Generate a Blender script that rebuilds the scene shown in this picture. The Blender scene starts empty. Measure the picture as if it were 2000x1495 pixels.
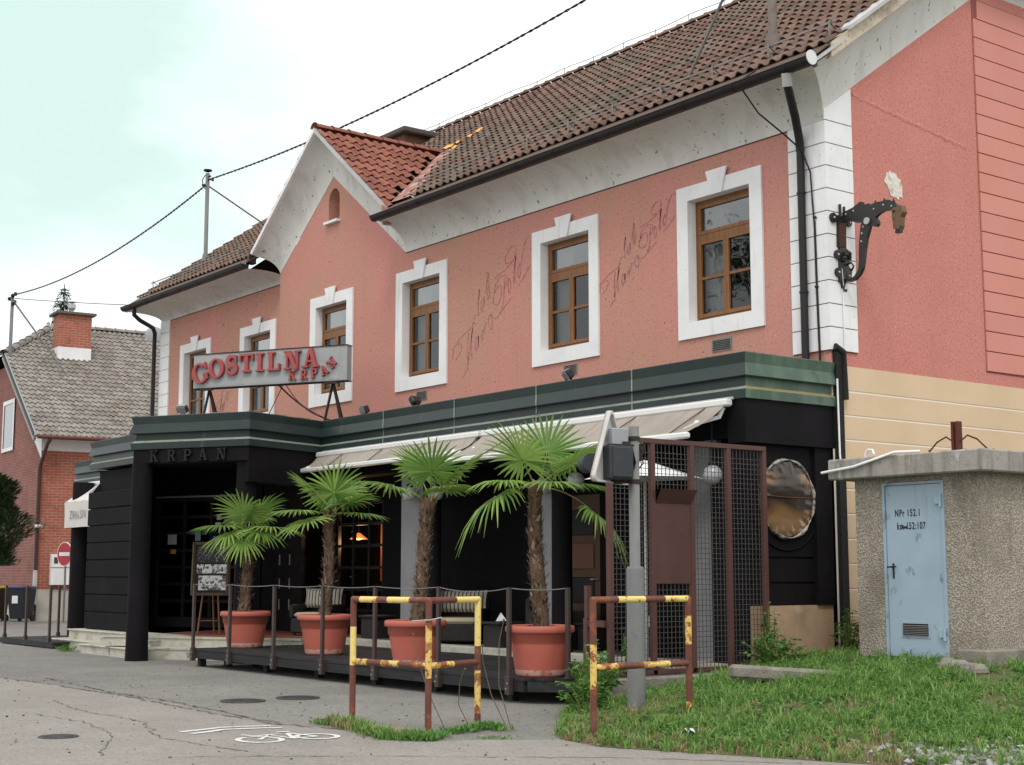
import bpy, math, random
import numpy as np
from mathutils import Vector, Matrix
from mathutils.geometry import tessellate_polygon
R = math.radians
rnd = random.Random(7)
scene = bpy.context.scene
COL = scene.collection
# ------------------------------------------------------------------ camera
cam = bpy.data.cameras.new('camera'); cam.lens = 51.575; cam.sensor_width = 36.0
cam.clip_start = 0.1; cam.clip_end = 2000
camo = bpy.data.objects.new('camera', cam); COL.objects.link(camo)
CAM = Vector((12.14, -14.2, 1.42))
camo.location = CAM; camo.rotation_euler = (R(90 + 7.4552), 0, R(52.9175))
scene.camera = camo
# ------------------------------------------------------------------ sky, sun, exposure
SUN_AZ, SUN_EL = 128.0, 52.0           # compass-like: 0 = +Y, 90 = +X
w = bpy.data.worlds.new('World'); scene.world = w; w.use_nodes = True
nt = w.node_tree; nt.nodes.clear()
def wn(t, **k):
    n = nt.nodes.new(t)
    for a, b in k.items(): setattr(n, a, b)
    return n
def wl(a, b): nt.links.new(a, b)
wo = wn('ShaderNodeOutputWorld'); wb = wn('ShaderNodeBackground'); wb.inputs['Strength'].default_value = 0.1
sky = wn('ShaderNodeTexSky', sky_type='NISHITA', sun_disc=False)
sky.sun_elevation = R(SUN_EL); sky.sun_rotation = R(SUN_AZ); sky.altitude = 300
sky.air_density = 1.0; sky.dust_density = 1.5; sky.ozone_density = 1.0
tc = wn('ShaderNodeTexCoord')
mp = wn('ShaderNodeMapping'); mp.inputs['Scale'].default_value = (1.0, 1.0, 2.2); mp.inputs['Location'].default_value = (0.35, 0.2, 0.1)
nz = wn('ShaderNodeTexNoise'); nz.inputs['Scale'].default_value = 2.6; nz.inputs['Detail'].default_value = 7; nz.inputs['Roughness'].default_value = 0.52
rp = wn('ShaderNodeValToRGB'); rp.color_ramp.elements[0].position = 0.34; rp.color_ramp.elements[1].position = 0.66
wl(tc.outputs['Generated'], mp.inputs['Vector']); wl(mp.outputs['Vector'], nz.inputs['Vector'])
# thinner cloud towards the high north-west, thicker elsewhere
dp = wn('ShaderNodeVectorMath', operation='DOT_PRODUCT'); dp.inputs[1].default_value = (-0.905, 0.225, 0.362)
mr = wn('ShaderNodeMapRange'); mr.inputs['From Min'].default_value = 0.90; mr.inputs['From Max'].default_value = 0.995
mr.inputs['To Min'].default_value = 0.30; mr.inputs['To Max'].default_value = -0.10
wl(tc.outputs['Generated'], dp.inputs[0]); wl(dp.outputs['Value'], mr.inputs['Value'])
ad = wn('ShaderNodeMath', operation='ADD'); wl(nz.outputs['Fac'], ad.inputs[0]); wl(mr.outputs['Result'], ad.inputs[1])
wl(ad.outputs['Value'], rp.inputs['Fac'])
thin = wn('ShaderNodeMix', data_type='RGBA'); thin.inputs['Factor'].default_value = 0.93
thin.inputs['B'].default_value = (6.5, 8.35, 7.85, 1)      # milky veil of high cloud
wl(sky.outputs['Color'], thin.inputs['A'])
mx = wn('ShaderNodeMix', data_type='RGBA'); mx.inputs['B'].default_value = (11.0, 11.1, 11.1, 1)
wl(thin.outputs['Result'], mx.inputs['A']); wl(rp.outputs['Color'], mx.inputs['Factor'])
wl(mx.outputs['Result'], wb.inputs['Color']); wl(wb.outputs['Background'], wo.inputs['Surface'])
sun = bpy.data.lights.new('sun', 'SUN'); sun.energy = 1.1; sun.angle = R(16); sun.color = (1.0, 0.96, 0.9)
suno = bpy.data.objects.new('sun', sun); COL.objects.link(suno)
sd = Vector((math.sin(R(SUN_AZ)) * math.cos(R(SUN_EL)), math.cos(R(SUN_AZ)) * math.cos(R(SUN_EL)), math.sin(R(SUN_EL))))
suno.rotation_euler = sd.to_track_quat('Z', 'Y').to_euler(); suno.location = (0, -20, 30)
vs = scene.view_settings; vs.view_transform = 'Standard'; vs.look = 'None'; vs.exposure = 0.25; vs.gamma = 1.0; vs.use_curve_mapping = False
scene.cycles.max_bounces = 8; scene.cycles.transparent_max_bounces = 12

# ------------------------------------------------------------------ mesh builder
class M:
    def __init__(s): s.v = []; s.f = []; s.mi = []; s.m = 0; s.sm = []
    def add(s, vs, fs, smooth=False):
        o = len(s.v); s.v += [tuple(p) for p in vs]
        for f in fs: s.f.append(tuple(i + o for i in f)); s.mi.append(s.m); s.sm.append(smooth)
        return s
    def quad(s, a, b, c, d): return s.add([a, b, c, d], [(0, 1, 2, 3)])
    def poly(s, pts): return s.add(pts, [tuple(range(len(pts)))])
    def box(s, a, b, T=None):
        (x0, y0, z0), (x1, y1, z1) = a, b
        vs = [(x0, y0, z0), (x1, y0, z0), (x1, y1, z0), (x0, y1, z0), (x0, y0, z1), (x1, y0, z1), (x1, y1, z1), (x0, y1, z1)]
        if T is not None: vs = [tuple(T @ Vector(p)) for p in vs]
        return s.add(vs, [(0, 3, 2, 1), (4, 5, 6, 7), (0, 1, 5, 4), (1, 2, 6, 5), (2, 3, 7, 6), (3, 0, 4, 7)])
    def cbox(s, c, d, T=None):
        c = Vector(c); d = Vector(d) / 2
        return s.box(c - d, c + d, T)
    def rbox(s, a, b, r=0.02, T=None):      # box with chamfered edges
        (x0, y0, z0), (x1, y1, z1) = a, b; vs = []; n = 3
        f = lambda i, lo, hi, q: [lo, lo + q, hi - q, hi][i]
        rr = min(r, (x1 - x0) / 2.01, (y1 - y0) / 2.01, (z1 - z0) / 2.01)
        for zi in range(4):
            e = rr if zi in (0, 3) else 0
            z = f(zi, z0, z1, rr)
            X0, X1, Y0, Y1 = x0 + e, x1 - e, y0 + e, y1 - e
            c = rr if e == 0 else rr * 0.6
            vs += [(X0 + c, Y0, z), (X1 - c, Y0, z), (X1, Y0 + c, z), (X1, Y1 - c, z), (X1 - c, Y1, z), (X0 + c, Y1, z), (X0, Y1 - c, z), (X0, Y0 + c, z)]
        if T is not None: vs = [tuple(T @ Vector(p)) for p in vs]
        fs = [tuple(range(7, -1, -1)), tuple(range(24, 32))]
        for k in range(3):
            for i in range(8): fs.append((k * 8 + i, k * 8 + (i + 1) % 8, k * 8 + 8 + (i + 1) % 8, k * 8 + 8 + i))
        return s.add(vs, fs)
    def tube(s, pts, r, n=8, cap=True, smooth=True, flat=None):
        pts = [Vector(p) for p in pts]; N = len(pts)
        rs = r if isinstance(r, (list, tuple)) else [r] * N
        d0 = (pts[1] - pts[0]).normalized()
        up = Vector((0, 0, 1)) if abs(d0.z) < 0.9 else Vector((1, 0, 0))
        a = d0.cross(up).normalized(); b = a.cross(d0).normalized(); vs = []
        for i, p in enumerate(pts):
            if 0 < i < N - 1: d = ((pts[i + 1] - p).normalized() + (p - pts[i - 1]).normalized())
            elif i == 0: d = pts[1] - p
            else: d = p - pts[i - 1]
            if d.length < 1e-9: d = d0
            d.normalize()
            a = (a - d * a.dot(d)).normalized(); b = d.cross(a).normalized()
            for k in range(n):
                t = 2 * math.pi * (k + 0.5) / n
                vs.append(p + a * (math.cos(t) * rs[i]) + b * (math.sin(t) * rs[i] * (flat or 1)))
        fs = []
        for i in range(N - 1):
            for k in range(n): fs.append((i * n + k, i * n + (k + 1) % n, (i + 1) * n + (k + 1) % n, (i + 1) * n + k))
        s.add(vs, fs, smooth)
        if cap:
            s.add(vs[:n], [tuple(range(n - 1, -1, -1))]); s.add(vs[-n:], [tuple(range(n))])
        return s
    def bar(s, p, q, wdt, hgt=None):        # rectangular bar between two points
        p = Vector(p); q = Vector(q); hgt = hgt or wdt; d = (q - p).normalized()
        up = Vector((0, 0, 1)) if abs(d.z) < 0.95 else Vector((0, 1, 0))
        a = d.cross(up).normalized() * wdt / 2; b = a.cross(d).normalized() * hgt / 2
        vs = [p - a - b, p + a - b, p + a + b, p - a + b, q - a - b, q + a - b, q + a + b, q - a + b]
        return s.add(vs, [(0, 1, 2, 3), (7, 6, 5, 4), (0, 4, 5, 1), (1, 5, 6, 2), (2, 6, 7, 3), (3, 7, 4, 0)])
    def lathe(s, prof, c=(0, 0, 0), n=24, smooth=True, jit=None):
        vs = []; c = Vector(c)
        for (r, z) in prof:
            for k in range(n):
                t = 2 * math.pi * k / n
                vs.append(c + Vector((r * math.cos(t), r * math.sin(t), z)))
        fs = []
        for i in range(len(prof) - 1):
            for k in range(n): fs.append((i * n + k, i * n + (k + 1) % n, (i + 1) * n + (k + 1) % n, (i + 1) * n + k))
        return s.add(vs, fs, smooth)
    def sphere(s, c, r, n=16, m=10, sc=(1, 1, 1)):
        prof = [(r * math.sin(math.pi * i / m), -r * math.cos(math.pi * i / m)) for i in range(m + 1)]
        vs = []
        for (q, z) in prof:
            for k in range(n):
                t = 2 * math.pi * k / n
                vs.append((c[0] + q * math.cos(t) * sc[0], c[1] + q * math.sin(t) * sc[1], c[2] + z * sc[2]))
        fs = []
        for i in range(m):
            for k in range(n): fs.append((i * n + k, i * n + (k + 1) % n, (i + 1) * n + (k + 1) % n, (i + 1) * n + k))
        return s.add(vs, fs, True)
    def prism(s, poly, fn, h0, h1):         # 2-D polygon (u,v) -> fn(u,v,h)
        n = len(poly)
        tris = tessellate_polygon([[Vector((u, v, 0)) for u, v in poly]])
        A = [fn(u, v, h0) for u, v in poly]; B = [fn(u, v, h1) for u, v in poly]
        s.add(A + B, [tuple(t) for t in tris] + [tuple(i + n for i in t) for t in tris])
        s.add(A + B, [(i, (i + 1) % n, n + (i + 1) % n, n + i) for i in range(n)])
        return s
    def grid(s, rows, smooth=False, close=False):
        n = len(rows[0]); vs = [p for r in rows for p in r]; fs = []
        for i in range(len(rows) - 1):
            for k in range(n if close else n - 1): fs.append((i * n + k, i * n + (k + 1) % n, (i + 1) * n + (k + 1) % n, (i + 1) * n + k))
        return s.add(vs, fs, smooth)
    def mesh(s, name, mats):
        me = bpy.data.meshes.new(name); me.from_pydata([tuple(p) for p in s.v], [], s.f)
        for m in (mats if isinstance(mats, (list, tuple)) else [mats]): me.materials.append(m)
        me.polygons.foreach_set('material_index', s.mi); me.polygons.foreach_set('use_smooth', s.sm); me.update()
        return me
    def build(s, name, mats, parent=None, label=None, kind=None):
        return place(name, s.mesh(name, mats), parent, label, kind)
WM = {}
def place(name, me, parent=None, label=None, kind=None, mw=None):
    o = bpy.data.objects.new(name, me); COL.objects.link(o)
    if mw is not None: o.matrix_world = mw
    if parent is not None:
        o.parent = parent; o.matrix_parent_inverse = WM.get(parent.name, Matrix()).inverted()
    WM[o.name] = mw.copy() if mw is not None else Matrix()
    if label: o['label'] = label
    if kind: o['kind'] = kind
    return o
def thing(name, label, cat, loc, group=None):
    o = bpy.data.objects.new(name, None); COL.objects.link(o); o.location = loc; o.empty_display_size = 0.2
    WM[o.name] = Matrix.Translation(Vector(loc)); o['label'] = label; o['category'] = cat
    if group: o['group'] = group
    return o
def tag(o, label, cat, group=None):
    o['label'] = label; o['category'] = cat
    if group: o['group'] = group
    return o
def structure(o): o['kind'] = 'structure'; return o
def copy_tree(o, parent=None):
    c = o.copy(); COL.objects.link(c)
    if parent is not None: c.parent = parent
    WM[c.name] = WM.get(o.name, Matrix()).copy()
    for ch in [q for q in o.children]: copy_tree(ch, c)
    return c

# ------------------------------------------------------------------ materials
def nodes_of(name):
    m = bpy.data.materials.new(name); m.use_nodes = True; t = m.node_tree; t.nodes.clear()
    out = t.nodes.new('ShaderNodeOutputMaterial'); b = t.nodes.new('ShaderNodeBsdfPrincipled')
    t.links.new(b.outputs[0], out.inputs[0])
    return m, t, b
def c4(c): return (c[0], c[1], c[2], 1)
def tex(t, kind, scale, detail=4, rough=0.55, stretch=(1, 1, 1), dist=0.0):
    tcn = t.nodes.new('ShaderNodeTexCoord'); mpn = t.nodes.new('ShaderNodeMapping'); mpn.inputs['Scale'].default_value = stretch
    t.links.new(tcn.outputs['Object'], mpn.inputs['Vector'])
    if kind == 'noise':
        n = t.nodes.new('ShaderNodeTexNoise'); n.inputs['Scale'].default_value = scale; n.inputs['Detail'].default_value = detail
        n.inputs['Roughness'].default_value = rough; n.inputs['Distortion'].default_value = dist; o = n.outputs['Fac']
    else:
        n = t.nodes.new('ShaderNodeTexVoronoi'); n.inputs['Scale'].default_value = scale; o = n.outputs['Distance']
        if kind == 'cell': o = n.outputs['Color']
    t.links.new(mpn.outputs['Vector'], n.inputs['Vector'])
    return o
def ramp(t, fac, lo, hi):
    r = t.nodes.new('ShaderNodeMapRange'); r.clamp = True; r.inputs['From Min'].default_value = lo; r.inputs['From Max'].default_value = hi
    t.links.new(fac, r.inputs['Value']); return r.outputs['Result']
def mixc(t, a, b, fac):
    m = t.nodes.new('ShaderNodeMix'); m.data_type = 'RGBA'
    for k, x in (('A', a), ('B', b)):
        if isinstance(x, tuple): m.inputs[k].default_value = c4(x)
        else: t.links.new(x, m.inputs[k])
    if isinstance(fac, (int, float)): m.inputs['Factor'].default_value = fac
    else: t.links.new(fac, m.inputs['Factor'])
    return m.outputs['Result']
def mul(t, a, k):
    m = t.nodes.new('ShaderNodeMath'); m.operation = 'MULTIPLY'; t.links.new(a, m.inputs[0])
    if isinstance(k, (int, float)): m.inputs[1].default_value = k
    else: t.links.new(k, m.inputs[1])
    return m.outputs[0]
def mat(name, col, rough=0.7, layers=(), bump=0.0, bscale=60, bdetail=3, spec=0.3, metal=0.0, bstretch=(1, 1, 1), rand=0.0, bkind='noise'):
    """layers: (colour, kind, scale, lo, hi, strength, stretch)"""
    m, t, b = nodes_of(name); c = tuple(col)
    for L in layers:
        colr, kind, scale, lo, hi, st = L[:6]; sx = L[6] if len(L) > 6 else (1, 1, 1)
        f = mul(t, ramp(t, tex(t, kind, scale, 5, 0.6, sx), lo, hi), st); c = mixc(t, c, tuple(colr), f)
    if rand:
        oi = t.nodes.new('ShaderNodeObjectInfo'); ge = t.nodes.new('ShaderNodeNewGeometry')
        a = t.nodes.new('ShaderNodeMath'); a.operation = 'ADD'; t.links.new(oi.outputs['Random'], a.inputs[0]); t.links.new(ge.outputs['Random Per Island'], a.inputs[1])
        fr = t.nodes.new('ShaderNodeMath'); fr.operation = 'FRACT'; t.links.new(a.outputs[0], fr.inputs[0])
        r = t.nodes.new('ShaderNodeMapRange'); r.inputs['To Min'].default_value = 1 - rand; r.inputs['To Max'].default_value = 1 + rand
        t.links.new(fr.outputs[0], r.inputs['Value'])
        vm = t.nodes.new('ShaderNodeVectorMath'); vm.operation = 'SCALE'
        if isinstance(c, tuple): vm.inputs[0].default_value = c
        else: t.links.new(c, vm.inputs[0])
        t.links.new(r.outputs['Result'], vm.inputs['Scale']); c = vm.outputs[0]
    if isinstance(c, tuple): b.inputs['Base Color'].default_value = c4(c)
    else: t.links.new(c, b.inputs['Base Color'])
    b.inputs['Roughness'].default_value = rough; b.inputs['Specular IOR Level'].default_value = spec; b.inputs['Metallic'].default_value = metal
    if bump:
        bn = t.nodes.new('ShaderNodeBump'); bn.inputs['Strength'].default_value = 1.0; bn.inputs['Distance'].default_value = bump
        t.links.new(tex(t, bkind, bscale, bdetail, 0.6, bstretch), bn.inputs['Height']); t.links.new(bn.outputs[0], b.inputs['Normal'])
    return m
def leafmat(name, c1, c2, trans=0.35, rough=0.45, isl=1.0):
    m, t, b = nodes_of(name)
    ge = t.nodes.new('ShaderNodeNewGeometry'); oi = t.nodes.new('ShaderNodeObjectInfo')
    a = t.nodes.new('ShaderNodeMath'); a.operation = 'ADD'; t.links.new(oi.outputs['Random'], a.inputs[0]); t.links.new(mul(t, ge.outputs['Random Per Island'], isl), a.inputs[1])
    fr = t.nodes.new('ShaderNodeMath'); fr.operation = 'FRACT'; t.links.new(a.outputs[0], fr.inputs[0])
    c = mixc(t, tuple(c1), tuple(c2), fr.outputs[0])
    t.links.new(c, b.inputs['Base Color']); b.inputs['Roughness'].default_value = rough; b.inputs['Specular IOR Level'].default_value = 0.35
    tr = t.nodes.new('ShaderNodeBsdfTranslucent'); t.links.new(c, tr.inputs['Color'])
    ms = t.nodes.new('ShaderNodeMixShader'); ms.inputs[0].default_value = trans
    out = [n for n in t.nodes if n.type == 'OUTPUT_MATERIAL'][0]
    t.links.new(b.outputs[0], ms.inputs[1]); t.links.new(tr.outputs[0], ms.inputs[2]); t.links.new(ms.outputs[0], out.inputs[0])
    return m
def glassmat(name, tint=(0.8, 0.85, 0.85), refl=1.0):
    m, t, b = nodes_of(name)
    tr = t.nodes.new('ShaderNodeBsdfTransparent'); tr.inputs[0].default_value = c4(tint)
    gl = t.nodes.new('ShaderNodeBsdfGlossy'); gl.inputs['Roughness'].default_value = 0.02; gl.inputs['Color'].default_value = (0.9, 0.93, 0.95, 1)
    fr = t.nodes.new('ShaderNodeFresnel'); fr.inputs['IOR'].default_value = 1.52
    bn = t.nodes.new('ShaderNodeBump'); bn.inputs['Distance'].default_value = 0.002; t.links.new(tex(t, 'noise', 2.5, 1), bn.inputs['Height'])
    t.links.new(bn.outputs[0], gl.inputs['Normal'])
    ms = t.nodes.new('ShaderNodeMixShader'); t.links.new(mul(t, fr.outputs[0], refl), ms.inputs[0])
    out = [n for n in t.nodes if n.type == 'OUTPUT_MATERIAL'][0]
    t.links.new(tr.outputs[0], ms.inputs[1]); t.links.new(gl.outputs[0], ms.inputs[2]); t.links.new(ms.outputs[0], out.inputs[0])
    return m
def emit(name, col, s):
    m, t, b = nodes_of(name); b.inputs['Base Color'].default_value = c4(col); b.inputs['Emission Color'].default_value = c4(col); b.inputs['Emission Strength'].default_value = s
    return m
PINKF = mat('stucco_front', (0.545, 0.248, 0.212), 0.9, [((0.475, 0.27, 0.195), 'noise', 0.42, 0.40, 0.59, 0.88), ((0.60, 0.255, 0.23), 'noise', 0.8, 0.5, 0.7, 0.6, (1, 1, 0.5)),
      ((0.38, 0.205, 0.16), 'noise', 1.5, 0.56, 0.80, 0.32, (3.0, 1, 0.16)), ((0.29, 0.125, 0.10), 'noise', 24, 0.55, 0.68, 0.65), ((0.74, 0.46, 0.39), 'noise', 33, 0.56, 0.7, 0.5), ((0.09, 0.05, 0.04), 'noise', 12, 0.66, 0.70, 0.85)], bump=0.006, bscale=45, spec=0.1)
PINKS = mat('stucco_side', (0.575, 0.235, 0.20), 0.9, [((0.53, 0.205, 0.17), 'noise', 0.8, 0.4, 0.65, 0.7), ((0.38, 0.12, 0.10), 'noise', 26, 0.54, 0.66, 0.7),
      ((0.78, 0.40, 0.35), 'noise', 30, 0.56, 0.68, 0.55), ((0.48, 0.21, 0.18), 'noise', 1.3, 0.52, 0.72, 0.5, (1, 2.4, 0.2)), ((0.50, 0.20, 0.17), 'noise', 2.0, 0.6, 0.7, 0.4, (1, 1, 2))], bump=0.007, bscale=42, spec=0.1)
PINKB = mat('plaster_pink_smooth', (0.62, 0.275, 0.23), 0.85, [((0.60, 0.24, 0.195), 'noise', 1.2, 0.4, 0.7, 0.6), ((0.4, 0.15, 0.12), 'noise', 60, 0.7, 0.8, 0.4)], bump=0.001, bscale=90, spec=0.15, rand=0.03)
GROOVE = mat('groove_dark_plaster', (0.30, 0.10, 0.085), 0.9)  # darker pink plaster in the joints of boards and quoins
CREAM = mat('plaster_cream', (0.66, 0.505, 0.345), 0.85, [((0.60, 0.44, 0.285), 'noise', 1.3, 0.4, 0.7, 0.6), ((0.36, 0.17, 0.06), 'noise', 3.0, 0.66, 0.82, 0.5, (1, 3.0, 0.25))], bump=0.001, bscale=120, spec=0.15, rand=0.02)
CREAMW = mat('plaster_groove_white', (0.80, 0.74, 0.66), 0.8)
PLINTH = mat('plinth_beige', (0.50, 0.34, 0.22), 0.9, [((0.25, 0.19, 0.13), 'noise', 2.2, 0.5, 0.75, 0.7), ((0.12, 0.1, 0.08), 'noise', 7, 0.62, 0.8, 0.4), ((0.62, 0.5, 0.4), 'noise', 4, 0.62, 0.7, 0.5)], bump=0.004, bscale=30)
WHITE = mat('white_plaster', (0.80, 0.81, 0.82), 0.8, [((0.64, 0.64, 0.63), 'noise', 1.6, 0.46, 0.74, 0.6), ((0.55, 0.53, 0.49), 'noise', 3.5, 0.58, 0.76, 0.6, (2.5, 2.5, 0.25)), ((0.34, 0.32, 0.29), 'noise', 14, 0.665, 0.74, 0.6)], bump=0.001, bscale=80, spec=0.2)
WHITEC = mat('white_cove_plaster', (0.66, 0.66, 0.63), 0.85, [((0.55, 0.54, 0.5), 'noise', 0.9, 0.45, 0.75, 0.7), ((0.07, 0.06, 0.045), 'noise', 15, 0.645, 0.675, 0.9, (1, 1, 0.6)), ((0.42, 0.40, 0.36), 'noise', 1.2, 0.5, 0.75, 0.6, (2.5, 2, 0.3)), ((0.3, 0.28, 0.24), 'noise', 5, 0.66, 0.8, 0.45)], bump=0.001, bscale=60, spec=0.15)
VERGE = mat('verge_old_plaster', (0.55, 0.48, 0.37), 0.9, [((0.30, 0.25, 0.19), 'noise', 5, 0.48, 0.65, 0.8), ((0.1, 0.08, 0.06), 'noise', 14, 0.62, 0.7, 0.8)], bump=0.01, bscale=18)
ZINC = mat('zinc_sheet', (0.42, 0.42, 0.42), 0.5, [((0.62, 0.62, 0.62), 'noise', 2, 0.45, 0.7, 0.6), ((0.22, 0.22, 0.21), 'noise', 8, 0.6, 0.75, 0.6)], spec=0.5, metal=0.3)
WOODB = mat('eave_board', (0.125, 0.085, 0.062), 0.8, [((0.06, 0.048, 0.04), 'noise', 4, 0.45, 0.7, 0.8, (0.4, 6, 6)), ((0.2, 0.15, 0.115), 'noise', 3, 0.58, 0.7, 0.5)], bump=0.003, bscale=20, bstretch=(0.3, 6, 6))
TILE = mat('weathered_clay_tile', (0.185, 0.108, 0.083), 0.9, [((0.15, 0.122, 0.096), 'noise', 0.5, 0.42, 0.58, 0.8), ((0.12, 0.108, 0.088), 'noise', 22, 0.46, 0.66, 0.8), ((0.29, 0.19, 0.14), 'noise', 35, 0.62, 0.75, 0.6)], bump=0.004, bscale=50, rand=0.28, spec=0.15)
TILER = mat('new_red_tile', (0.275, 0.105, 0.075), 0.85, [((0.19, 0.075, 0.053), 'noise', 7, 0.44, 0.66, 0.8), ((0.13, 0.09, 0.07), 'noise', 16, 0.55, 0.7, 0.8), ((0.30, 0.22, 0.18), 'noise', 24, 0.62, 0.72, 0.6)], bump=0.003, bscale=50, rand=0.22, spec=0.2)
TILEG = mat('grey_brown_tile', (0.275, 0.255, 0.23), 0.9, [((0.23, 0.2, 0.17), 'noise', 0.6, 0.4, 0.65, 0.6), ((0.2, 0.17, 0.13), 'noise', 20, 0.5, 0.7, 0.6)], bump=0.003, bscale=50, rand=0.22, spec=0.15)
UNDER = mat('roof_underlay', (0.03, 0.026, 0.023), 0.95)
MORTAR = mat('mortar_red', (0.36, 0.165, 0.125), 0.9, [((0.55, 0.50, 0.46), 'noise', 3.2, 0.52, 0.60, 0.85), ((0.25, 0.1, 0.07), 'noise', 14, 0.5, 0.7, 0.6)], bump=0.015, bscale=20)
GUTTER = mat('dark_brown_gutter', (0.016, 0.013, 0.014), 0.45, [((0.028, 0.025, 0.025), 'noise', 5, 0.5, 0.75, 0.6)], spec=0.3)
STEELD = mat('galvanised_rail', (0.22, 0.22, 0.215), 0.55, [((0.12, 0.11, 0.1), 'noise', 12, 0.5, 0.7, 0.6)], spec=0.4, metal=0.4)
WOOD = mat('window_wood', (0.225, 0.098, 0.032), 0.5, [((0.13, 0.05, 0.018), 'noise', 6, 0.42, 0.7, 0.7, (5, 5, 0.6)), ((0.33, 0.16, 0.06), 'noise', 9, 0.6, 0.75, 0.6)], bump=0.001, bscale=40, spec=0.35)
GLASS = glassmat('window_glass', (0.62, 0.65, 0.65), 1.3)
GLASST = glassmat('upper_window_glass', (0.5, 0.53, 0.55), 3.2)
DGLASS = glassmat('door_glass', (0.5, 0.5, 0.52), 0.9)
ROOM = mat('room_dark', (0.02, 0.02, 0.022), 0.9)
CURT = mat('curtain', (0.42, 0.43, 0.41), 0.9)
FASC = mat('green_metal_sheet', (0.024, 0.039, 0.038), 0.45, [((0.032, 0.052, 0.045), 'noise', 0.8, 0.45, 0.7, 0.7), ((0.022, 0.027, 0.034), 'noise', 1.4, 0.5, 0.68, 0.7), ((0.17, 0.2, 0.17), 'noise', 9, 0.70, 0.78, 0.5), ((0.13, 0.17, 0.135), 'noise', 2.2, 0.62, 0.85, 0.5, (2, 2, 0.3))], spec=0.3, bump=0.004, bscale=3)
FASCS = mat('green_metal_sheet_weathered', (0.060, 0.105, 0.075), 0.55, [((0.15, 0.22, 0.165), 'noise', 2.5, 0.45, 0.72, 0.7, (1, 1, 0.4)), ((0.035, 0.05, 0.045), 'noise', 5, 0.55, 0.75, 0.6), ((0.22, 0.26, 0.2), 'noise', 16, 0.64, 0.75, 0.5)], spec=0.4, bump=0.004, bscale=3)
LEDGE = mat('skylit_ledge', (0.26, 0.29, 0.24), 0.7, [((0.13, 0.16, 0.14), 'noise', 8, 0.5, 0.7, 0.7), ((0.34, 0.28, 0.13), 'noise', 0.7, 0.6, 0.66, 0.0)], spec=0.3)  # pale tone paints the sky light caught by the upward-facing ledge
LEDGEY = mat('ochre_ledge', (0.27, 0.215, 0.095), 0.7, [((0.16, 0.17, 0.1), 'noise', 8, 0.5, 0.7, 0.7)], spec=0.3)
BLACK = mat('black_plaster', (0.0085, 0.0075, 0.0092), 0.75, [((0.0135, 0.0118, 0.0142), 'noise', 1.5, 0.45, 0.7, 0.8), ((0.05, 0.045, 0.045), 'noise', 16, 0.715, 0.76, 0.6)], bump=0.0015, bscale=60, spec=0.10)
BLACKW = mat('black_wood', (0.011, 0.0095, 0.0105), 0.45, [((0.020, 0.017, 0.017), 'noise', 4, 0.5, 0.7, 0.6)], spec=0.25)
DOORF = mat('black_door_paint', (0.030, 0.027, 0.029), 0.4, spec=0.3)
ANTHR = mat('grey_pillar', (0.25, 0.25, 0.26), 0.8, [((0.19, 0.19, 0.195), 'noise', 2, 0.45, 0.7, 0.6)])
MARBLE = mat('worn_marble', (0.50, 0.48, 0.41), 0.65, [((0.30, 0.28, 0.21), 'noise', 3, 0.48, 0.68, 0.8), ((0.09, 0.085, 0.06), 'noise', 5, 0.60, 0.72, 0.8), ((0.60, 0.58, 0.52), 'noise', 9, 0.58, 0.7, 0.6)], bump=0.002, bscale=30)
REDFL = mat('red_floor_tile', (0.24, 0.085, 0.06), 0.6, [((0.17, 0.07, 0.05), 'noise', 4, 0.45, 0.7, 0.7)])
DECK = mat('dark_deck_board', (0.020, 0.0195, 0.0205), 0.7, [((0.038, 0.038, 0.039), 'noise', 3, 0.45, 0.7, 0.8, (0.5, 6, 6)), ((0.015, 0.014, 0.014), 'noise', 7, 0.55, 0.75, 0.7)], bump=0.003, bscale=25, bstretch=(0.3, 5, 5), rand=0.2)
BROWNM = mat('brown_steel', (0.045, 0.030, 0.026), 0.5, [((0.07, 0.045, 0.036), 'noise', 7, 0.5, 0.75, 0.7)], spec=0.4)
REDBR = mat('oxide_red_steel', (0.085, 0.040, 0.035), 0.6, [((0.115, 0.052, 0.043), 'noise', 2.5, 0.42, 0.68, 0.8, (1, 1, 0.5)), ((0.05, 0.028, 0.024), 'noise', 11, 0.58, 0.75, 0.6)], spec=0.3)
WIRE = mat('steel_wire', (0.085, 0.08, 0.08), 0.5, [((0.05, 0.045, 0.045), 'noise', 10, 0.5, 0.7, 0.7)], spec=0.4, metal=0.3)
# ------------------------------------------------------------------ ground
def gz(x, y):                               # height of the weedy bank beside the kiosk
    t = max(0.0, min(1.0, (y + 6.1) / 4.9)); z = 0.52 * t
    return z
ASPH = mat('forecourt_asphalt', (0.235, 0.222, 0.205), 0.9, [((0.165, 0.157, 0.147), 'noise', 0.35, 0.42, 0.66, 0.8), ((0.285, 0.272, 0.252), 'noise', 1.1, 0.5, 0.72, 0.6),
      ((0.15, 0.142, 0.13), 'noise', 2.7, 0.62, 0.78, 0.5), ((0.42, 0.40, 0.38), 'noise', 30, 0.55, 0.66, 0.6), ((0.085, 0.08, 0.072), 'noise', 26, 0.54, 0.66, 0.65), ((0.13, 0.125, 0.115), 'noise', 7, 0.54, 0.72, 0.6), ((0.06, 0.055, 0.05), 'noise', 4.5, 0.70, 0.74, 0.6)], bump=0.006, bscale=80, spec=0.2)
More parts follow.
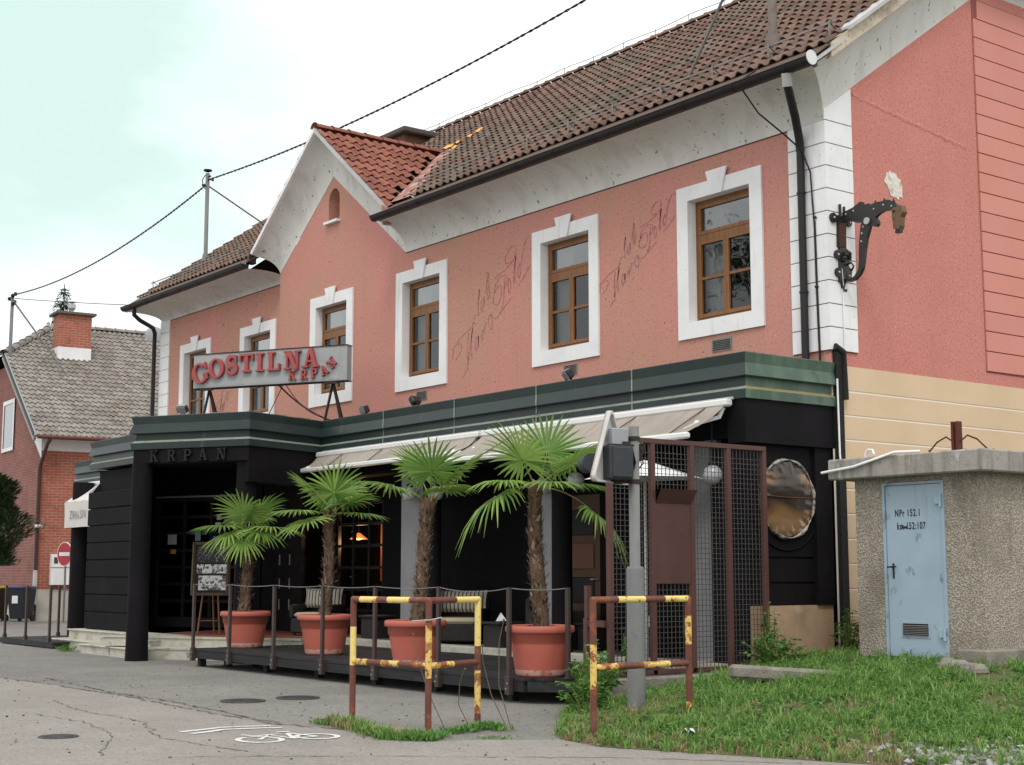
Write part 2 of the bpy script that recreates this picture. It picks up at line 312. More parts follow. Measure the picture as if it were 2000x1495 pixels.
ROAD = mat('road_asphalt', (0.29, 0.266, 0.24), 0.9, [((0.24, 0.22, 0.20), 'noise', 0.5, 0.42, 0.64, 0.8), ((0.33, 0.306, 0.28), 'noise', 1.6, 0.5, 0.7, 0.6),
      ((0.19, 0.178, 0.16), 'noise', 3.4, 0.64, 0.8, 0.5), ((0.44, 0.415, 0.385), 'noise', 32, 0.55, 0.66, 0.55), ((0.13, 0.12, 0.106), 'noise', 27, 0.54, 0.66, 0.6), ((0.20, 0.185, 0.165), 'noise', 6, 0.54, 0.72, 0.6), ((0.10, 0.092, 0.08), 'noise', 4, 0.70, 0.75, 0.5)], bump=0.005, bscale=85, spec=0.2)
TAR = mat('crack_dirt', (0.10, 0.092, 0.08), 0.95, [((0.22, 0.205, 0.185), 'noise', 5, 0.45, 0.62, 0.9), ((0.05, 0.045, 0.04), 'noise', 9, 0.55, 0.65, 0.8)])
PAINT = mat('road_paint', (0.70, 0.70, 0.68), 0.7, [((0.33, 0.31, 0.29), 'noise', 26, 0.56, 0.66, 0.8), ((0.45, 0.43, 0.41), 'noise', 7, 0.5, 0.7, 0.6)], bump=0.001, bscale=80)
IRON = mat('cast_iron', (0.06, 0.06, 0.062), 0.6, [((0.12, 0.115, 0.11), 'noise', 12, 0.5, 0.7, 0.6)], metal=0.3)
g = M()
xs = [-400, -120, -60] + list(np.linspace(-44, 20, 33)) + [40, 120, 400]; ys = [-400, -120, -40] + list(np.linspace(-24, 24, 25)) + [60, 150, 400]
g.grid([[(x, y, 0.0) for x in xs] for y in ys]); structure(g.build('forecourt_ground', ASPH))
# lighter road surface, its edge wandering along the front of the forecourt
edge = [(-60, -7.9), (-30, -7.6), (-12, -7.35), (-8.57, -7.41), (-6.93, -7.28), (-5.4, -7.22), (-4.49, -7.25), (-3.3, -7.2), (-2.18, -7.37), (-1.4, -7.33), (-0.6, -7.4), (-0.1, -7.2), (0.25, -7.08), (0.7, -7.16), (1.11, -7.24), (1.5, -7.0), (1.62, -6.6), (1.85, -6.3),
        (2.04, -6.02), (2.67, -6.12), (3.31, -5.85), (3.97, -5.55), (4.54, -5.32), (5.6, -4.9), (8, -4.2), (14, -3.4), (40, -2.0), (60, -2)]
rd = M(); pl = [(x, y, 0.004) for x, y in edge]
rd.grid([[(x, -60, 0.004) for x, y in edge], [(x, -14, 0.004) for x, y in edge], [(x, y - 1, 0.004) for x, y in edge], pl]); structure(rd.build('road', ROAD))
def crack(pts, wdt, seed, amp=0.035):
    q = random.Random(seed); L = []
    for (a, b) in zip(pts[:-1], pts[1:]):
        n = max(2, int(math.hypot(b[0] - a[0], b[1] - a[1]) / 0.09))
        for i in range(n): L.append((a[0] + (b[0] - a[0]) * i / n + q.uniform(-amp, amp), a[1] + (b[1] - a[1]) * i / n + q.uniform(-amp, amp)))
    L.append(pts[-1]); m = M(); rows = []
    for i, p in enumerate(L):
        d = Vector(L[min(i + 1, len(L) - 1)]) - Vector(L[max(i - 1, 0)]); d.normalize(); n = Vector((-d.y, d.x)); ww = wdt * q.uniform(0.15, 1.3)
        rows.append([(p[0] + n.x * ww / 2, p[1] + n.y * ww / 2, 0.008), (p[0] - n.x * ww / 2, p[1] - n.y * ww / 2, 0.008)])
    m.grid(rows); return m
structure(crack([(-12, -7.35), (-8.57, -7.41), (-6.93, -7.28), (-4.49, -7.25), (-2.18, -7.37), (-0.7, -7.38), (-0.1, -7.2), (0.3, -7.06)], 0.045, 1).build('road_crack', TAR))
structure(crack([(-8.2, -6.9), (-6.5, -7.05), (-5.36, -7.15), (-3.68, -7.1), (-1.91, -7.21), (-0.6, -7.33)], 0.035, 2).build('road_crack', TAR))
structure(crack([(-4.6, -8.1), (-3.2, -8.35), (-1.6, -8.3), (-0.2, -8.75), (1.2, -8.6)], 0.018, 3).build('road_crack', TAR))
structure(crack([(1.2, -9.2), (2.0, -8.0), (2.6, -7.3), (3.4, -6.4), (4.4, -5.6)], 0.018, 4).build('road_crack', TAR))
structure(crack([(0.6, -9.6), (-0.6, -9.0), (-1.9, -8.75), (-3.2, -8.9)], 0.016, 6).build('road_crack', TAR))
def disc(m, c, rx, z, n=28): m.lathe([(0.001, z), (rx * 0.82, z), (rx * 0.83, z - 0.003), (rx * 0.88, z - 0.003), (rx * 0.9, z), (rx, z), (rx + 0.005, z - 0.01)], (c[0], c[1], 0), n, False)
def manhole(c, r, lab):
    t = thing('manhole_cover', lab, 'manhole cover', (c[0], c[1], 0), 'manhole covers'); m = M(); disc(m, c, r, 0.014); m.build('cover_plate', IRON, t)
    k = M()
    for i in range(-3, 4):
        h = math.sqrt(max(0, (r * 0.75) ** 2 - (i * r * 0.2) ** 2)); k.box((c[0] + i * r * 0.2 - 0.012, c[1] - h, 0.013), (c[0] + i * r * 0.2 + 0.012, c[1] + h, 0.018))
    k.build('cover_ribs', IRON, t)
manhole((-0.78, -9.43), 0.17, 'dark round iron cover in the road left of the bicycle marking')
manhole((-3.15, -6.45), 0.25, 'round iron cover in the forecourt, left one of the pair before the terrace')
manhole((-3.15, -5.75), 0.25, 'round iron cover in the forecourt, right one of the pair nearer the terrace')
# ------------------------------------------------------------------ inn: roof geometry
X0, X1 = -21.35, 0.40                       # verges
SL = 0.715
def zr(y): return 7.82 + SL * (y + 0.6)
YR = 5.7; ZR = zr(YR); ZH = 10.22; YH = (ZH - 7.82) / SL - 0.6; HB = 2.3    # half-hip
GX, GZ, GS = -12.48, 10.10, 0.79            # cross gable
inn = thing('roadside_inn', 'two storey pink roadside inn with tiled roof and black ground floor', 'building', (-10, 0, 0))
def wall_holes(m, x0, x1, z0, z1, holes, y):
    xs = sorted({x0, x1} | {h[0] for h in holes} | {h[1] for h in holes}); zs = sorted({z0, z1} | {h[2] for h in holes} | {h[3] for h in holes})
    for a, b in zip(xs[:-1], xs[1:]):
        for c, d in zip(zs[:-1], zs[1:]):
            if any(h[0] <= (a + b) / 2 <= h[1] and h[2] <= (c + d) / 2 <= h[3] for h in holes): continue
            m.quad((a, y, c), (b, y, c), (b, y, d), (a, y, d))
WR = [-1.905, -5.265, -9.305, -12.47]; WL = [-15.94, -19.03]
hole = lambda c, dz=0: (c - 0.595, c + 0.595, 4.91 + dz, 6.65 + dz)
m = M(); wall_holes(m, -14.62, 0, 3.0, 7.22, [hole(c) for c in WR], 0.0)
niche = [(-12.66, 8.31), (-12.24, 8.31), (-12.24, 8.76), (-12.27, 8.86), (-12.35, 8.94), (-12.45, 8.97), (-12.55, 8.94), (-12.63, 8.86), (-12.66, 8.76)]
outer = [(-14.62, 7.22), (-9.84, 7.22), (-12.48, 9.21), (-14.62, 7.61)]
tr = tessellate_polygon([[Vector((u, v, 0)) for u, v in outer], [Vector((u, v, 0)) for u, v in niche]])
al = outer + niche; m.add([(u, 0.0, v) for u, v in al], [tuple(t) for t in tr])
m.quad((-14.62, 0.0, 3.0), (-14.62, 0.2, 3.0), (-14.62, 0.2, 7.61), (-14.62, 0.0, 7.61))
m.build('front_wall', PINKF, inn)
m = M(); m.grid([[(u, 0.0, v) for u, v in niche], [(u, 0.3, v) for u, v in niche]], close=True); m.add([(u, 0.3, v) for u, v in niche], [tuple(range(len(niche)))])
nic = m.build('arched_niche', PINKF, inn, 'small arched niche with a white sill in the gable')
m = M(); m.box((-12.72, -0.09, 8.26), (-12.20, 0.1, 8.31)); m.build('niche_sill', WHITE, nic)
m = M(); m.box((-12.32, 0.12, 8.311), (-12.26, 0.16, 8.85)); m.build('niche_board', WOODB, nic)
m = M(); wall_holes(m, -20.98, -14.62, 3.0, 7.50, [hole(c, -0.1) for c in WL], 0.2); m.build('left_wing_wall', PINKF, inn)
m = M(); m.quad((-20.98, 0.2, 0), (-20.98, 11.4, 0), (-20.98, 11.4, 7.4), (-20.98, 0.2, 7.4)); m.quad((-20.98, 11.4, 0), (0, 11.4, 0), (0, 11.4, 7.4), (-20.98, 11.4, 7.4))
m.add([(-20.98, 0.2, 7.4), (-20.98, 11.4, 7.4), (-20.98, 7.9, 9.9), (-20.98, 3.6, 9.9)], [(0, 1, 2, 3)]); m.build('rear_walls', PINKF, inn)
# gable wall on the right
rk = lambda y: 7.37 + 0.697 * y
m = M(); m.poly([(0, 0, 4.04), (0, 11.4, 4.04), (0, 11.4, 7.37), (0, 7.92, 9.80), (0, 3.48, 9.80), (0, 0, 7.37)]); m.build('gable_wall', PINKS, inn)
m = M(); m.quad((0, 3.24, 4.205), (0, 8.16, 4.205), (0, 8.16, 9.64), (0, 3.24, 9.64)); m.v = [(0.004, y, z) for x, y, z in m.v]; m.build('board_joints', GROOVE, inn)
for k in range(19):
    z0 = 4.22 + 0.2845 * k; a, b = z0 + 0.008, z0 + 0.2845 - 0.008; ya = max(3.25, (b - 7.37) / 0.697 + 0.12)
    m = M(); m.box((0.0, ya, a), (0.022, 8.15, b)); m.build('plaster_board', PINKB, inn)
m = M(); m.quad((-0.006, 0, 0), (-0.006, 11.4, 0), (-0.006, 11.4, 4.04), (-0.006, 0, 4.04)); m.build('gable_base_wall', CREAMW, inn)
zc = [4.04, 3.72, 3.41, 3.10, 2.79, 2.48, 2.17, 1.86, 1.55, 1.24, 0.93, 0.5, 0.0]
for a, b in zip(zc[1:], zc[:-1]):
    m = M(); m.box((-0.05, 0.16, a + 0.013), (0.002, 11.4, b - (0.013 if b < 4 else 0))); m.build('rusticated_band', CREAM, inn)
# spalled plaster
m = M(); pts = []
for i in range(26):
    t = 2 * math.pi * i / 26; r = rnd.uniform(0.75, 1.05); pts.append((1.36 + 0.20 * r * math.cos(t) - 0.06 * math.sin(t), 6.58 + 0.20 * r * math.sin(t)))
m.prism(pts, lambda u, v, h: (h, u, v), 0.002, 0.007); m.build('spalled_patch', mat('bare_render', (0.72, 0.68, 0.62), 0.9, [((0.45, 0.38, 0.3), 'noise', 9, 0.5, 0.62, 0.8)], bump=0.02, bscale=16), inn, 'white patch where plaster has broken off above the iron bracket')
# rough seam of old plaster across the gable
m = M(); rows = []
for i in range(41):
    f = i / 40; y = 0.56 + 2.42 * f; z = 7.66 - 0.29 * f + 0.012 * math.sin(i * 1.7); hw_ = 0.022 * rnd.uniform(0.5, 1.3); rows.append([(0.001, y, z + hw_ * 1.6), (rnd.uniform(0.006, 0.018), y, z), (0.001, y, z - hw_ * 1.6)])
m.grid(rows, True); m.build('plaster_seam', PINKS, inn)
# quoins
zq = [4.22 + 0.2987 * k for k in range(11)]
for k in range(10):
    a, b = zq[k] + 0.007, zq[k + 1] - 0.007
    m = M(); e = 0.03
    P = [(-0.60, 0.0), (-0.60, -e), (e, -e), (e, 0.50), (0.0, 0.50), (0.0, 0.0)]
    m.prism(P, lambda u, v, h: (u, v, h), a, b); m.build('quoin_block', WHITE, inn)
m = M(); m.prism([(0.0, 4.215), (0.0, 7.21), (-0.6, 7.21), (-0.6, 4.215)], lambda u, v, h: (u, h, v), -0.012, -0.002); m.build('quoin_joints', GROOVE, inn)
m = M(); m.prism([(0.0, 4.215), (0.5, 4.215), (0.5, 7.70), (0.0, 7.35)], lambda u, v, h: (h, u, v), 0.002, 0.012); m.build('quoin_joints', GROOVE, inn)
m = M(); m.prism([(-0.03, 7.214), (0.50, 7.214), (0.50, 7.715), (-0.03, 7.345)], lambda u, v, h: (h, u, v), 0.012, 0.03); m.build('quoin_block', WHITE, inn)
for k in range(12):
    a, b = 3.9 + 0.2987 * k + 0.006, 3.9 + 0.2987 * (k + 1) - 0.006
    m = M(); m.box((-21.01, 0.17, a), (-20.48, 0.6, b)); m.build('quoin_block', WHITE, inn)
# windows
def make_window(cx, y, dz, lab, curt):
    z0, z1 = 4.91 + dz, 6.65 + dz; x0, x1 = cx - 0.595, cx + 0.595; f0, f1 = y + 0.13, y + 0.21
    m = M(); fw = 0.062; zt = z0 + 1.16
    for a, b in (((x0, f0, z0), (x0 + fw, f1, z1)), ((x1 - fw, f0, z0), (x1, f1, z1)), ((x0 + fw, f0, z1 - fw), (x1 - fw, f1, z1)), ((x0 + fw, f0, z0), (x1 - fw, f1, z0 + fw)), ((x0 + fw, f0 - 0.012, zt), (x1 - fw, f1, zt + 0.085))):
        m.box(a, b)
    wdw = m.build('window', WOOD, inn, lab)
    def sash(xa, xb, za, zb, mid):
        m = M(); s = 0.05; g0, g1 = f0 - 0.018, f1 - 0.02
        m.box((xa, g0, za), (xa + s, g1, zb)); m.box((xb - s, g0, za), (xb, g1, zb)); m.box((xa + s, g0, zb - s), (xb - s, g1, zb)); m.box((xa + s, g0, za), (xb - s, g1, za + s))
        if mid: m.box((xa + s, g0 + 0.004, mid - 0.02), (xb - s, g1, mid + 0.02))
        m.build('sash', WOOD, wdw)
        zs = [za + s, mid - 0.02, mid + 0.02, zb - s] if mid else [za + s, zb - s]
        for q in range(0, len(zs), 2):
            p = M(); p.quad((xa + s, f0 + 0.012, zs[q]), (xb - s, f0 + 0.012, zs[q]), (xb - s, f0 + 0.012, zs[q + 1]), (xa + s, f0 + 0.012, zs[q + 1]))
            p.build('pane', GLASS if mid else GLASST, wdw)
    sash(x0 + fw + 0.003, x1 - fw - 0.003, zt + 0.088, z1 - fw - 0.003, None)
    sash(x0 + fw + 0.003, cx - 0.002, z0 + fw + 0.003, zt - 0.003, z0 + 0.62)
    sash(cx + 0.002, x1 - fw - 0.003, z0 + fw + 0.003, zt - 0.003, z0 + 0.62)
    m = M(); X0w, X1w, Z0, Z1 = cx - 0.815, cx + 0.815, z0 - 0.23, z1 + 0.21; p = y - 0.032
    for a, b in (((X0w, p, Z0), (x0, y + 0.004, Z1)), ((x1, p, Z0), (X1w, y + 0.004, Z1)), ((x0, p, z1), (x1, y + 0.004, Z1)), ((x0, p, Z0), (x1, y + 0.004, z0))): m.box(a, b)
    for q in (((x0, y + .004, z0), (x0, f1, z0), (x0, f1, z1), (x0, y + .004, z1)), ((x1, y + .004, z0), (x1, f1, z0), (x1, f1, z1), (x1, y + .004, z1)), ((x0, y + .004, z1), (x1, y + .004, z1), (x1, f1, z1), (x0, f1, z1)), ((x0, y + .004, z0), (x1, y + .004, z0), (x1, f1, z0), (x0, f1, z0))): m.quad(*q)
    m.build('surround', WHITE, wdw)
    m = M(); m.prism([(cx - 0.10, z1 - 0.012), (cx + 0.10, z1 - 0.012), (cx + 0.20, z1 + 0.335), (cx - 0.20, z1 + 0.335)], lambda u, v, h: (u, h, v), y - 0.062, y - 0.034); m.build('keystone', WHITE, wdw)
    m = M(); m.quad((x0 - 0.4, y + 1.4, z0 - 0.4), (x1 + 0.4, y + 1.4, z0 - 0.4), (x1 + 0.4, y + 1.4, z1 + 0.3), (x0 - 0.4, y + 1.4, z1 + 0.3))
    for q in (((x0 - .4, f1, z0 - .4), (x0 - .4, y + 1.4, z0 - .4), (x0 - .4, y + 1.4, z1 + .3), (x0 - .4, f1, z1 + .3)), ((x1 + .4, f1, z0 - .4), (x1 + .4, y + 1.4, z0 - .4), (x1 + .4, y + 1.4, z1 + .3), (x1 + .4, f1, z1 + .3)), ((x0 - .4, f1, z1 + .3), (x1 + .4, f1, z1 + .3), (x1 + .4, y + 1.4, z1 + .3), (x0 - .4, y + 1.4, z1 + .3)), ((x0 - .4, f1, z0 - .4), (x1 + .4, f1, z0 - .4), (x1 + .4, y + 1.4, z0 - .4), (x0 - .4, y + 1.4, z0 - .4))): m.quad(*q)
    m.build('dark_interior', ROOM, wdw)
    for (u0, u1) in curt:
        m = M(); n = 26; rows = []
        for z in (z0 + 0.02, z1 - 0.05): rows.append([(x0 + 1.19 * (u0 + (u1 - u0) * i / n), y + 0.30 + 0.022 * math.sin(i * 1.35) + 0.006 * math.sin(i * 3.1), z) for i in range(n + 1)])
        m.grid(rows, True); m.build('curtain', CURT, wdw)
    return wdw
for i, c in enumerate(WR): make_window(c, 0.0, 0, ['window nearest the white corner quoins', 'window between the two painted inscriptions', 'window above the middle of the terrace', 'window behind the right end of the sign'][i], [(0.05, 0.42), (0.86, 1.0)] if i != 1 else [(0.05, 0.38)])
for i, c in enumerate(WL): make_window(c, 0.2, -0.1, ['window behind the middle of the sign', 'leftmost upper window'][i], [(0.05, 0.45)])
# curved white coves under the eaves
def cove(name, fn, ts=10, stations=(0, 1)):
    m = M(); rows = [[fn(k, i / ts * math.pi / 2) for k in stations] for i in range(ts + 1)]; m.grid(rows, True); return m.build(name, WHITEC, inn)
S1 = lambda t: 1 - math.cos(t)
cove('eaves_cove', lambda k, t: (-9.84 + 0.03 * S1(t) if k == 0 else 0.36 * S1(t), -0.01 - 0.60 * S1(t), 7.21 + 0.49 * math.sin(t)))
cove('eaves_cove', lambda k, t: (-20.98 - 0.34 * S1(t) if k == 0 else -14.60 - 0.35 * S1(t), 0.19 - 0.80 * S1(t), 7.47 + 0.23 * math.sin(t)))
def rake(k, t):
    y = k
    if k == 0: return (0.36 * S1(t), -0.01 - 0.60 * S1(t), 7.21 + 0.49 * math.sin(t))
    zl, zu = rk(y), zr(y) - 0.12; return (0.001 + 0.36 * S1(t), y, zl + (zu - zl) * math.sin(t))
cove('verge_cove', rake, 10, (0, 0.5, 1.5, 2.6, 3.48))
cove('half_hip_cove', lambda k, t: (0.001 + 0.36 * S1(t), (3.48 if k == 0 else 7.92) + (-0.75 if k == 0 else 0.75) * S1(t), 9.80 + (ZH - 0.1 - 9.80) * math.sin(t)))
def gcove(sgn):
    lo = [(-12.48, 9.21), (-9.84, 7.22)] if sgn > 0 else [(-12.48, 9.21), (-14.62, 7.61)]
    up = [(-12.48, GZ - 0.07), (-9.80, GZ - 0.07 - GS * 2.68)] if sgn > 0 else [(-12.48, GZ - 0.07), (-15.06, GZ - 0.07 - GS * 2.58)]
    return lambda k, t: (lo[k][0] + (up[k][0] - lo[k][0]) * (math.sin(t) if sgn > 0 else 0.35 * math.sin(t) + 0.65 * S1(t)), -0.005 - 0.43 * S1(t), lo[k][1] + (up[k][1] - lo[k][1]) * math.sin(t))
cove('gable_cove', gcove(1)); cove('gable_cove', gcove(-1))
# end caps of the cove where it stops at the gable
m = M(); ts = [i / 10 * math.pi / 2 for i in range(11)]
c0 = [(-9.84 + 0.03 * S1(t), -0.01 - 0.60 * S1(t), 7.21 + 0.49 * math.sin(t)) for t in ts]; c1 = [gcove(1)(1, t) for t in ts]; m.grid([c0, c1], True); m.build('cove_end', WHITEC, inn)
# thin dark line below the coves
DARKL = mat('dark_cove_line', (0.06, 0.05, 0.045), 0.9)
m = M(); m.box((-9.84, -0.012, 7.20), (-0.6, 0.0, 7.213)); m.build('cove_line', DARKL, inn)
m = M(); m.box((-20.48, 0.188, 7.455), (-14.62, 0.2, 7.47)); m.build('cove_line', DARKL, inn)
# ------------------------------------------------------------------ roofs and tiles
m = M(); D = 0.02; XL = X0
ybk = (GZ - 7.82) / SL - 0.6; P_ = lambda x, y: (x, y, zr(y) - D)
m.poly([P_(-9.76, -0.6), P_(X1, -0.6), P_(X1, YH), P_(X1 - HB, YR), P_(GX, YR), P_(GX, ybk), P_(-9.76, -0.40)]); m.poly([P_(XL, -0.6), P_(-15.2, -0.6), P_(-15.2, -0.40), P_(GX, ybk), P_(GX, YR), P_(XL + HB, YR), P_(XL, YH)])
m.poly([(XL, 2 * YR + 0.6, zr(-0.6) - D), (XL, 2 * YR - YH, ZH - D), (XL + HB, YR, ZR - D), (X1 - HB, YR, ZR - D), (X1, 2 * YR - YH, ZH - D), (X1, 2 * YR + 0.6, zr(-0.6) - D)])
m.poly([(X1, YH, ZH - D), (X1, 2 * YR - YH, ZH - D), (X1 - HB, YR, ZR - D)]); m.poly([(XL, YH, ZH - D), (XL + HB, YR, ZR - D), (XL, 2 * YR - YH, ZH - D)])
roof = m.build('main_roof', UNDER, inn, 'long weathered brown tiled roof')
m = M(); yb = (GZ - 7.82) / SL - 0.6; ev = 2.72
for s in (1, -1):
    m.poly([(GX, -0.44, GZ - D), (GX, yb, GZ - D), (GX + s * ev, -0.35, GZ - GS * ev - D), (GX + s * ev, -0.44, GZ - GS * ev - D)])
groof = m.build('gable_roof', UNDER, inn, 'small cross gable roof with newer red tiles')
def tile_mesh(name, mt, W, L):
    p = [(-0.5, 0.006), (-0.40, 0.030), (-0.25, 0.052), (-0.08, 0.050), (0.06, 0.026), (0.14, 0.006), (0.36, 0.004), (0.52, 0.012)]
    m = M(); top0 = [(u * W, 0.0, h * 1.04 + 0.036) for u, h in p]; top1 = [(u * W, L, h * 0.92 + 0.002) for u, h in p]; lip = [(u * W, 0.004, h * 1.04 + 0.019) for u, h in p]
    m.grid([lip, top0, top1]); return m.mesh(name, [mt])
def tiles(parent, o, ud, vd, W, E, nu, nv, keep, mt, single):
    """o: origin, ud along the course, vd up the slope; E = exposed length of a course"""
    nn = ud.cross(vd).normalized(); L = E * 1.16; me = tile_mesh('roof_tile', mt, W, L); pos = []
    for j in range(nv):
        for i in range(nu):
            p = o + ud * ((i + 0.5) * W) + vd * (j * E)
            if keep(p + vd * (E * 0.5), j): pos.append(p)
    base = Matrix((ud, vd, nn)).transposed().to_4x4(); out = []
    for p in pos:
        jm = Matrix.Translation(p + nn * rnd.uniform(0, 0.006) + vd * rnd.uniform(-0.012, 0.012)) @ base @ Matrix.Rotation(rnd.uniform(-0.02, 0.02), 4, 'Z'); out.append(jm)
    out.sort(key=lambda q: (q.translation - CAM).length)
    for q in out[:single]: place('roof_tile', me, parent, mw=q)
    rest = out[single:]
    if rest:
        v = np.array([x.co for x in me.vertices]); f = [tuple(pp.vertices) for pp in me.polygons]; b = M()
        for q in rest:
            A = np.array(q); vv = v @ A[:3, :3].T + A[:3, 3]; b.add([tuple(r) for r in vv], f)
        b.build('tile_field', [mt], parent, kind='stuff')
def gable_h(x): return GZ - GS * abs(x - GX)
vd = Vector((0, 1, SL)).normalized(); E = 0.345; nv = 24
y00 = -0.30
def keep_main(p, j):
    if p.x < X0 or p.x > X1 - 0.04 or p.y > YR - 0.05: return False
    if p.z > ZH and (p.x > X1 - (p.z - ZH) / (ZR - ZH) * HB or p.x < X0 + (p.z - ZH) / (ZR - ZH) * HB): return False
    if p.y < yb + 0.2 and gable_h(p.x) > zr(p.y) + 0.16: return False
    if p.x > GX and p.y < yb - 0.1 and p.x < GX + (GZ - zr(p.y)) / GS + 0.66 - 0.25 * (p.y + 0.4) / (yb + 0.4): return False
    return True
tiles(roof, Vector((X0 + 0.02, y00, zr(y00))), Vector((1, 0, 0)), vd, 0.205, E, 106, nv, keep_main, TILE, 215)
gv = Vector((-1, 0, GS)).normalized()
def keep_g(p, j): return zr(p.y) + 0.05 < GZ - GS * (p.x - GX) and p.x > GX + 0.05
tiles(groof, Vector((GX + ev, -0.46, GZ - GS * ev)), Vector((0, 1, 0)), gv, 0.21, 0.33, 16, 11, keep_g, TILER, 80)
gv2 = Vector((1, 0, GS)).normalized()
tiles(groof, Vector((GX - ev, 2.9, GZ - GS * ev)), Vector((0, -1, 0)), gv2, 0.21, 0.33, 16, 11, lambda p, j: zr(p.y) + 0.05 < GZ - GS * (GX - p.x) and p.x < GX - 0.05 and p.y > -0.46, TILER, 0)
def ridge_caps(parent, a, b, n, mt, r=0.10):
    a = Vector(a); b = Vector(b); d = (b - a) / n; q = d.normalized()
    for i in range(n):
        p = a + d * i; m = M(); s = q.cross(Vector((0, 0, 1))).normalized(); u = s.cross(q).normalized(); rows = []
        for (w_, rr) in ((-0.03, r * 1.12), (0.0, r * 1.12), (0.06, r), (1.0, r * 0.9)):
            rows.append([p + d * w_ + s * (rr * 1.25 * math.cos(t)) + u * (rr * math.sin(t) * 1.0) for t in [math.pi * k / 7 for k in range(8)]])
        m.grid(rows, True); m.build('ridge_tile', mt, parent)
ridge_caps(roof, (X0 + HB, YR, ZR + 0.03), (X1 - HB, YR, ZR + 0.03), 44, TILE)
ridge_caps(groof, (GX, -0.46, GZ + 0.02), (GX, yb, GZ + 0.02), 8, TILER, 0.10)
ridge_caps(roof, (X1 - 0.02, YH + 0.03, ZH + 0.02), (X1 - HB, YR, ZR + 0.03), 9, TILE)
ridge_caps(roof, (X0 + 0.02, YH + 0.03, ZH + 0.02), (X0 + HB, YR, ZR + 0.03), 9, TILE)
# mortared valley between the two roofs
def valley_y(x): return (gable_h(x) - 7.82) / SL - 0.6
m = M(); rows = []
for i in range(15):
    x = GX + ev - 0.02 - (ev - 0.06) * i / 14; y = valley_y(x); wv = 0.66 - 0.22 * i / 14; L = []
    for (dx, h) in ((-0.06, 0.02), (0.0, 0.10), (wv * 0.5, 0.075), (wv, 0.085), (wv + 0.08, 0.02)):
        q = dx + rnd.uniform(-.02, .02) * (0 < dx); L.append((x + q, y + 0.02, zr(y + 0.02) + h + rnd.uniform(-.012, .012)))
    rows.append(L)
m.grid(rows, True); m.build('mortar_valley', MORTAR, roof)
FOIL = mat('orange_foil', (0.75, 0.33, 0.05), 0.5, [((0.8, 0.55, 0.2), 'noise', 10, 0.45, 0.7, 0.8)])
for i, (x, y, s) in enumerate(((-12.35, 2.55, 0.34), (-12.1, 2.62, 0.16), (-11.7, 2.27, 0.13), (-12.0, 2.86, 0.2), (-11.98, 3.08, 0.16))):
    m = M(); n = 5; rows = [[(x + s * (k / n - .5) * 1.4, y + s * 0.35 * j, zr(y + s * 0.35 * j) + 0.10 + rnd.uniform(0, 0.06)) for k in range(n + 1)] for j in range(3)]
    m.grid(rows, True); m.build('torn_foil', FOIL, roof)
# eaves: boards, verge sheets
m = M(); n = 26
for (xa, xb) in ((-9.78, X1), (X0, -15.0)):
    k = max(4, int((xb - xa) / 0.8)); st = (xb - xa) / k
    for i in range(k):
        q = M(); q.box((xa + i * st + 0.004, -0.66, 0), (xa + (i + 1) * st - 0.004, -0.22, 0.02)); q.v = [(x, y, z + zr(y) + 0.004) for x, y, z in q.v]; q.build('eave_board', WOODB, roof)
for (xa, xb) in ((-9.78, X1 - 0.02), (X0, -15.0)):
    m = M(); m.box((xa, -0.60, 7.70), (xb, -0.54, 7.80)); m.build('fascia_board', WOODB, inn)
m = M()
def verge_strip(m, y0, y1, xa, xb, dz0, dz1): m.add([(xa, y0, zr(y0) + dz0), (xb, y0, zr(y0) + dz0), (xb, y0, zr(y0) + dz1), (xa, y0, zr(y0) + dz1), (xa, y1, zr(y1) + dz0), (xb, y1, zr(y1) + dz0), (xb, y1, zr(y1) + dz1), (xa, y1, zr(y1) + dz1)], [(0, 1, 2, 3), (4, 7, 6, 5), (0, 4, 5, 1), (1, 5, 6, 2), (2, 6, 7, 3), (3, 7, 4, 0)])
verge_strip(m, 0.02, YH, 0.24, 0.47, 0.03, 0.085); m.build('verge_sheet', ZINC, inn)
m = M(); verge_strip(m, -0.30, YH, 0.30, 0.405, -0.17, 0.028); m.build('verge_edge', VERGE, inn)
m = M(); verge_strip(m, -0.55, 0.1, 0.20, 0.29, -0.10, -0.05); verge_strip(m, -0.60, -0.1, 0.36, 0.42, -0.08, -0.03); m.build('broken_batten', ZINC, inn)
m = M(); m.box((X1 - 0.03, YH, ZH - 0.14), (X1 + 0.02, 2 * YR - YH, ZH - 0.02)); m.build('half_hip_edge', VERGE, inn)
# gable verge boards and box ends
for s, q in ((1, 2.70), (-1, 2.60)):
    m = M(); a = (GX, GZ - 0.075); b = (GX + s * q, GZ - 0.075 - GS * q)
    m.prism([a, b, (b[0] + s * 0.02, b[1] + 0.085), (a[0], a[1] + 0.095)], lambda u, v, h: (u, h, v), -0.475, -0.405); m.build('gable_verge', ZINC if s > 0 else WHITE, inn)
m = M(); m.prism([(-9.85, 7.66), (-9.70, 7.66), (-9.70, 7.92), (-9.85, 8.03)], lambda u, v, h: (u, h, v), -0.52, -0.36); m.build('verge_box_end', MORTAR, inn)
m = M(); m.prism([(-15.18, 7.84), (-15.02, 7.84), (-15.02, 8.04), (-15.14, 7.96)], lambda u, v, h: (u, h, v), -0.52, -0.36); m.build('verge_box_end', GUTTER, inn)
